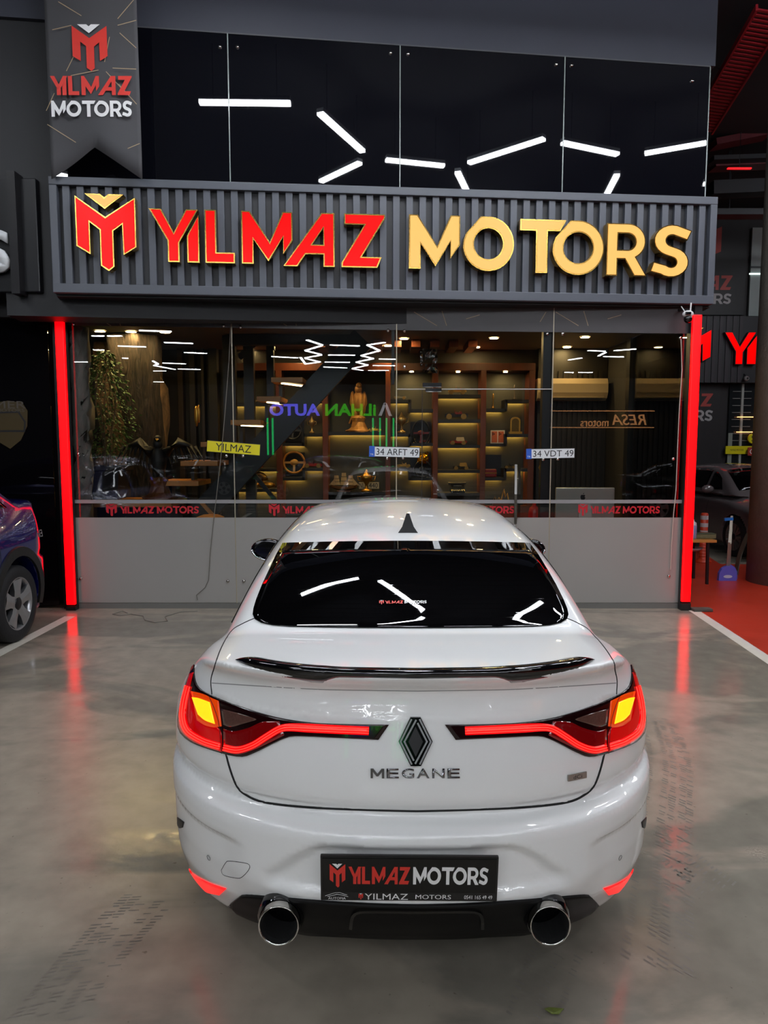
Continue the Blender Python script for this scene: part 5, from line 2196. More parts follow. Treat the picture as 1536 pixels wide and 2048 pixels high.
# ladder-like oak frame at the left joint
bm = bmesh.new()
pa_, pb_ = IP(402, 1004, 8.5), IP(427, 1032, 8.5)
pb_ = pa_ + (pb_ - pa_) * ((pa_.z - .015) / (pa_.z - pb_.z))
bar(bm, pa_, pb_, .04, .04)
tag(obj('oak_strut', bm, M_OAK), 'slim oak strut leaning under the stair by the left joint', 'strut')
a = IP(421, 1033, 8.2)
bm = bmesh.new()
lathe(bm, [(0, .0), (.16, .0), (.16, .05), (.10, .07), (0, .07)], 7, 'Z')
tag(obj('oak_stool_top', bm, M_OAK, None, (a.x, a.y, a.z - .05)), 'angular oak seat showing over the frosted film by the left joint', 'stool')
bm = bmesh.new()
lathe(bm, [(.04, .012), (.035, a.z - .05)], 10, 'Z')
so = obj('stool_leg', bm, M_STEELBLK, bpy.data.objects['oak_stool_top'])
so.location = (0, 0, -(a.z - .05))
# glazed cabinets / doors deep on the left
for (u0, u1, v0, v1, c) in ((352, 372, 660, 1030, '3a2a1a'), (376, 396, 690, 1030, '2d241c'), (400, 414, 690, 1030, '33281e'), (415, 440, 690, 1030, '241e1a')):
    a, b = IP(u0, v0, 10.6), IP(u1, v1, 10.6)
    o = obj('wall_panel', bx((a.x, 10.6, max(.015, b.z)), (b.x, 10.745, min(IZ, a.z)), .004), mat('panel_' + c, c, .5, var=.2))
    tag(o, {352: 'brown wall panel right of the bark trunk', 376: 'second brown wall panel right of the bark trunk', 400: 'third brown wall panel right of the bark trunk', 415: 'dark wall panel left of the glass joint'}[u0], 'wall panel', 'brown panels on the shop back wall')


# ---- rough stone wall, bark trunk
def stone_mat(name, c1, c2, sc):
    m = bpy.data.materials.new(name)
    m.use_nodes = True
    nt = m.node_tree
    b = nt.nodes['Principled BSDF']
    tc = nt.nodes.new('ShaderNodeTexCoord')
    mp = nt.nodes.new('ShaderNodeMapping')
    mp.inputs['Scale'].default_value = sc
    nz = nt.nodes.new('ShaderNodeTexNoise')
    nz.inputs['Scale'].default_value = 5
    nz.inputs['Detail'].default_value = 9
    nz.inputs['Distortion'].default_value = 1.5
    cr = nt.nodes.new('ShaderNodeValToRGB')
    cr.color_ramp.elements[0].position = .35
    cr.color_ramp.elements[1].position = .7
    cr.color_ramp.elements[0].color = (*lin(c1), 1)
    cr.color_ramp.elements[1].color = (*lin(c2), 1)
    bp = nt.nodes.new('ShaderNodeBump')
    bp.inputs['Strength'].default_value = .8
    bp.inputs['Distance'].default_value = .04
    nt.links.new(tc.outputs['Object'], mp.inputs[0])
    nt.links.new(mp.outputs[0], nz.inputs['Vector'])
    nt.links.new(nz.outputs['Fac'], cr.inputs[0])
    nt.links.new(cr.outputs[0], b.inputs['Base Color'])
    nt.links.new(nz.outputs['Fac'], bp.inputs['Height'])
    nt.links.new(bp.outputs[0], b.inputs['Normal'])
    b.inputs['Roughness'].default_value = .8
    MATS[name] = m
    return m


def rough_sheet(name, x0, x1, z0, z1, y, amp, m, seed, n=26, thick=.1):
    rnd = random.Random(seed)
    P = np.zeros((n, n, 3))
    for i in range(n):
        for j in range(n):
            P[i, j] = (x0 + (x1 - x0) * i / (n - 1), y + amp * (math.sin(i * 1.3 + j * .35) * .4 + rnd.uniform(-.5, .5)), z0 + (z1 - z0) * j / (n - 1))
    me = grid_mesh(name, P)
    me.shade_smooth()
    o = obj(name, me, m)
    md = o.modifiers.new('t', 'SOLIDIFY')
    md.thickness = thick
    md.offset = -1
    return o


M_STONE = stone_mat('rough_stone', '4a3a2c', '8a6c4e', (1.2, 1.2, .5))
o = rough_sheet('wall_stone', -3.93, IP(300, 800, 9.3).x, .013, IZ - .02, 9.85, .07, M_STONE, 3)
o['kind'] = 'structure'
o = rough_sheet('wall_stone_pier', xs_[0] + .01, gx(150) + .02, .02, 2.99, 7.70, .05, stone_mat('pier_stone', '6a6660', '9a958c', (1, 1, .4)), 8)
o['kind'] = 'structure'
tr = thing('bark_trunk', 'tall dark bark-covered trunk beside the green plant', 'tree trunk', (IP(290, 950, 9.36).x, 9.36, .012))
bm = bmesh.new()
rnd = random.Random(5)
prof_n = 22
rings = []
for j in range(26):
    z = (IZ - .02) * j / 25
    w = np.interp(z, [0, 1.2, 2.4, 3.2], [.30, .22, .24, .34])
    cx = np.interp(z, [0, 1.0, 2.0, 3.2], [.10, .06, .0, -.10])
    rings.append([bm.verts.new((cx + w * (1 + .14 * math.sin(k * 3.9 + j * .25) + rnd.uniform(-.04, .04)) * math.cos(2 * math.pi * k / prof_n), w * .8 * math.sin(2 * math.pi * k / prof_n) * (1 + .1 * math.sin(k * 5)), z)) for k in range(prof_n)])
for A, B in zip(rings, rings[1:]):
    for k in range(prof_n):
        bm.faces.new((A[k], A[(k + 1) % prof_n], B[(k + 1) % prof_n], B[k]))
bmesh.ops.recalc_face_normals(bm, faces=bm.faces[:])
obj('bark', bm, stone_mat('bark', '120d0a', '42342a', (4, 4, .6)), tr, smooth=True)
# spots washing the stone; the eagle one is added to brighten the left side
downlight(262, 663, 'warm downlight washing the rough stone wall', r=.06)
downlight(200, 662, 'warm downlight above the green plant', r=.06)
downlight(330, 664, 'added warm downlight above the black eagle', r=.06)

# ---- plant in a tapered pot on the landing
pc = IP(212, 985, 8.62)
pl = thing('potted_ficus', 'leafy green ficus in a dark tapered square pot', 'plant', (pc.x, 8.72, LANDZ))
ph = at_y(212, 932, 8.62).z - LANDZ
bm = bmesh.new()
def sq(w, z):
    return [bm.verts.new((sx * w, sy * w, z)) for sx, sy in ((-1, -1), (1, -1), (1, 1), (-1, 1))]
R_ = [sq(.15, .0), sq(.205, ph - .06), sq(.235, ph - .05), sq(.24, ph), sq(.21, ph), sq(.20, ph - .05)]
for A, B in zip(R_, R_[1:]):
    for k in range(4):
        bm.faces.new((A[k], A[(k + 1) % 4], B[(k + 1) % 4], B[k]))
bm.faces.new(R_[0][::-1])
bm.faces.new(R_[-1])
bmesh.ops.recalc_face_normals(bm, faces=bm.faces[:])
obj('pot', bm, mat('pot_grey', '3a3c42', .5, var=.08), pl)
rnd = random.Random(11)
htop = at_y(212, 700, 8.72).z - LANDZ
bm = bmesh.new()
tips = []
for k in range(9):
    a = rnd.uniform(0, 6.28)
    tube(bm, [(.03 * math.cos(a), .03 * math.sin(a), ph - .05), (.05 * math.cos(a), .05 * math.sin(a), ph + .3), (.12 * math.cos(a + .6), .12 * math.sin(a + .6), ph + .75), (.10 * math.cos(a + 1), .10 * math.sin(a + 1), htop - .1 - .2 * rnd.random())], [.013, .011, .008, .004], 6)
obj('stems', bm, mat('stem_tan', '8a7355', .7, var=.2), pl)
bm = bmesh.new()
for k in range(1500):
    z = rnd.uniform(ph + .12, htop)
    t = (z - ph) / (htop - ph)
    rad = np.interp(t, [0, .15, .35, .6, .85, 1], [.12, .26, .36, .30, .20, .06])
    a = rnd.uniform(0, 6.28)
    r = rad * math.sqrt(rnd.random()) * rnd.uniform(.8, 1.15)
    c = Vector((r * math.cos(a), r * math.sin(a), z))
    d = Vector((math.cos(a) + rnd.uniform(-.8, .8), math.sin(a) + rnd.uniform(-.8, .8), rnd.uniform(-1.4, .1))).normalized()
    s = d.cross(Vector((rnd.uniform(-1, 1), rnd.uniform(-1, 1), 1))).normalized()
    L_ = rnd.uniform(.035, .065)
    w = L_ * .24
    nrm = d.cross(s)
    vs = [bm.verts.new(q) for q in (c, c + d * L_ * .5 + s * w + nrm * .004, c + d * L_, c + d * L_ * .5 - s * w + nrm * .004)]
    bm.faces.new(vs)
lf = obj('foliage', bm, mat('ficus_leaf', '3f6424', .45, var=.55, vscale=9), pl)
lf['kind'] = 'stuff'


# ---- sculptures and collectables
def bronze_eagle(name, label, base, h, m, mbase, spread=False):
    o = thing(name, label, 'sculpture', base)
    k = h
    bm = bmesh.new()
    rnd = random.Random(4)
    lathe(bm, [(.0, 0), (.24 * k, 0), (.25 * k, .03 * k), (.20 * k, .05 * k), (.15 * k, .10 * k), (.12 * k, .20 * k), (.14 * k, .28 * k), (.10 * k, .33 * k), (0, .34 * k)], 16, 'Z', cap=False)
    for v in bm.verts:
        v.co.x *= 1 + rnd.uniform(-.12, .12)
        v.co.y *= 1 + rnd.uniform(-.12, .12)
        v.co.z += rnd.uniform(-.01, .01) * k
    obj('rock_base', bm, mbase, o)
    bm = bmesh.new()
    sphere(bm, (0, 0, .58 * k), 1, 3, (.115 * k, .12 * k, .24 * k))
    sphere(bm, (.0, -.03 * k, .84 * k), 1, 2, (.075 * k, .075 * k, .09 * k))
    sphere(bm, (.012 * k, -.05 * k, .91 * k), 1, 2, (.062 * k, .075 * k, .062 * k))
    for sx in (-1, 1):
        sphere(bm, (sx * .05 * k, -.03 * k, .38 * k), 1, 2, (.04 * k, .04 * k, .09 * k))
    obj('bird_body', bm, m, o, smooth=True)
    bm = bmesh.new()
    tube(bm, [(.02 * k, -.10 * k, .915 * k), (.025 * k, -.145 * k, .905 * k), (.025 * k, -.15 * k, .875 * k)], [.028 * k, .018 * k, .003 * k], 8)
    obj('beak', bm, M_GOLD, o, smooth=True)
    for sx in (-1, 1):
        bm = bmesh.new()
        if spread:
            pts = [(.10, 0, .70), (.30, .05, .86), (.52, .08, .78)]
            tube(bm, [(sx * x * k, y * k, z * k) for x, y, z in pts], [.09 * k, .08 * k, .03 * k], 8)
            for j in range(7):
                t = j / 6
                b0 = Vector((sx * (.14 + .40 * t) * k, .05 * k, (.80 + .02 * math.sin(t * 3)) * k))
                tube(bm, [b0, b0 + Vector((sx * (.04 + .10 * t) * k, .03 * k, -(.34 - .10 * t) * k))], [.035 * k, .010 * k], 6)
        else:
            sphere(bm, (sx * .115 * k, .03 * k, .56 * k), 1, 3, (.06 * k, .11 * k, .25 * k))
            for v in bm.verts:
                if v.co.z < .5 * k:
                    v.co.x *= .85
        obj('wing', bm, m, o, smooth=True)
    bm = bmesh.new()
    bar(bm, (-.07 * k if not spread else 0, .06 * k, .42 * k), (-.17 * k if not spread else 0, .10 * k, .17 * k), .10 * k, .03 * k)
    obj('tail', bm, m, o)
    return o


eb = IP(717, 863, 10.56)
eh = IP(717, 763, 10.56).z - eb.z
bronze_eagle('eagle_sculpture', 'bronze perched eagle sculpture on a rocky base in the wide shelf bay', (eb.x, 10.56, iz(864)), eh * 1.02, M_BRONZE, M_BRONZE)
de = IP(290, 1000, 8.7)
bronze_eagle('dark_eagle_sculpture', 'black spread-winged eagle sculpture on the oak landing beside the pot', (IP(322, 1000, 8.7).x, 8.66, LANDZ), .80, mat('eagle_black', '15110f', .6, var=.3), mat('amber_rock', '6a3f1c', .35, var=.4), spread=True)


def steering_wheel(u, v, r_px, label, m, hubm, ey=1.0, y=10.45):
    c = IP(u, v, y)
    r = r_px * y / FPX
    o = thing('steering_wheel', label, 'steering wheel', c)
    bm = bmesh.new()
    tube(bm, [(r * math.cos(t), 0, r * ey * math.sin(t)) for t in np.linspace(0, 2 * math.pi, 30, endpoint=False)], r * .11, 8, closed=True)
    obj('rim', bm, m, o, smooth=True)
    bm = bmesh.new()
    sphere(bm, (0, .02, 0), r * .36, 2, (1.15, .5, .9))
    obj('hub', bm, hubm, o, smooth=True)
    for a in (0, 180, 270):
        bm = bmesh.new()
        bar(bm, (r * .2 * math.cos(R(a)), .01, r * .2 * math.sin(R(a))), (r * .98 * math.cos(R(a)), 0, r * ey * .98 * math.sin(R(a))), r * .2, r * .09, Vector((0, 1, 0)))
        obj('spoke', bm, hubm, o)
    bm = bmesh.new()
    tube(bm, [(0, .03, 0), (0, 10.70 - y, -.02)], r * .12, 8)
    obj('wall_mount', bm, M_SHELF, o)


steering_wheel(588, 925, 21, 'tan wooden steering wheel in the second shelf bay', mat('wheel_tan', 'a8702c', .4, var=.15), mat('hub_gold', 'b58a4c', .35, .4))
steering_wheel(585, 861, 17, 'dark steering wheel above the tan one', mat('wheel_dark', '24262c', .4), mat('hub_dark2', '33363e', .4))
steering_wheel(842, 866, 17, 'tall oval black wheel frame in the fourth shelf bay', mat('wheel_black', '0e0e10', .35), mat('hub_red', '5a1416', .4), 1.45)
steering_wheel(845, 938, 16, 'low black steering wheel under the oval one', mat('wheel_black', '0e0e10', .35), mat('hub_dark2', '33363e', .4))


def model_car(u, v, w_px, label, c_body, c_top, y=10.52, open_top=True, flip=1):
    p = IP(u, v, y)
    L_ = w_px * y / FPX
    o = thing('model_car', label, 'model car', (p.x, y, p.z + .001), 0)
    k = L_
    mb = mat('toy_' + c_body, c_body, .25, .2, coat=.5)
    mt = mat('toy_' + c_top, c_top, .4)
    P = plane_matrix((0, 0, 0), (1, 0, 0), (0, 0, 1))
    bm = bmesh.new()
    out = [(-.48, .10), (-.46, .22), (-.10, .25), (-.06, .21), (.30, .21), (.40, .25), (.48, .20), (.48, .10)]
    poly_prism(bm, [(x * k * flip, z * k) for x, z in (out if flip == 1 else out)], .26 * k, lambda x, z, h: Vector((x, .13 * k - h, z)))
    obj('chassis', bm, mb, o)
    bm = bmesh.new()
    if open_top:
        poly_prism(bm, [(x * k * flip, z * k) for x, z in ((-.02, .2), (-.02, .32), (.10, .26), (.16, .33), (.22, .33), (.25, .2))], .2 * k, lambda x, z, h: Vector((x, .10 * k - h, z)))
        tube(bm, [(-.05 * k * flip, 0, .2 * k), (-.05 * k * flip, 0, .42 * k)], .012 * k, 5)
    else:
        poly_prism(bm, [(x * k * flip, z * k) for x, z in ((-.12, .2), (-.08, .42), (.30, .43), (.36, .2))], .22 * k, lambda x, z, h: Vector((x, .11 * k - h, z)))
    obj('seats' if open_top else 'cabin', bm, mt, o)
    for wx in (-.30, .30):
        for wy in (-.15, .15):
            bm = bmesh.new()
            lathe(bm, [(0, -.02 * k), (.115 * k, -.02 * k), (.115 * k, .02 * k), (0, .02 * k)], 14, 'Y')
            w = obj('wheel', bm, mat('toy_wheel', '8a6a34', .35, .6), o, (wx * k * flip, wy * k, .115 * k))
    return o


model_car(914, 789, 38, 'gold open vintage model car on the top shelf of the fifth bay', 'b08a48', '7a2a1c')
model_car(912, 839, 48, 'long dark vintage model car with red seats on the second shelf', '1f1a16', '7a1c1a')
model_car(916, 890, 36, 'red vintage model car with cream roof on the third shelf', '8a2418', 'c8b48c', open_top=False)
model_car(922, 940, 34, 'black and gold rounded model car on the fourth shelf', '2a2218', 'b08a48', open_top=False)
model_car(628, 799, 26, 'small dark vintage model car high in the second bay', '2a241e', '5a4630')
model_car(626, 936, 38, 'low red racing model car in the second bay', '9a1a16', '5a1010', flip=-1)
model_car(750, 864, 26, 'small yellow racing model car beside the eagle', 'd8a814', 'c89a10', flip=-1)
model_car(806, 936, 30, 'gold open model car under the middle white plate', 'b8944c', 'a07c34')
model_car(800, 799, 26, 'pale silver vintage model car behind the door side light', '8a8678', '3a3a3a')
model_car(848, 886, 22, 'small red vintage model car before the oval wheel frame', '7a2418', '3a1a14')
model_car(516, 937, 22, 'small red and gold model tram in the left bay', '9a2a1c', 'b89a5a', open_top=False)
model_car(516, 805, 20, 'tiny gold model car on the left bay upper shelf', 'a88a4a', '4a3a24')
model_car(1020, 937, 24, 'tiny dark gold model car right of the twin handle', '5a4a2a', '2a2218')


def cup(u, v, h_px, label, m, y=10.52, kind='trophy', w=1.0):
    p = IP(u, v, y)
    h = h_px * y / FPX
    o = thing('trophy', label, 'trophy', (p.x, y, p.z + .001))
    bm = bmesh.new()
    if kind == 'trophy':
        pr = [(.20, 0), (.20, .10), (.07, .14), (.05, .32), (.10, .42), (.20, .55), (.22, .72), (.15, .76), (.10, .82), (.05, .92), (.02, 1.0), (0, 1.0)]
    else:
        pr = [(.16, 0), (.12, .06), (.05, .2), (.04, .6), (.09, .75), (.05, .9), (0, 1.0)]
    lathe(bm, [(r * h * w, z * h) for r, z in pr], 16, 'Z')
    obj('cup', bm, m, o, smooth=True)
    if kind == 'trophy':
        for sx in (-1, 1):
            bm = bmesh.new()
            tube(bm, [(sx * .20 * h * w, 0, .68 * h), (sx * .33 * h * w, 0, .70 * h), (sx * .30 * h * w, 0, .52 * h), (sx * .15 * h * w, 0, .48 * h)], .025 * h, 6)
            obj('handle', bm, m, o, smooth=True)
    return o


M_SILG = mat('pale_gold', 'b59a68', .28, .85, var=.2, vscale=30)
cup(803, 867, 42, 'pale gold lidded urn behind the middle glass joint', M_SILG)
cup(624, 867, 34, 'slim pale gold statuette in the second bay', M_SILG, w=.8)
cup(733, 984, 45, 'gold seated figure trophy standing before the ship', M_GOLD, y=10.45, w=1.2)
cup(986, 817, 30, 'thin gold trophy in the right bay', M_GOLD, kind='thin', w=.8)
cup(1029, 799, 30, 'small dark statuette high in the right bay', mat('statue_dark', '4a4034', .4), kind='thin')
cup(829, 886, 9, 'tiny round gold clock beside the small red model car', M_SILG, kind='thin', w=2)

# gold arched tablet
p = IP(1030, 868, 10.55)
k = 10.55 / FPX
o = thing('gold_tablet', 'gold arched tablet on a stepped foot in the right bay', 'ornament', (p.x, 10.55, iz(868)))
bm = bmesh.new()
poly_prism(bm, [(-10 * k, 0), (-10 * k, 26 * k)] + [(10 * k * math.cos(R(a)), 26 * k + 8 * k * math.sin(R(a))) for a in range(170, -1, -17)] + [(10 * k, 0)], .03, lambda x, z, h: Vector((x, .015 - h, z)))
obj('tablet', bm, M_GOLD, o)
bm = bmesh.new()
poly_prism(bm, [(-7 * k, 4 * k), (-7 * k, 25 * k)] + [(7 * k * math.cos(R(a)), 25 * k + 6 * k * math.sin(R(a))) for a in range(160, 10, -17)] + [(7 * k, 25 * k), (7 * k, 4 * k)], .006, lambda x, z, h: Vector((x, -.016 - h, z)))
obj('inscription_field', bm, mat('tablet_dark', '5e4a20', .45, .6, var=.6, vscale=120), o)
obj('foot', bx((-13 * k, -.05, 0), (13 * k, .05, 5 * k), .004), M_GOLD, o)
# boxed pair of phones
p = IP(995, 887, 10.5)
o = thing('phone_box', 'white framed pair of orange phone backs in the right bay', 'box', (p.x, 10.5, iz(887)))
obj('frame', bx((-14 * k, -.01, 0), (14 * k, .03, 26 * k), .003), mat('box_white', 'd8cdbb', .5), o)
for sx in (-1, 1):
    x0 = -12 * k if sx < 0 else 1 * k
    a = obj('phone_back', bx((x0, -.016, 2 * k), (x0 + 11 * k, -.009, 24 * k), .003), mat('phone_orange', 'c8602c', .35), o)
    for dx, dz in ((2.2, 20.5), (4.8, 18.8), (2.2, 17.2)):
        bm = bmesh.new()
        lathe(bm, [(0, -.0185), (1.1 * k, -.0185), (1.1 * k, -.015)], 10, 'Y', cap=False)
        obj('lens', bm, mat('lens_dark', '231510', .2), a, (x0 + dx * k, 0, dz * k))
# sailing ship
p = IP(688, 983, 10.55)
o = thing('model_ship', 'model sailing ship with cream sails in the wide shelf bay', 'model ship', (p.x, 10.55, iz(984)))
bm = bmesh.new()
secs_ = []
for t in np.linspace(-1, 1, 11):
    w = .055 * (1 - t * t) ** .5 + .004
    z0 = .012 + .035 * t * t
    secs_.append([(t * .20, -w, z0 + .055), (t * .19, -w * .8, z0 + .02), (t * .18, 0, z0), (t * .19, w * .8, z0 + .02), (t * .20, w, z0 + .055)])
G = grid_mesh('hull', np.array(secs_))
bm.from_mesh(G)
for r in secs_:
    pass
bm.verts.ensure_lookup_table()
for i in range(10):
    bm.faces.new((bm.verts[i * 5], bm.verts[(i + 1) * 5], bm.verts[(i + 1) * 5 + 4], bm.verts[i * 5 + 4]))
bmesh.ops.recalc_face_normals(bm, faces=bm.faces[:])
obj('hull', bm, wood('ship_wood', '5a3418', '8a5a2c', .4, (2, 2, 8)), o)
obj('stand', bx((-.10, -.04, 0), (.10, .04, .014), .003), M_WALNUT, o)
for mx, mh in ((-.11, .25), (0, .29), (.10, .25)):
    bm = bmesh.new()
    tube(bm, [(mx, 0, .06), (mx, 0, mh)], .004, 6)
    ms_ = obj('mast', bm, M_WALNUT, o)
    for j in range(3):
        zz = .095 + j * (mh - .10) / 3
        w = .055 - .010 * j
        bm = bmesh.new()
        hgt = (mh - .10) / 3 * .85
        vs = [[bm.verts.new((mx + w * (a - .5) * 2 * (1 - .12 * b), -.012 - .016 * math.sin(math.pi * a), zz + hgt * b)) for a in np.linspace(0, 1, 5)] for b in (0, 1)]
        for i in range(4):
            bm.faces.new((vs[0][i], vs[0][i + 1], vs[1][i + 1], vs[1][i]))
        sl = obj('sail', bm, mat('sail_cream', 'b59a72', .8, var=.1), ms_)
        sl.modifiers.new('t', 'SOLIDIFY').thickness = .002
for sx in (-1, 1):
    bm = bmesh.new()
    vs = [bm.verts.new(q) for q in ((sx * .13, 0, .20), (sx * .23, 0, .085), (sx * .14, 0, .09))]
    bm.faces.new(vs)
    jl = obj('jib_sail', bm, MATS['sail_cream'], o)
    jl.modifiers.new('t', 'SOLIDIFY').thickness = .002
# old plate NL 440 leaning at the back of the ship bay
p = IP(738, 978, 10.6)
o = thing('enamel_plate', 'old cream plate reading NL 440 leaning behind the gold trophy', 'plate', (p.x, 10.6, iz(984)))
obj('plate_face', bx((-.15, -.004, .035), (.15, .004, .135), .003), mat('enamel_cream', 'c8b48c', .45, var=.1), o)
for s_, x_ in (('NL', -.105), ('440', .065)):
    me = text_fit(s_, .075 if s_ == 'NL' else .13, .075)
    me.transform(plane_matrix((x_, -.0055, .085), (1, 0, 0), (0, 0, 1)))
    obj('plate_number', me, M_PLK, o)
obj('plate_prop', bx((-.03, .0, 0), (.03, .05, .06)), M_SHELF, o)
# gold snail-shell sculpture, calligraphy ornament, typewriter, red case, lion mask
p = IP(520, 978, 10.5)
o = thing('shell_sculpture', 'gold coiled shell sculpture low in the left bay', 'sculpture', (p.x, 10.5, iz(978)))
bm = bmesh.new()
pts, rs = [], []
for t in np.linspace(0, 9, 40):
    rr = .11 * (1 - t / 11)
    pts.append((-.02 + rr * math.cos(t), .01 * t - .04, .12 + rr * math.sin(t)))
    rs.append(.045 * (1 - t / 12))
tube(bm, pts, rs, 8)
obj('coil', bm, M_GOLD, o, smooth=True)
bm = bmesh.new()
sphere(bm, (.10, -.02, .05), 1, 2, (.14, .06, .05))
obj('foot', bm, M_GOLD, o, smooth=True)
p = IP(1002, 1003, 10.3)
o = thing('calligraphy_ornament', 'gold scrolling calligraphy ornament near the door handles', 'ornament', (p.x, 10.3, p.z - .06))
bm = bmesh.new()
tube(bm, [(-.12, 0, .06), (-.09, 0, .13), (-.06, 0, .06), (-.03, 0, .12), (0, 0, .05), (.02, 0, .16), (.04, 0, .24), (.06, 0, .12), (.09, 0, .18), (.11, 0, .08), (.05, 0, .05), (-.02, 0, .09)], .010, 7)
obj('scroll', bm, M_GOLD, o, smooth=True)
obj('scroll_foot', bx((-.12, -.03, .0), (.12, .03, .05), .005), M_WALNUT, o)
struct('trim_41', bx((ix(876, 10.3), 10.2, .012), (ix(1057, 10.3), 10.39, p.z - .06)), M_WALNUT)
p = IP(915, 986, 10.5)
o = thing('typewriter', 'small black vintage typewriter on the lowest visible shelf', 'typewriter', (p.x, 10.5, iz(986)))
bm = bmesh.new()
poly_prism(bm, [(-.09, 0), (.12, 0), (.12, .10), (.04, .13), (-.04, .05), (-.09, .03)], .20, lambda x, z, h: Vector((h - .10, x, z)))
obj('case', bm, mat('typewriter_black', '141416', .25), o)
bm = bmesh.new()
tube(bm, [(-.13, .09, .13), (.13, .09, .13)], .022, 10)
obj('roller', bm, M_SHELF, o)
obj('name_strip', bx((-.06, -.005, .095), (.06, .03, .105)), M_CHROME, o)
for i in range(6):
    obj('key', bx((-.08 + i * .03, -.075, .035), (-.065 + i * .03, -.06, .05)), mat('key_cream', 'a8a090', .5), o)
p = IP(980, 955, 10.52)
o = thing('red_case', 'dark red ribbed case low in the right bay', 'box', (p.x, 10.52, iz(955)))
obj('case_body', bx((-.09, -.06, 0), (.09, .06, .12), .02), M_DARKRED, o)
obj('case_band', bx((-.093, -.063, .055), (.093, .063, .068), .004), M_GOLD, o)
p = IP(846, 918, 10.42)
o = thing('gold_mask', 'glittering gold animal head above the low black wheel', 'ornament', (p.x, 10.52, p.z))
bm = bmesh.new()
sphere(bm, (0, -.04, 0), 1, 3, (.085, .07, .085))
sphere(bm, (-.03, -.11, -.03), 1, 2, (.045, .05, .035))
for sx in (-1, 1):
    sphere(bm, (sx * .06, -.02, .08), .03, 2)
rnd = random.Random(2)
for v in bm.verts:
    v.co += Vector((rnd.uniform(-.006, .006), rnd.uniform(-.006, .006), rnd.uniform(-.006, .006)))
obj('head', bm, mat('gold_bright', 'c89420', .25, .9, var=.3, vscale=40), o)
obj('wall_peg', bx((-.02, 0, -.02), (.02, .2, .02)), M_SHELF, o)
# leaf-shaped gold ornament on the steel post
p = IP(393, 832, 9.3)
bm = bmesh.new()
sphere(bm, (0, 0, 0), 1, 2, (.03, .02, .14))
sphere(bm, (.03, 0, .03), 1, 2, (.02, .015, .12))
tag(obj('gold_leaf_ornament', bm, M_GOLD, None, (p.x, 9.3, p.z), smooth=True), 'gold leaf ornament hanging before the brown panels', 'ornament')

# ---- right side: split air conditioner, desk, computer, extinguisher, tassel
a, b = IP(1078, 756, 10.3), IP(1217, 800, 10.3)
ac = thing('air_conditioner', 'cream split air conditioner on the ribbed wall', 'air conditioner', ((a.x + b.x) / 2, 10.56, b.z))
W2, HH = (b.x - a.x) / 2, a.z - b.z
bm = bmesh.new()
poly_prism(bm, [(0, HH), (.20, HH), (.235, HH * .75), (.235, HH * .35), (.19, HH * .10), (.12, 0), (0, 0)], 2 * W2, lambda d, z, h: Vector((h - W2, -d, z)))
obj('ac_body', bm, mat('ac_cream', 'c9b28e', .4, var=.04), ac)
obj('ac_flap', bx((-W2 * .9, -.225, HH * .10), (W2 * .9, -.16, HH * .18), .005), mat('ac_flap', 'a89474', .4), ac)
obj('ac_vent', bx((-W2 * .86, -.21, HH * .02), (W2 * .86, -.1, HH * .09)), M_SHELF, ac)
dk = thing('desk', 'dark office desk behind the frosted film on the right', 'desk', (2.6, 8.7, .012))
obj('desk_top', bx((-.9, -.4, .72), (.7, .4, .76), .005), M_WALNUT, dk)
for x in (-.88, .64):
    obj('desk_side', bx((x, -.38, 0), (x + .04, .38, .72)), M_SHELF, dk)
obj('modesty_panel', bx((-.84, -.36, .2), (.64, -.34, .72)), M_SHELF, dk)
a, b = IP(1111, 975, 8.55), IP(1229, 978, 8.55)
mc = thing('desktop_computer', 'silver all-in-one computer seen from behind, black fruit logo on it', 'computer', ((a.x + b.x) / 2, 8.55, .772))
w2 = (b.x - a.x) / 2
zt_ = a.z - .772
M_ALU = mat('aluminium', 'b9b6ae', .35, .55, var=.03)
obj('housing', bx((-w2, -.02, zt_ - .52), (w2, .02, zt_), .015), M_ALU, mc)
bm = bmesh.new()
poly_prism(bm, [(-.09, 0), (.09, 0), (.065, .28), (-.065, .28)], .012, lambda x, z, h: Vector((x, -.055 + h + (.0 if z == 0 else .03), z)))
obj('stand', bm, M_ALU, mc)
obj('stand_foot', bx((-.1, -.1, 0), (.1, .10, .008), .003), M_ALU, mc)
lg = IP(1166, 994, 8.525) - Vector(mc.location)
bm = bmesh.new()
s_ = .036
apple = [(0, .62), (.28, .78), (.62, .66), (.78, .45), (.60, .28), (.58, 0), (.84, -.24), (.62, -.72), (.36, -.98), (.0, -.86), (-.36, -.98), (-.66, -.66), (-.84, -.1), (-.74, .46), (-.46, .76), (-.22, .74)]
fill2d(bm, [apple], [], lambda x, y: Vector((lg.x + x * s_, -.0215, lg.z + y * s_)))
fill2d(bm, [[(.0, .86), (.06, 1.2), (.36, 1.42), (.34, 1.1)]], [], lambda x, y: Vector((lg.x + x * s_, -.0215, lg.z + y * s_)))
obj('logo', bm, M_PLK, mc)
p = IP(1068, 1035, 9.2)
fe = thing('fire_extinguisher', 'red fire extinguisher showing beside the door handles', 'fire extinguisher', (p.x, 9.2, .012))
zt_ = IP(1068, 1008, 9.2).z
bm = bmesh.new()
lathe(bm, [(0, zt_ - .62), (.07, zt_ - .62), (.075, zt_ - .6), (.075, zt_ - .12), (.06, zt_ - .06), (.025, zt_ - .03), (.025, zt_), (0, zt_)], 18, 'Z')
obj('cylinder', bm, mat('extinguisher_red', 'a81a1a', .25), fe, smooth=True)
bm = bmesh.new()
bar(bm, (-.05, 0, zt_ + .01), (.06, 0, zt_ + .03), .02, .02)
obj('lever', bm, M_SHELF, fe)
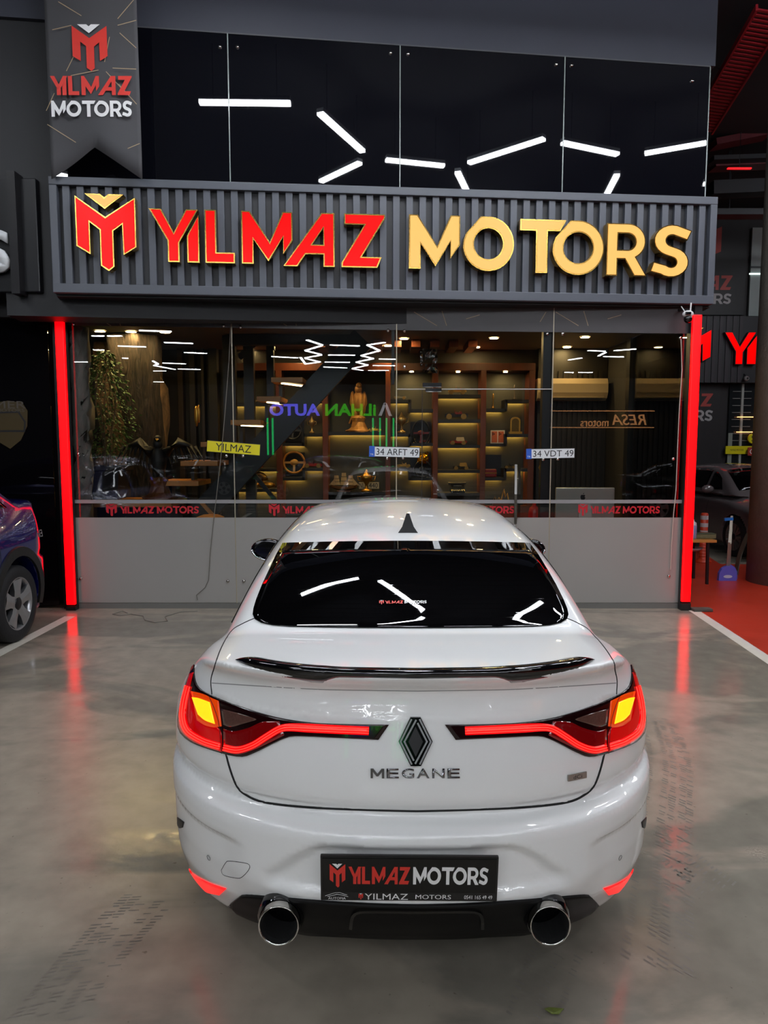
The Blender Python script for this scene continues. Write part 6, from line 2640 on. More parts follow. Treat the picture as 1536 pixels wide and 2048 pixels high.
obj('extinguisher_stand', bx((-.09, -.09, 0), (.09, .09, zt_ - .62)), M_SHELF, fe)
p = IP(1081, 935, 7.62)
ta = thing('hanging_tassel', 'green tassel with gold diamond hanging inside the right glass joint', 'tassel', (p.x, 7.60, p.z))
k7 = 7.6 / FPX
bm = bmesh.new()
tube(bm, [(0, 0, 12 * k7), (0, 0, -8 * k7)], .002, 5)
obj('cord', bm, M_PLK, ta)
bm = bmesh.new()
poly_prism(bm, [(0, 9 * k7), (5 * k7, 0), (0, -9 * k7), (-5 * k7, 0)], .008, lambda x, z, h: Vector((x, .004 - h, z)))
obj('diamond', bm, M_GOLD, ta)
bm = bmesh.new()
lathe(bm, [(.004, -9 * k7), (.008, -11 * k7), (.012, -30 * k7), (.016, -39 * k7), (0, -39 * k7)], 10, 'Z')
obj('tassel_threads', bm, mat('tassel_green', '1f8a4a', .8, var=.3, vscale=60), ta)
# black mullion standing inside the right joint
struct('trim_42', bx((gx(1086, 800), GY + .03, .012), (gx(1100, 800) + .02, GY + .13, IZ)), M_STEELBLK)
struct('trim_43', bx((gx(783, 800), GY + .03, dz_ + .05), (gx(789, 800), GY + .10, IZ)), M_STEELBLK)
# crumpled film hanging from the pane above the door
p = at_y(858, 722, GY - .01)
bm = bmesh.new()
rnd = random.Random(9)
G = np.zeros((8, 9, 3))
for i in range(8):
    for j in range(9):
        G[i, j] = (-.09 + .18 * i / 7, .04 + rnd.uniform(-.025, .025), -.12 + .25 * j / 8)
bm.from_mesh(grid_mesh('w', G))
tag(obj('plastic_wrap', bm, thin_glass('wrap_film', (.97, .97, .97), 1.45, .12, 1.0), None, p), 'crumpled clear plastic wrap hanging above the glass door', 'plastic wrap')
# ------------------------------------------------------------------ neighbours: dark shop on the left
nx1 = xs_[0] - .16
struct('wall_neighbour', bx((-9, GY + .25, 0), (nx1 - .02, GY + .45, 6.4)), mat('neighbour_dark', '1b1c22', .6, var=.12))
ng = struct('window_30', bx((-9, GY - .01, .03), (nx1 - .02, GY + .002, 3.05)), mat('neighbour_glass', '060608', .03, 0, spec=.45))
struct('wall_neighbour_upper', bx((-9, GY - .08, 3.05), (nx1 - .02, GY + .2, 6.6)), mat('neighbour_panel', '08080a', .5, var=.1))
obj('panel_lower', bx((-9, GY - .12, 3.05), (nx1 - .02, GY - .07, 3.22)), M_POST, ng)
bxl = at_y(76, 480, 7.0)
ns_ = thing('neighbour_sign', 'black box sign with one white letter at the left edge', 'sign', (bxl.x, 7.0, at_y(76, 584, 7.0).z))
hh = at_y(76, 356, 7.0).z - ns_.location.z
obj('sign_box', bx((-4.0, 0, 0), (0, .45, hh), .01), mat('sign_black', '111216', .35, var=.1), ns_)
me = text_fit('S', .30, .40, .05, bold=.03)
c = at_y(-8, 504, 6.96) - Vector(ns_.location)
me.transform(plane_matrix((c.x, -.03, c.z), (1, 0, 0), (0, 0, 1)))
obj('sign_letter', me, mat('letter_white', 'cfd2d4', .3), ns_)
struct('trim_50', bx((nx1 - .06, 6.9, 3.18), (nx1 + .02, 7.5, 4.3)), M_POST)
# emblem shield and hanging pennant inside the dark shop glass
sh = thing('shield_sign', 'yellow shield sign with a car front on the dark left glass', 'sign', at_y(18, 842, GY - .014))
k = 7.5 / FPX
bm = bmesh.new()
poly_prism(bm, [(-42 * k, 22 * k), (-36 * k, 34 * k), (0, 40 * k), (28 * k, 36 * k), (38 * k, 20 * k), (36 * k, -10 * k), (22 * k, -38 * k), (0, -55 * k), (-24 * k, -40 * k)], .004, lambda x, z, h: Vector((x, -h, z)))
obj('shield_face', bm, mat('shield_yellow', '3a2e0c', .5), sh)
bm = bmesh.new()
fill2d(bm, [_stroke([(-36 * k, -4 * k), (-28 * k, 16 * k), (20 * k, 18 * k), (32 * k, -2 * k), (30 * k, -20 * k), (-34 * k, -20 * k)], .018)], [], lambda x, y: Vector((x, -.0046, y)))
obj('shield_car', bm, M_PLK, sh)
for s_, w, h, z in (('MER', 62, 14, 32), ('MOTORS', 56, 6, 21)):
    me = text_fit(s_, w * k, h * k)
    me.transform(plane_matrix((4 * k, -.005, z * k), (1, 0, 0), (0, 0, 1)))
    obj('shield_lettering', me, mat('shield_text', '4a4640', .5), sh)

# ------------------------------------------------------------------ other cars from the same kind of smooth body
def plain_car(name, label, loc, rz, paint, group=None, zs=1.0, xsc=1.0, lamps=True, base=None, wheel_r=.315, spokes=5, double=False, rim=None, cladding=False, light=False):
    o = thing(name, label, 'car', loc, rz, group)
    S_, V, F, N = base
    if zs != 1.0 or xsc != 1.0:
        V = V * np.array([xsc, 1, zs])
        N = N * np.array([1 / xsc, 1, 1 / zs])
        N = N / np.maximum(np.linalg.norm(N, axis=1, keepdims=True), 1e-9)
    inner = empty('shell', (0, 0, 0), 0, o)
    obj('body', mesh_np('body', V, F, N), paint, o)
    bpy.data.objects.remove(inner)
    tmp = empty('tmp')
    side_glass(S_, tmp, M_CARGLASS)
    windscreen(S_, tmp, M_CARGLASS)
    # rear glass
    A = []
    for s, w in ((.55, .54), (.68, .535), (.8, .53), (.9, .52), (.98, .50)):
        A.append([(x, s, float(S_.Zg(s))) for x in np.linspace(-w, w, 19)])
    obj('rear_window', patch_mesh(S_, 'rear_window', np.array(A), .004, .01), M_CARGLASS, tmp)
    # lamps
    A = ruled([(.35, .93), (.5, .95), (.66, .97)], [(.35, .84), (.5, .83), (.66, .80)], 16, 6)
    P = np.stack([A[..., 0], np.full(A.shape[:2], .12), A[..., 1]], -1)
    P[..., 1] = .06 + .5 * (np.abs(P[..., 0]) / .9) ** 3
    me = patch_mesh(S_, 'tail_lamp', P, .004, .01)
    tl = mat('tail_lamp_dark', '5a0a10', .1, coat=1.0)
    obj('tail_lamp', me, tl, tmp)
    obj('tail_lamp', mirror_mesh(me), tl, tmp)
    A = ruled([(.42, .72), (.6, .74), (.74, .77)], [(.45, .64), (.6, .64), (.76, .67)], 14, 6)
    P = np.stack([A[..., 0], np.full(A.shape[:2], 4.4), A[..., 1]], -1)
    me = patch_mesh(S_, 'headlamp', P, .004, .01)
    hm = mat('headlamp_glass', 'c8ccd0', .05, .4)
    obj('headlamp', me, hm, tmp)
    obj('headlamp', mirror_mesh(me), hm, tmp)
    if not light:
        # door gaps and handles
        for s0, s1 in ((1.35, 1.25), (1.71, 1.71), (2.86, 2.95)):
            for sx in (1, -1):
                ln = [(sx * .86, np.interp(z, [.3, 1.0], [s0, s1]), z) for z in np.linspace(.30, 1.0, 24)]
                obj('door_gap', ribbon(S_, 'door_gap', ln, .008, .001), M_GAP, tmp)
        for s0 in (1.55, 2.45 - .6):
            for sx in (1, -1):
                P = S_.project(np.array([[sx * .87, s0 + .02, .90]]))[0]
                bm = bx((P[0] - .02, s0 - .09, .885), (P[0] + .02, s0 + .09, .915), .012)
                obj('door_handle', bm, paint, tmp)
        for sx in (1, -1):
            bm = bmesh.new()
            sphere(bm, (sx * .93, 2.97, 1.02), 1, 2, (.11, .07, .07))
            obj('door_mirror', bm, paint, tmp, smooth=True)
    for ch in list(tmp.children):
        ch.data.transform(Matrix.Diagonal((xsc, 1, zs, 1)))
        ch.parent = o
    bpy.data.objects.remove(tmp)
    for a in S_.axles:
        for sx in (-1, 1):
            make_wheel(o, (sx * .79 * xsc, a, wheel_r), sx, wheel_r, .21, spokes, rim, double=double)
    obj('underbody', bx((-.6, .3, .2), (.6, 4.2, .32)), M_BLACKPL, o)
    if cladding:
        for a in S_.axles:
            for sx in (-1, 1):
                bm = bmesh.new()
                prev = None
                for t in np.linspace(-10, 190, 30):
                    ring = []
                    for rr, dx in ((S_.arch * 1.0, .0), (S_.arch * 1.0, .022), (S_.arch * 1.19, .022), (S_.arch * 1.22, -.02)):
                        y = a + rr * math.cos(R(t))
                        z = (S_.zax + rr * math.sin(R(t))) * zs
                        x = float(S_.Wz(np.array(min(z / zs, .9)))) * xsc
                        ring.append(bm.verts.new((sx * (x + dx - .004), y, z)))
                    if prev:
                        for i in range(3):
                            bm.faces.new((prev[i], prev[i + 1], ring[i + 1], ring[i]))
                    prev = ring
                bmesh.ops.recalc_face_normals(bm, faces=bm.faces[:])
                obj('arch_cladding', bm, M_BLACKPL, o)
    return o


OS = CarShape()
OS.plate_recess = False
OB = (OS,) + car_base(OS, .034, .034, .034)
# grey saloon on the right, nose to the right and towards the viewer
M_GREYCAR = mat('grey_paint', '6c6364', .25, .1, var=.03, coat=1.0)
wheel_c = at_z(1476, 1113, 0)
rz = R(184)
off_ = Matrix.Rotation(rz, 3, 'Z') @ Vector((.79, 3.71, 0))
plain_car('grey_car', 'dark grey saloon car parked beyond the shop on the red walkway side', (wheel_c.x - off_.x, wheel_c.y - off_.y, 0), rz, M_GREYCAR, base=OB, spokes=8, double=True,
          rim=mat('alloy_dim', '8a8684', .35, .7))
# blue suv at the left, tail to the shop
M_BLUECAR = mat('blue_paint', '0a1460', .25, .4, var=.03, coat=1.0)
BS = CarShape()
BS.plate_recess = False
BS.arch = .375
BS.zax = .30
BB = (BS,) + car_base(BS, .026, .026, .026)
wb = at_z(25, 1281, 0)
suv = plain_car('blue_suv', 'deep blue sport utility car at the left edge, silver wheel showing', (wb.x - .80, wb.y + .98, 0), R(180), M_BLUECAR, base=BB, zs=1.14, wheel_r=.342, cladding=True,
                rim=mat('alloy_silver', 'b9b9bd'))
me = text_fit('Elite', .16, .07, .004, shear=.3)
me.transform(plane_matrix((0, 0, 0), (0, -1, 0), (0, 0, 1)))
P = BS.project(np.array([[-.86, .55, .80]]))[0]
me.transform(Matrix.Rotation(R(180), 4, 'Z'))
me.transform(Matrix.Translation((P[0] - .004, .55, .80 * 1.14)))
obj('side_badge', me, M_CHROME, suv)
# dark cars in the aisle behind the viewer: seen only mirrored in the glass
M_DARKCAR = mat('black_paint', '0b0c0e', .2, .2, var=.05, coat=1.0)
src = plain_car('dark_car', 'black car behind the viewer mirrored beside the computer', (5.6, -2.2, 0), R(-70), M_DARKCAR, 'dark cars mirrored in the glass', base=OB, light=True)
for (x, y, a, lb) in ((8.2, -6.5, -75, 'black car mirrored above the one beside the computer'), (-5.6, -4.5, 80, 'black car mirrored behind the potted ficus'), (-4.4, -9.5, 85, 'black car mirrored under the yellow plate'),
                      (.6, -7.5, 95, 'black car mirrored above the white car roof')):
    c_ = copy_tree(src)
    c_.location = (x, y, 0)
    c_.rotation_euler = (0, 0, R(a))
    c_['label'] = lb

# ------------------------------------------------------------------ signs behind the viewer (mirrored in the glass)
def back_sign(items, Y, label, name, mats):
    pass


def mpt(u, v, D):
    p = at_y(u, v, D)
    return Vector((p.x, 2 * GY - p.y, p.z))


D = 34.0
yb = 2 * GY - D
sb = thing('hall_sign', 'blue and green lit letter sign mirrored across the middle glass', 'sign', (mpt(660, 818, D).x, yb, 0))
M_SB = mat('sign_blue_lit', '3a3ae0', .4, emit='6a62ff', es=5.0)
M_SGN = mat('sign_green_lit', '1a9a1a', .4, emit='38d420', es=3.0)
M_SW = mat('sign_grey_lit', 'b0b0b0', .4, emit='c8c8d0', es=2.5)
P_ = plane_matrix((0, 0, 0), (-1, 0, 0), (0, 0, 1))      # faces +y


def hall_word(s, u0, u1, v0, v1, m, bold=.03):
    a, b = mpt(u0, v1, D), mpt(u1, v0, D)
    w, h = abs(b.x - a.x), abs(b.z - a.z)
    me = text_fit(s, w, h, .1, bold=bold)
    me.transform(Matrix.Translation(((a.x + b.x) / 2 - sb.location.x, .1, (a.z + b.z) / 2)) @ P_)
    obj('lit_word', me, m, sb)


hall_word('AUTO', 540, 640, 808, 832, M_SB)
hall_word('iLHAN', 651, 752, 808, 832, M_SGN)
hall_word('Λ', 757, 784, 806, 832, M_SW)
obj('sign_board', bx((-9, -.3, 2.2), (9, 0, 4.6)), M_BLACKWALL, sb)
M_NEON = mat('neon_green', '10c060', .4, emit='14e070', es=3.5)
for i, (u, v0, v1) in enumerate(((535, 836, 910), (545, 836, 910), (746, 836, 905), (760, 836, 905), (773, 836, 905), (787, 836, 905))):
    a, b = mpt(u, v0, 30), mpt(u, v1, 30)
    o = thing('neon_tube', 'upright green neon tube number %s from the left, mirrored in the glass' % ['one', 'two', 'three', 'four', 'five', 'six'][i], 'neon tube', (a.x, a.y, 0), 0, 'green neon tubes mirrored in the glass')
    obj('tube', bx((-.035, -.03, max(.05, b.z)), (.035, .03, a.z)), M_NEON, o)
    obj('tube_back', bx((-.05, -.08, 0.0), (.05, -.03, a.z + .1)), M_BLACKWALL, o)
D = 20.0
a, b = mpt(1105, 822, D), mpt(1303, 855, D)
rs = thing('outlined_sign', 'orange outlined lettering sign between two lines, mirrored over the desk', 'sign', ((a.x + b.x) / 2, a.y, 0))
M_OR = mat('sign_orange_lit', 'd8a070', .4, emit='ffb070', es=2.2)
for v in (822, 855):
    z = mpt(1200, v, D).z
    obj('lit_line', bx((-1.45, 0, z - .012), (1.45, .03, z + .012)), M_OR, rs)
for s_, u0, u1, v0, v1, sh_ in (('RESA', 1224, 1292, 829, 850, .25), ('motors', 1160, 1216, 840, 853, 0)):
    p, q = mpt(u0, v1, D), mpt(u1, v0, D)
    me = text_fit(s_, abs(q.x - p.x), abs(q.z - p.z), .03, shear=sh_)
    me.transform(Matrix.Translation(((p.x + q.x) / 2 - rs.location.x, .03, (p.z + q.z) / 2)) @ P_)
    obj('lit_word', me, M_OR, rs)
obj('sign_wall', bx((-2.2, -.25, 0), (2.2, -.02, 3.6)), M_BLACKWALL, rs)

# ------------------------------------------------------------------ right corridor
CY = 15.6
struct('wall_corridor', bx((3.4, CY, 0), (15.9, CY + .3, 6.6)), mat('corridor_black', '1d1a1d', .6, var=.1))
# branch sign: ribbed board with lit letters
z0, z1 = at_y(1450, 765, CY - .3).z, at_y(1450, 632, CY - .3).z
bs = thing('branch_sign', 'ribbed dark sign board with lit red letters beyond the red strip', 'sign', (4.9, CY - .3, z0))
obj('board', bx((-.9, .02, 0), (4.5, .28, z1 - z0)), M_SIGNBACK, bs)
rb = bpy.data.meshes.new('board_rib')
_b = bx((-.035, -.02, .0), (.035, .02, z1 - z0))
_b.to_mesh(rb)
_b.free()
for i in range(26):
    obj('board_rib', rb, mat('rib_plum', '2f2a30', .5), bs, (-.85 + i * .14, .02, 0))
PB = lambda u, v: at_y(u, v, CY - .40)
TB = Matrix.Translation(-Vector(bs.location))
rimr = mat('rim_dark_red', '3a0606', .4)
sign_letter('EMB', 1345, 1422, 657, 742, M_FACE_R, bs, TB, PB, 'emblem', .1, .012, rimr)
sign_letter('EMBV', 1345, 1422, 655, 742, M_FACE_G, bs, TB, PB, 'emblem_chevron', .1, .012, rimr)
sign_letter('Y', 1448, 1512, 664, 729, M_FACE_R, bs, TB, PB, 'letter', .1, .012, rimr)
sign_letter('1', 1494, 1513, 670, 729, M_FACE_R, bs, TB, PB, 'letter', .1, .012, rimr)
sign_letter('L', 1522, 1560, 664, 729, M_FACE_R, bs, TB, PB, 'letter', .1, .012, rimr)


# printed black panels: above the branch sign and below it
def printed_panel(u0, u1, v0, v1, y, label, rows, name='printed_panel', m='1a191c'):
    a, b = at_y(u0, v1, y), at_y(u1, v0, y)
    o = thing(name, label, 'panel', ((a.x + b.x) / 2, y, max(0.02, a.z)))
    obj('panel_face', bx((a.x - o.location.x, -.0, 0), (b.x - o.location.x, .04, b.z - o.location.z), .003), mat('panel_' + m, m, .5, var=.08), o)
    for kind, q0, q1, w0, w1, mm in rows:
        p, q = at_y(q0, w1, y), at_y(q1, w0, y)
        X0, X1, Z0, Z1 = p.x - o.location.x, q.x - o.location.x, p.z - o.location.z, q.z - o.location.z
        bm = bmesh.new()
        if kind == 'EMB':
            fill2d(bm, [EMB], [], lambda x, yy: Vector((X0 + (X1 - X0) * x, -.004, Z0 + (Z1 - Z0) * (yy + .04) / 1.04)))
        else:
            gaps = YM_GAP_R if kind == 'R' else YM_GAP_G
            flat_lettering(bm, YM_RED if kind == 'R' else YM_GOLD, gaps, lambda x, yy: Vector((X0 + x, -.004, Z0 + yy)), X1 - X0, Z1 - Z0)
        obj('printed_word' if kind != 'EMB' else 'printed_emblem', bm, mm, o)
    return o


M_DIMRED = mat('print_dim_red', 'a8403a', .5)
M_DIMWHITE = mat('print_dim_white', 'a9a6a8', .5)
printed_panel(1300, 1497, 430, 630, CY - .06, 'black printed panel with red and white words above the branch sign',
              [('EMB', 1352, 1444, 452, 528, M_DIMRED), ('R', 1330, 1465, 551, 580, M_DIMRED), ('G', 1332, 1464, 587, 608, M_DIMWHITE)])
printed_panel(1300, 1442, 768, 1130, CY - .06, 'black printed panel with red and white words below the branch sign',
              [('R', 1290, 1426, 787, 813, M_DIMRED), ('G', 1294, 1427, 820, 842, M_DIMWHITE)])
# glazing and louvre blind right of that panel
a, b = at_y(1443, 1130, CY - .05), at_y(1500, 768, CY - .05)
lv = thing('louvre_window', 'dark window with thin horizontal light lines beside the concrete pillar', 'window', (a.x, CY - .05, .02))
obj('pane', bx((0, -.02, 0), (b.x - a.x + .6, .0, b.z)), mat('dim_glass', '1f2224', .08, 0), lv)
for i in range(9):
    z = at_y(1470, 785 + i * 14, CY - .05).z
    obj('louvre', bx((.06, -.05, z - .006), (.46, -.03, z + .006)), mat('louvre_grey', '8a8a88', .4), lv)
obj('window_jamb', bx((.24, -.06, 0), (.29, -.02, b.z - .02)), mat('jamb_pale', '9a9c96', .5), lv)
obj('pale_panel', bx((.0, -.045, 0), (.09, -.025, at_y(1450, 868, CY).z)), mat('pale_panel', '7d847c', .6), lv)
for v in (836, 866):
    z = at_y(1480, v, CY - .1).z
    obj('warm_line', bx((.16, -.09, z - .008), (.7, -.06, z + .008)), M_OR, lv)
a, b = at_y(1451, 908, CY - .15), at_y(1500, 892, CY - .15)
ys = thing('yellow_label', 'narrow yellow label with tiny dark print beside the pillar', 'label', (a.x, CY - .15, a.z))
obj('label_face', bx((0, 0, 0), (b.x - a.x + .2, .04, b.z - a.z)), M_PLY, ys)
me = text_fit('YILMAZ MOTORS', .30, .035)
me.transform(plane_matrix((.24, -.003, (b.z - a.z) / 2), (1, 0, 0), (0, 0, 1)))
obj('label_print', me, M_PLK, ys)
obj('label_arm', bx((.1, .04, .03), (.2, .10, .08)), M_POST, ys)
p = at_y(1506, 877, CY - .2)
yr = thing('round_yellow_sign', 'round yellow disc half hidden by the concrete pillar', 'sign', p)
bm = bmesh.new()
lathe(bm, [(0, -.02), (.11, -.02), (.11, .02), (0, .02)], 24, 'Y')
obj('disc', bm, M_PLY, yr)
me = text_fit('S', .09, .13)
me.transform(plane_matrix((0, -.022, 0), (1, 0, 0), (0, 0, 1)))
obj('disc_letter', me, M_PLK, yr)
obj('disc_arm', bx((-.03, .02, -.03), (.03, .16, .03)), M_POST, yr)
p = at_y(1500, 903, CY - .25)
rd = thing('red_badge', 'small red square badge under the round yellow disc', 'sign', p)
obj('badge_face', bx((-.05, -.02, -.09), (.16, .02, .09), .01), mat('badge_red', 'a8322a', .4), rd)
me = text_fit('C', .09, .11)
me.transform(plane_matrix((.03, -.023, 0), (1, 0, 0), (0, 0, 1)))
obj('badge_letter', me, M_STK_WHITE, rd)
obj('badge_arm', bx((-.02, .02, -.03), (.03, .20, .03)), M_POST, rd)
# pale curtain strip and light at upper right
a, b = at_y(1497, 632, CY - .1), at_y(1530, 455, CY - .1)
pc_ = thing('pale_door_leaf', 'tall pale grey leaf with a bright bar above the branch sign', 'panel', (a.x, CY - .1, a.z))
obj('leaf', bx((0, 0, 0), (b.x - a.x, .05, b.z - a.z), .004), mat('leaf_pale', '8f9a98', .5, var=.08), pc_)
z = at_y(1510, 548, CY - .1).z - a.z
obj('bright_bar', bx((-.03, -.03, z - .015), (b.x - a.x + .02, 0, z + .015)), mat('bar_lit', 'e8f4f0', .4, emit='dff0ea', es=1.2), pc_)
obj('leaf_frame', bx((0, -.012, z + .12), (b.x - a.x, .0, z + .16)), mat('leaf_dark', '3a3f40', .5), pc_)
# small dome camera on the branch sign
p = at_y(1493, 757, CY - .40)
dc = thing('dome_camera', 'small grey dome camera under the branch sign beside the pillar', 'camera', p)
bm = bmesh.new()
sphere(bm, (0, 0, 0), .055, 2)
obj('dome', bm, mat('dome_grey', '8d8c8c', .35), dc, smooth=True)
bm = bmesh.new()
tube(bm, [(0, 0, .03), (0, .08, .08), (0, .12, .10)], .014, 6)
obj('dome_bracket', bm, M_POST, dc)
bm = bmesh.new()
lathe(bm, [(0, -.057), (.02, -.055), (.025, -.045)], 12, 'Y', cap=False)
obj('dome_lens', bm, M_PLK, dc)

# concrete pillar
pb = at_z(1491, 1160, 0)
pr = .42
pil = struct('wall_pillar', lathe(bmesh.new(), [(pr, 0), (pr, CEIL - .01)], 40, 'Z'), mat('pillar_concrete', '6a655e', .75, var=.25, vscale=5, bump=.4, bscale=25))
d_ = Vector((pb.x, pb.y, 0)).normalized()
sd = Vector((d_.y, -d_.x, 0))
pil.location = Vector((pb.x, pb.y, 0)) + sd * pr + d_ * .05
pil.data.shade_smooth()

# ceiling steel over the corridor, red light put into its colour
M_REDLIT_STEEL = mat('red_lit_steel', '5a1a22', .4, .2, var=.2)
M_DARKSTEEL = mat('dark_steel', '1e1f24', .5, .2)
tr1 = thing('cable_tray', 'slanting ladder cable tray under the corridor ceiling, red light painted on', 'cable tray', (0, 0, 0))
a0, a1 = at_y(1400, 262, 10.6), at_y(1545, 20, 8.2)
d_ = (a1 - a0)
sd = Vector((1, .25, 0)).normalized()
for s_ in (-.20, .20):
    bm = bmesh.new()
    bar(bm, a0 + sd * s_, a1 + sd * s_, .025, .07)
    obj('side_rail', bm, mat('tray_red_light', '96202c', .4, .2), tr1)  # base colour carries the red light falling on the tray
for i in range(34):
    t = (i + .5) / 34
    c = a0 + d_ * t
    bm = bmesh.new()
    bar(bm, c - sd * .2, c + sd * .2, .03, .02)
    obj('rung', bm, mat('tray_red_light', '96202c'), tr1)
bm = bmesh.new()
tube(bm, [a0 + d_ * .3, a0 + d_ * .3 + Vector((0, 0, CEIL - (a0 + d_ * .3).z))], .008, 5)
obj('hanger', bm, M_DARKSTEEL, tr1)
for i, (u0, v0, u1, v1, y, h_, mm, lb) in enumerate(((1425, 290, 1536, 268, 12.0, .10, M_REDLIT_STEEL, 'upper dull red duct edge under the corridor ceiling'),
                                                     (1420, 322, 1536, 318, 12.3, .07, M_DARKSTEEL, 'dark cross beam just below the upper red duct edge'),
                                                     (1424, 336, 1536, 330, 12.5, .05, M_REDLIT_STEEL, 'thin dull red pipe in the middle of the corridor ceiling'),
                                                     (1420, 380, 1536, 375, 12.6, .22, M_DARKSTEEL, 'thick dark duct low under the corridor ceiling'),
                                                     (1420, 428, 1536, 428, 12.8, .10, M_DARKSTEEL, 'lowest dark beam over the printed panel'))):
    a, b = at_y(u0, v0, y), at_y(u1, v1, y)
    b = a + (b - a) * 2.2
    o = thing('ceiling_duct', lb, 'duct', ((a + b) / 2), 0, 'ducts over the corridor')
    bm = bmesh.new()
    c = (a + b) / 2
    bar(bm, a - c, b - c, .3, h_)
    obj('duct_body', bm, mm, o)
    for t in (-.35, .35):
        bm = bmesh.new()
        q = (b - a) * t
        tube(bm, [q, Vector((q.x, q.y, CEIL - c.z))], .01, 5)
        obj('duct_hanger', bm, M_DARKSTEEL, o)
# red strip lamps along the corridor ceiling edge
a, b = at_y(1455, 337, 11.8), at_y(1502, 337, 11.8)
rl = thing('red_strip_lamp', 'short red strip lamp among the corridor ducts', 'lamp', ((a + b) / 2))
bm = bmesh.new()
bar(bm, (a - b) / 2, (b - a) / 2, .04, .018)
obj('diffuser', bm, mat('red_strip_dim', 'ff2020', .4, emit='ff1a20', es=1.4), rl)
bm = bmesh.new()
tube(bm, [(0, 0, 0), (0, 0, CEIL - a.z)], .006, 5)
obj('lamp_wire', bm, M_DARKSTEEL, rl)

# folding table with wash things
tz = .74
tl_, tr_ = at_y(1376, 1082, 9.0), at_y(1434, 1080, 9.0)
tb = thing('folding_table', 'small wooden folding table with black legs beside the red strip', 'table', (tl_.x, 8.8, 0))
tz = at_y(1434, 1080, 8.8).z
xr_ = at_y(1434, 1082, 8.8).x - tl_.x
obj('table_top', bx((-.35, 0, tz - .035), (xr_, .45, tz), .006), M_OAK, tb)
for x0, x1, y in ((xr_ - .13, xr_ - .12, .03), (xr_ - .5, xr_ - .42, .03), (xr_ - .13, xr_ - .12, .42)):
    bm = bmesh.new()
    bar(bm, (x0 + .03, y, tz - .035), (x1 + .03, y, 0), .03, .03)
    obj('table_leg', bm, M_POST, tb)
bm = bmesh.new()
bar(bm, (xr_ - .5, .03, 0.01), (xr_ - .30, .03, tz - .04), .025, .025)
obj('leg_brace', bm, M_DARKRED, tb)
p = at_y(1384, 1078, 8.95)
bo = thing('liquid_bottle', 'pale violet plastic bottle with white top on the folding table', 'bottle', (p.x, 8.95, tz))
k = 8.95 / FPX
bm = bmesh.new()
lathe(bm, [(0, 0), (.05, 0), (.052, .01), (.052, 26 * k), (.048, 27 * k)], 16, 'Z', cap=False)
obj('bottle_body', bm, mat('bottle_violet', '8f88b0', .3), bo, smooth=True)
bm = bmesh.new()
lathe(bm, [(.048, 27 * k), (.045, 32 * k), (.02, 35 * k), (.02, 38 * k), (0, 38 * k)], 16, 'Z', cap=False)
obj('bottle_top', bm, mat('bottle_white', 'c9c9cc', .4), bo, smooth=True)
p = at_y(1410, 1078, 8.95)
sp_ = thing('sponge_block', 'flat olive sponge lying on the folding table', 'sponge', (p.x, 8.98, tz))
obj('sponge_body', bx((-.125, -.07, 0), (.125, .07, .055), .012), mat('sponge_olive', '6a6244', .9, var=.25, vscale=50, bump=.4), sp_)
obj('sponge_face', bx((-.125, -.07, .055), (.125, .07, .064), .004), mat('sponge_dark', '4a4a34', .9, var=.25, vscale=60), sp_)
# bowl under the table
p = at_y(1382, 1096, 9.1)
bw = thing('wash_bowl', 'shallow white bowl held under the folding table', 'bowl', (p.x, 9.05, p.z - .03))
bm = bmesh.new()
lathe(bm, [(0, 0), (.06, 0), (.10, .02), (.125, .045), (.12, .045), (.09, .022), (0, .01)], 24, 'Z', cap=False)
obj('bowl_shell', bm, mat('bowl_white', 'b5a8a8', .35), bw, smooth=True)
obj('bowl_bracket', bx((-.02, -.02, .0), (.02, .02, -(p.z - .03) + tz - .035)), M_POST, bw)
# delineator post
pb = at_z(1405, 1124, 0)
dp = thing('delineator_post', 'orange flexible marker post with white bands behind the folding table', 'post', (pb.x, pb.y, 0))
M_ORANGE = mat('post_orange', 'c83a18', .45)
ht = at_y(1405, 1026, pb.y).z
bm = bmesh.new()
lathe(bm, [(0, 0), (.13, 0), (.13, .02), (.07, .05), (.055, .06), (.055, ht * .98), (.04, ht), (0, ht)], 22, 'Z')
obj('post_body', bm, M_ORANGE, dp, smooth=True)
for i in range(9):
    bm = bmesh.new()
    lathe(bm, [(.055, .08 + i * .045), (.062, .09 + i * .045), (.055, .10 + i * .045)], 22, 'Z', cap=False)
    obj('flex_ring', bm, M_ORANGE, dp, smooth=True)
for f0, f1 in ((.57, .65), (.72, .80), (.87, .95)):
    bm = bmesh.new()
    lathe(bm, [(.0565, ht * f0), (.0565, ht * f1)], 22, 'Z', cap=False)
    obj('white_band', bm, mat('band_white', 'c9c4c4', .4), dp, smooth=True)
# long-handled dustpan and brush
pb = at_z(1453, 1161, 0)
du = thing('dustpan', 'violet lobby dustpan with long pale handle on the red floor', 'dustpan', (pb.x, pb.y, 0))
k = pb.y / FPX
bm = bmesh.new()
out = [(-18 * k, 0), (-17 * k, 16 * k), (-12 * k, 25 * k), (-4 * k, 30 * k), (4 * k, 30 * k), (12 * k, 25 * k), (17 * k, 16 * k), (18 * k, 0)]
poly_prism(bm, out, .05, lambda x, z, h: Vector((x, .02 - h, z)))
M_VIOLET = mat('pan_violet', '5f5ab8', .35)
obj('pan', bm, M_VIOLET, du)
bm = bmesh.new()
fill2d(bm, [[(10 * k * math.cos(t) * .9, 9 * k + 3.2 * k * math.sin(t)) for t in np.linspace(0, 6.1, 16)]], [], lambda x, y: Vector((x, -.032, y)))
obj('pan_label', bm, mat('pan_label', 'b9b4c4', .5), du)
hz = at_y(1456, 1036, pb.y).z
bm = bmesh.new()
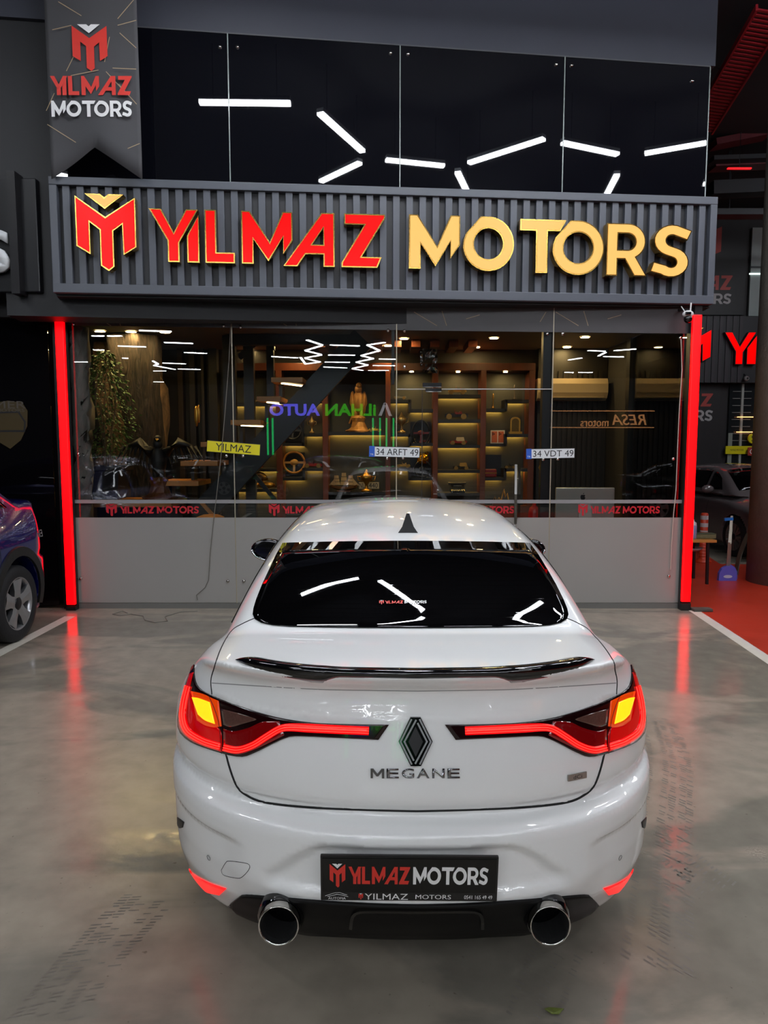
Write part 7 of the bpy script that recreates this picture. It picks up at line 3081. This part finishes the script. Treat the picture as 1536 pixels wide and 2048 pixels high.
tube(bm, [(0, 0, 28 * k), (.03, .01, hz)], .0145, 10)
obj('pan_handle', bm, mat('handle_pale', 'b8b0a0', .45), du, smooth=True)
bm = bmesh.new()
bar(bm, (-.06, .01, hz - .02), (.05, .01, hz - .01), .03, .035)
obj('handle_clip', bm, mat('clip_blue', '1f6ab8', .4), du)
br = thing('lobby_brush', 'second pale handle with violet brush head behind the dustpan', 'brush', (pb.x + .07, pb.y + .09, 0))
bm = bmesh.new()
tube(bm, [(0, 0, .1), (.0, -.01, hz + .02)], .0145, 10)
obj('brush_handle', bm, mat('handle_pale', 'b8b0a0'), br, smooth=True)
bm = bmesh.new()
poly_prism(bm, [(x * .95, z) for x, z in out], .03, lambda x, z, h: Vector((x, .02 - h, z)))
obj('brush_head', bm, M_VIOLET, br)
# bent sheet leaning at the pillar, wedge on the line
pb = at_z(1473, 1150, 0)
o = thing('leaning_board', 'thin curved grey board leaning between grey car and pillar', 'board', (pb.x, pb.y, 0))
bm = bmesh.new()
prev = None
for t in np.linspace(0, 1, 10):
    x = .14 * t ** 1.8
    z = .01 + .55 * t
    ring = [bm.verts.new((x, -.05, z)), bm.verts.new((x + .03, .10, z))]
    if prev:
        bm.faces.new((prev[0], prev[1], ring[1], ring[0]))
    prev = ring
q = obj('board_sheet', bm, mat('board_grey', '5a554e', .6), o)
q.modifiers.new('t', 'SOLIDIFY').thickness = .012
p = at_z(1403, 1222, 0)
o = tag(obj('rubber_wedge', bx((-.10, -.05, 0), (.10, .05, .03), .006), mat('wedge_grey', '4a463f', .8), None, (p.x, p.y, .002)), 'small grey block lying at the end of the white line', 'block')
p = at_z(1108, 2026, .0)
bm = bmesh.new()
poly_prism(bm, [(-.03, 0), (-.012, .014), (.01, .012), (.03, .0), (.012, -.012), (-.01, -.01)], .002, lambda x, y, h: Vector((x, y, h + .012 * abs(x) / .03)))
lf_ = tag(obj('fallen_leaf', bm, mat('leaf_fallen', '5f6a2a', .6, var=.4, vscale=60), None, (p.x, p.y, .001)), 'small green leaf on the floor behind the car', 'leaf')
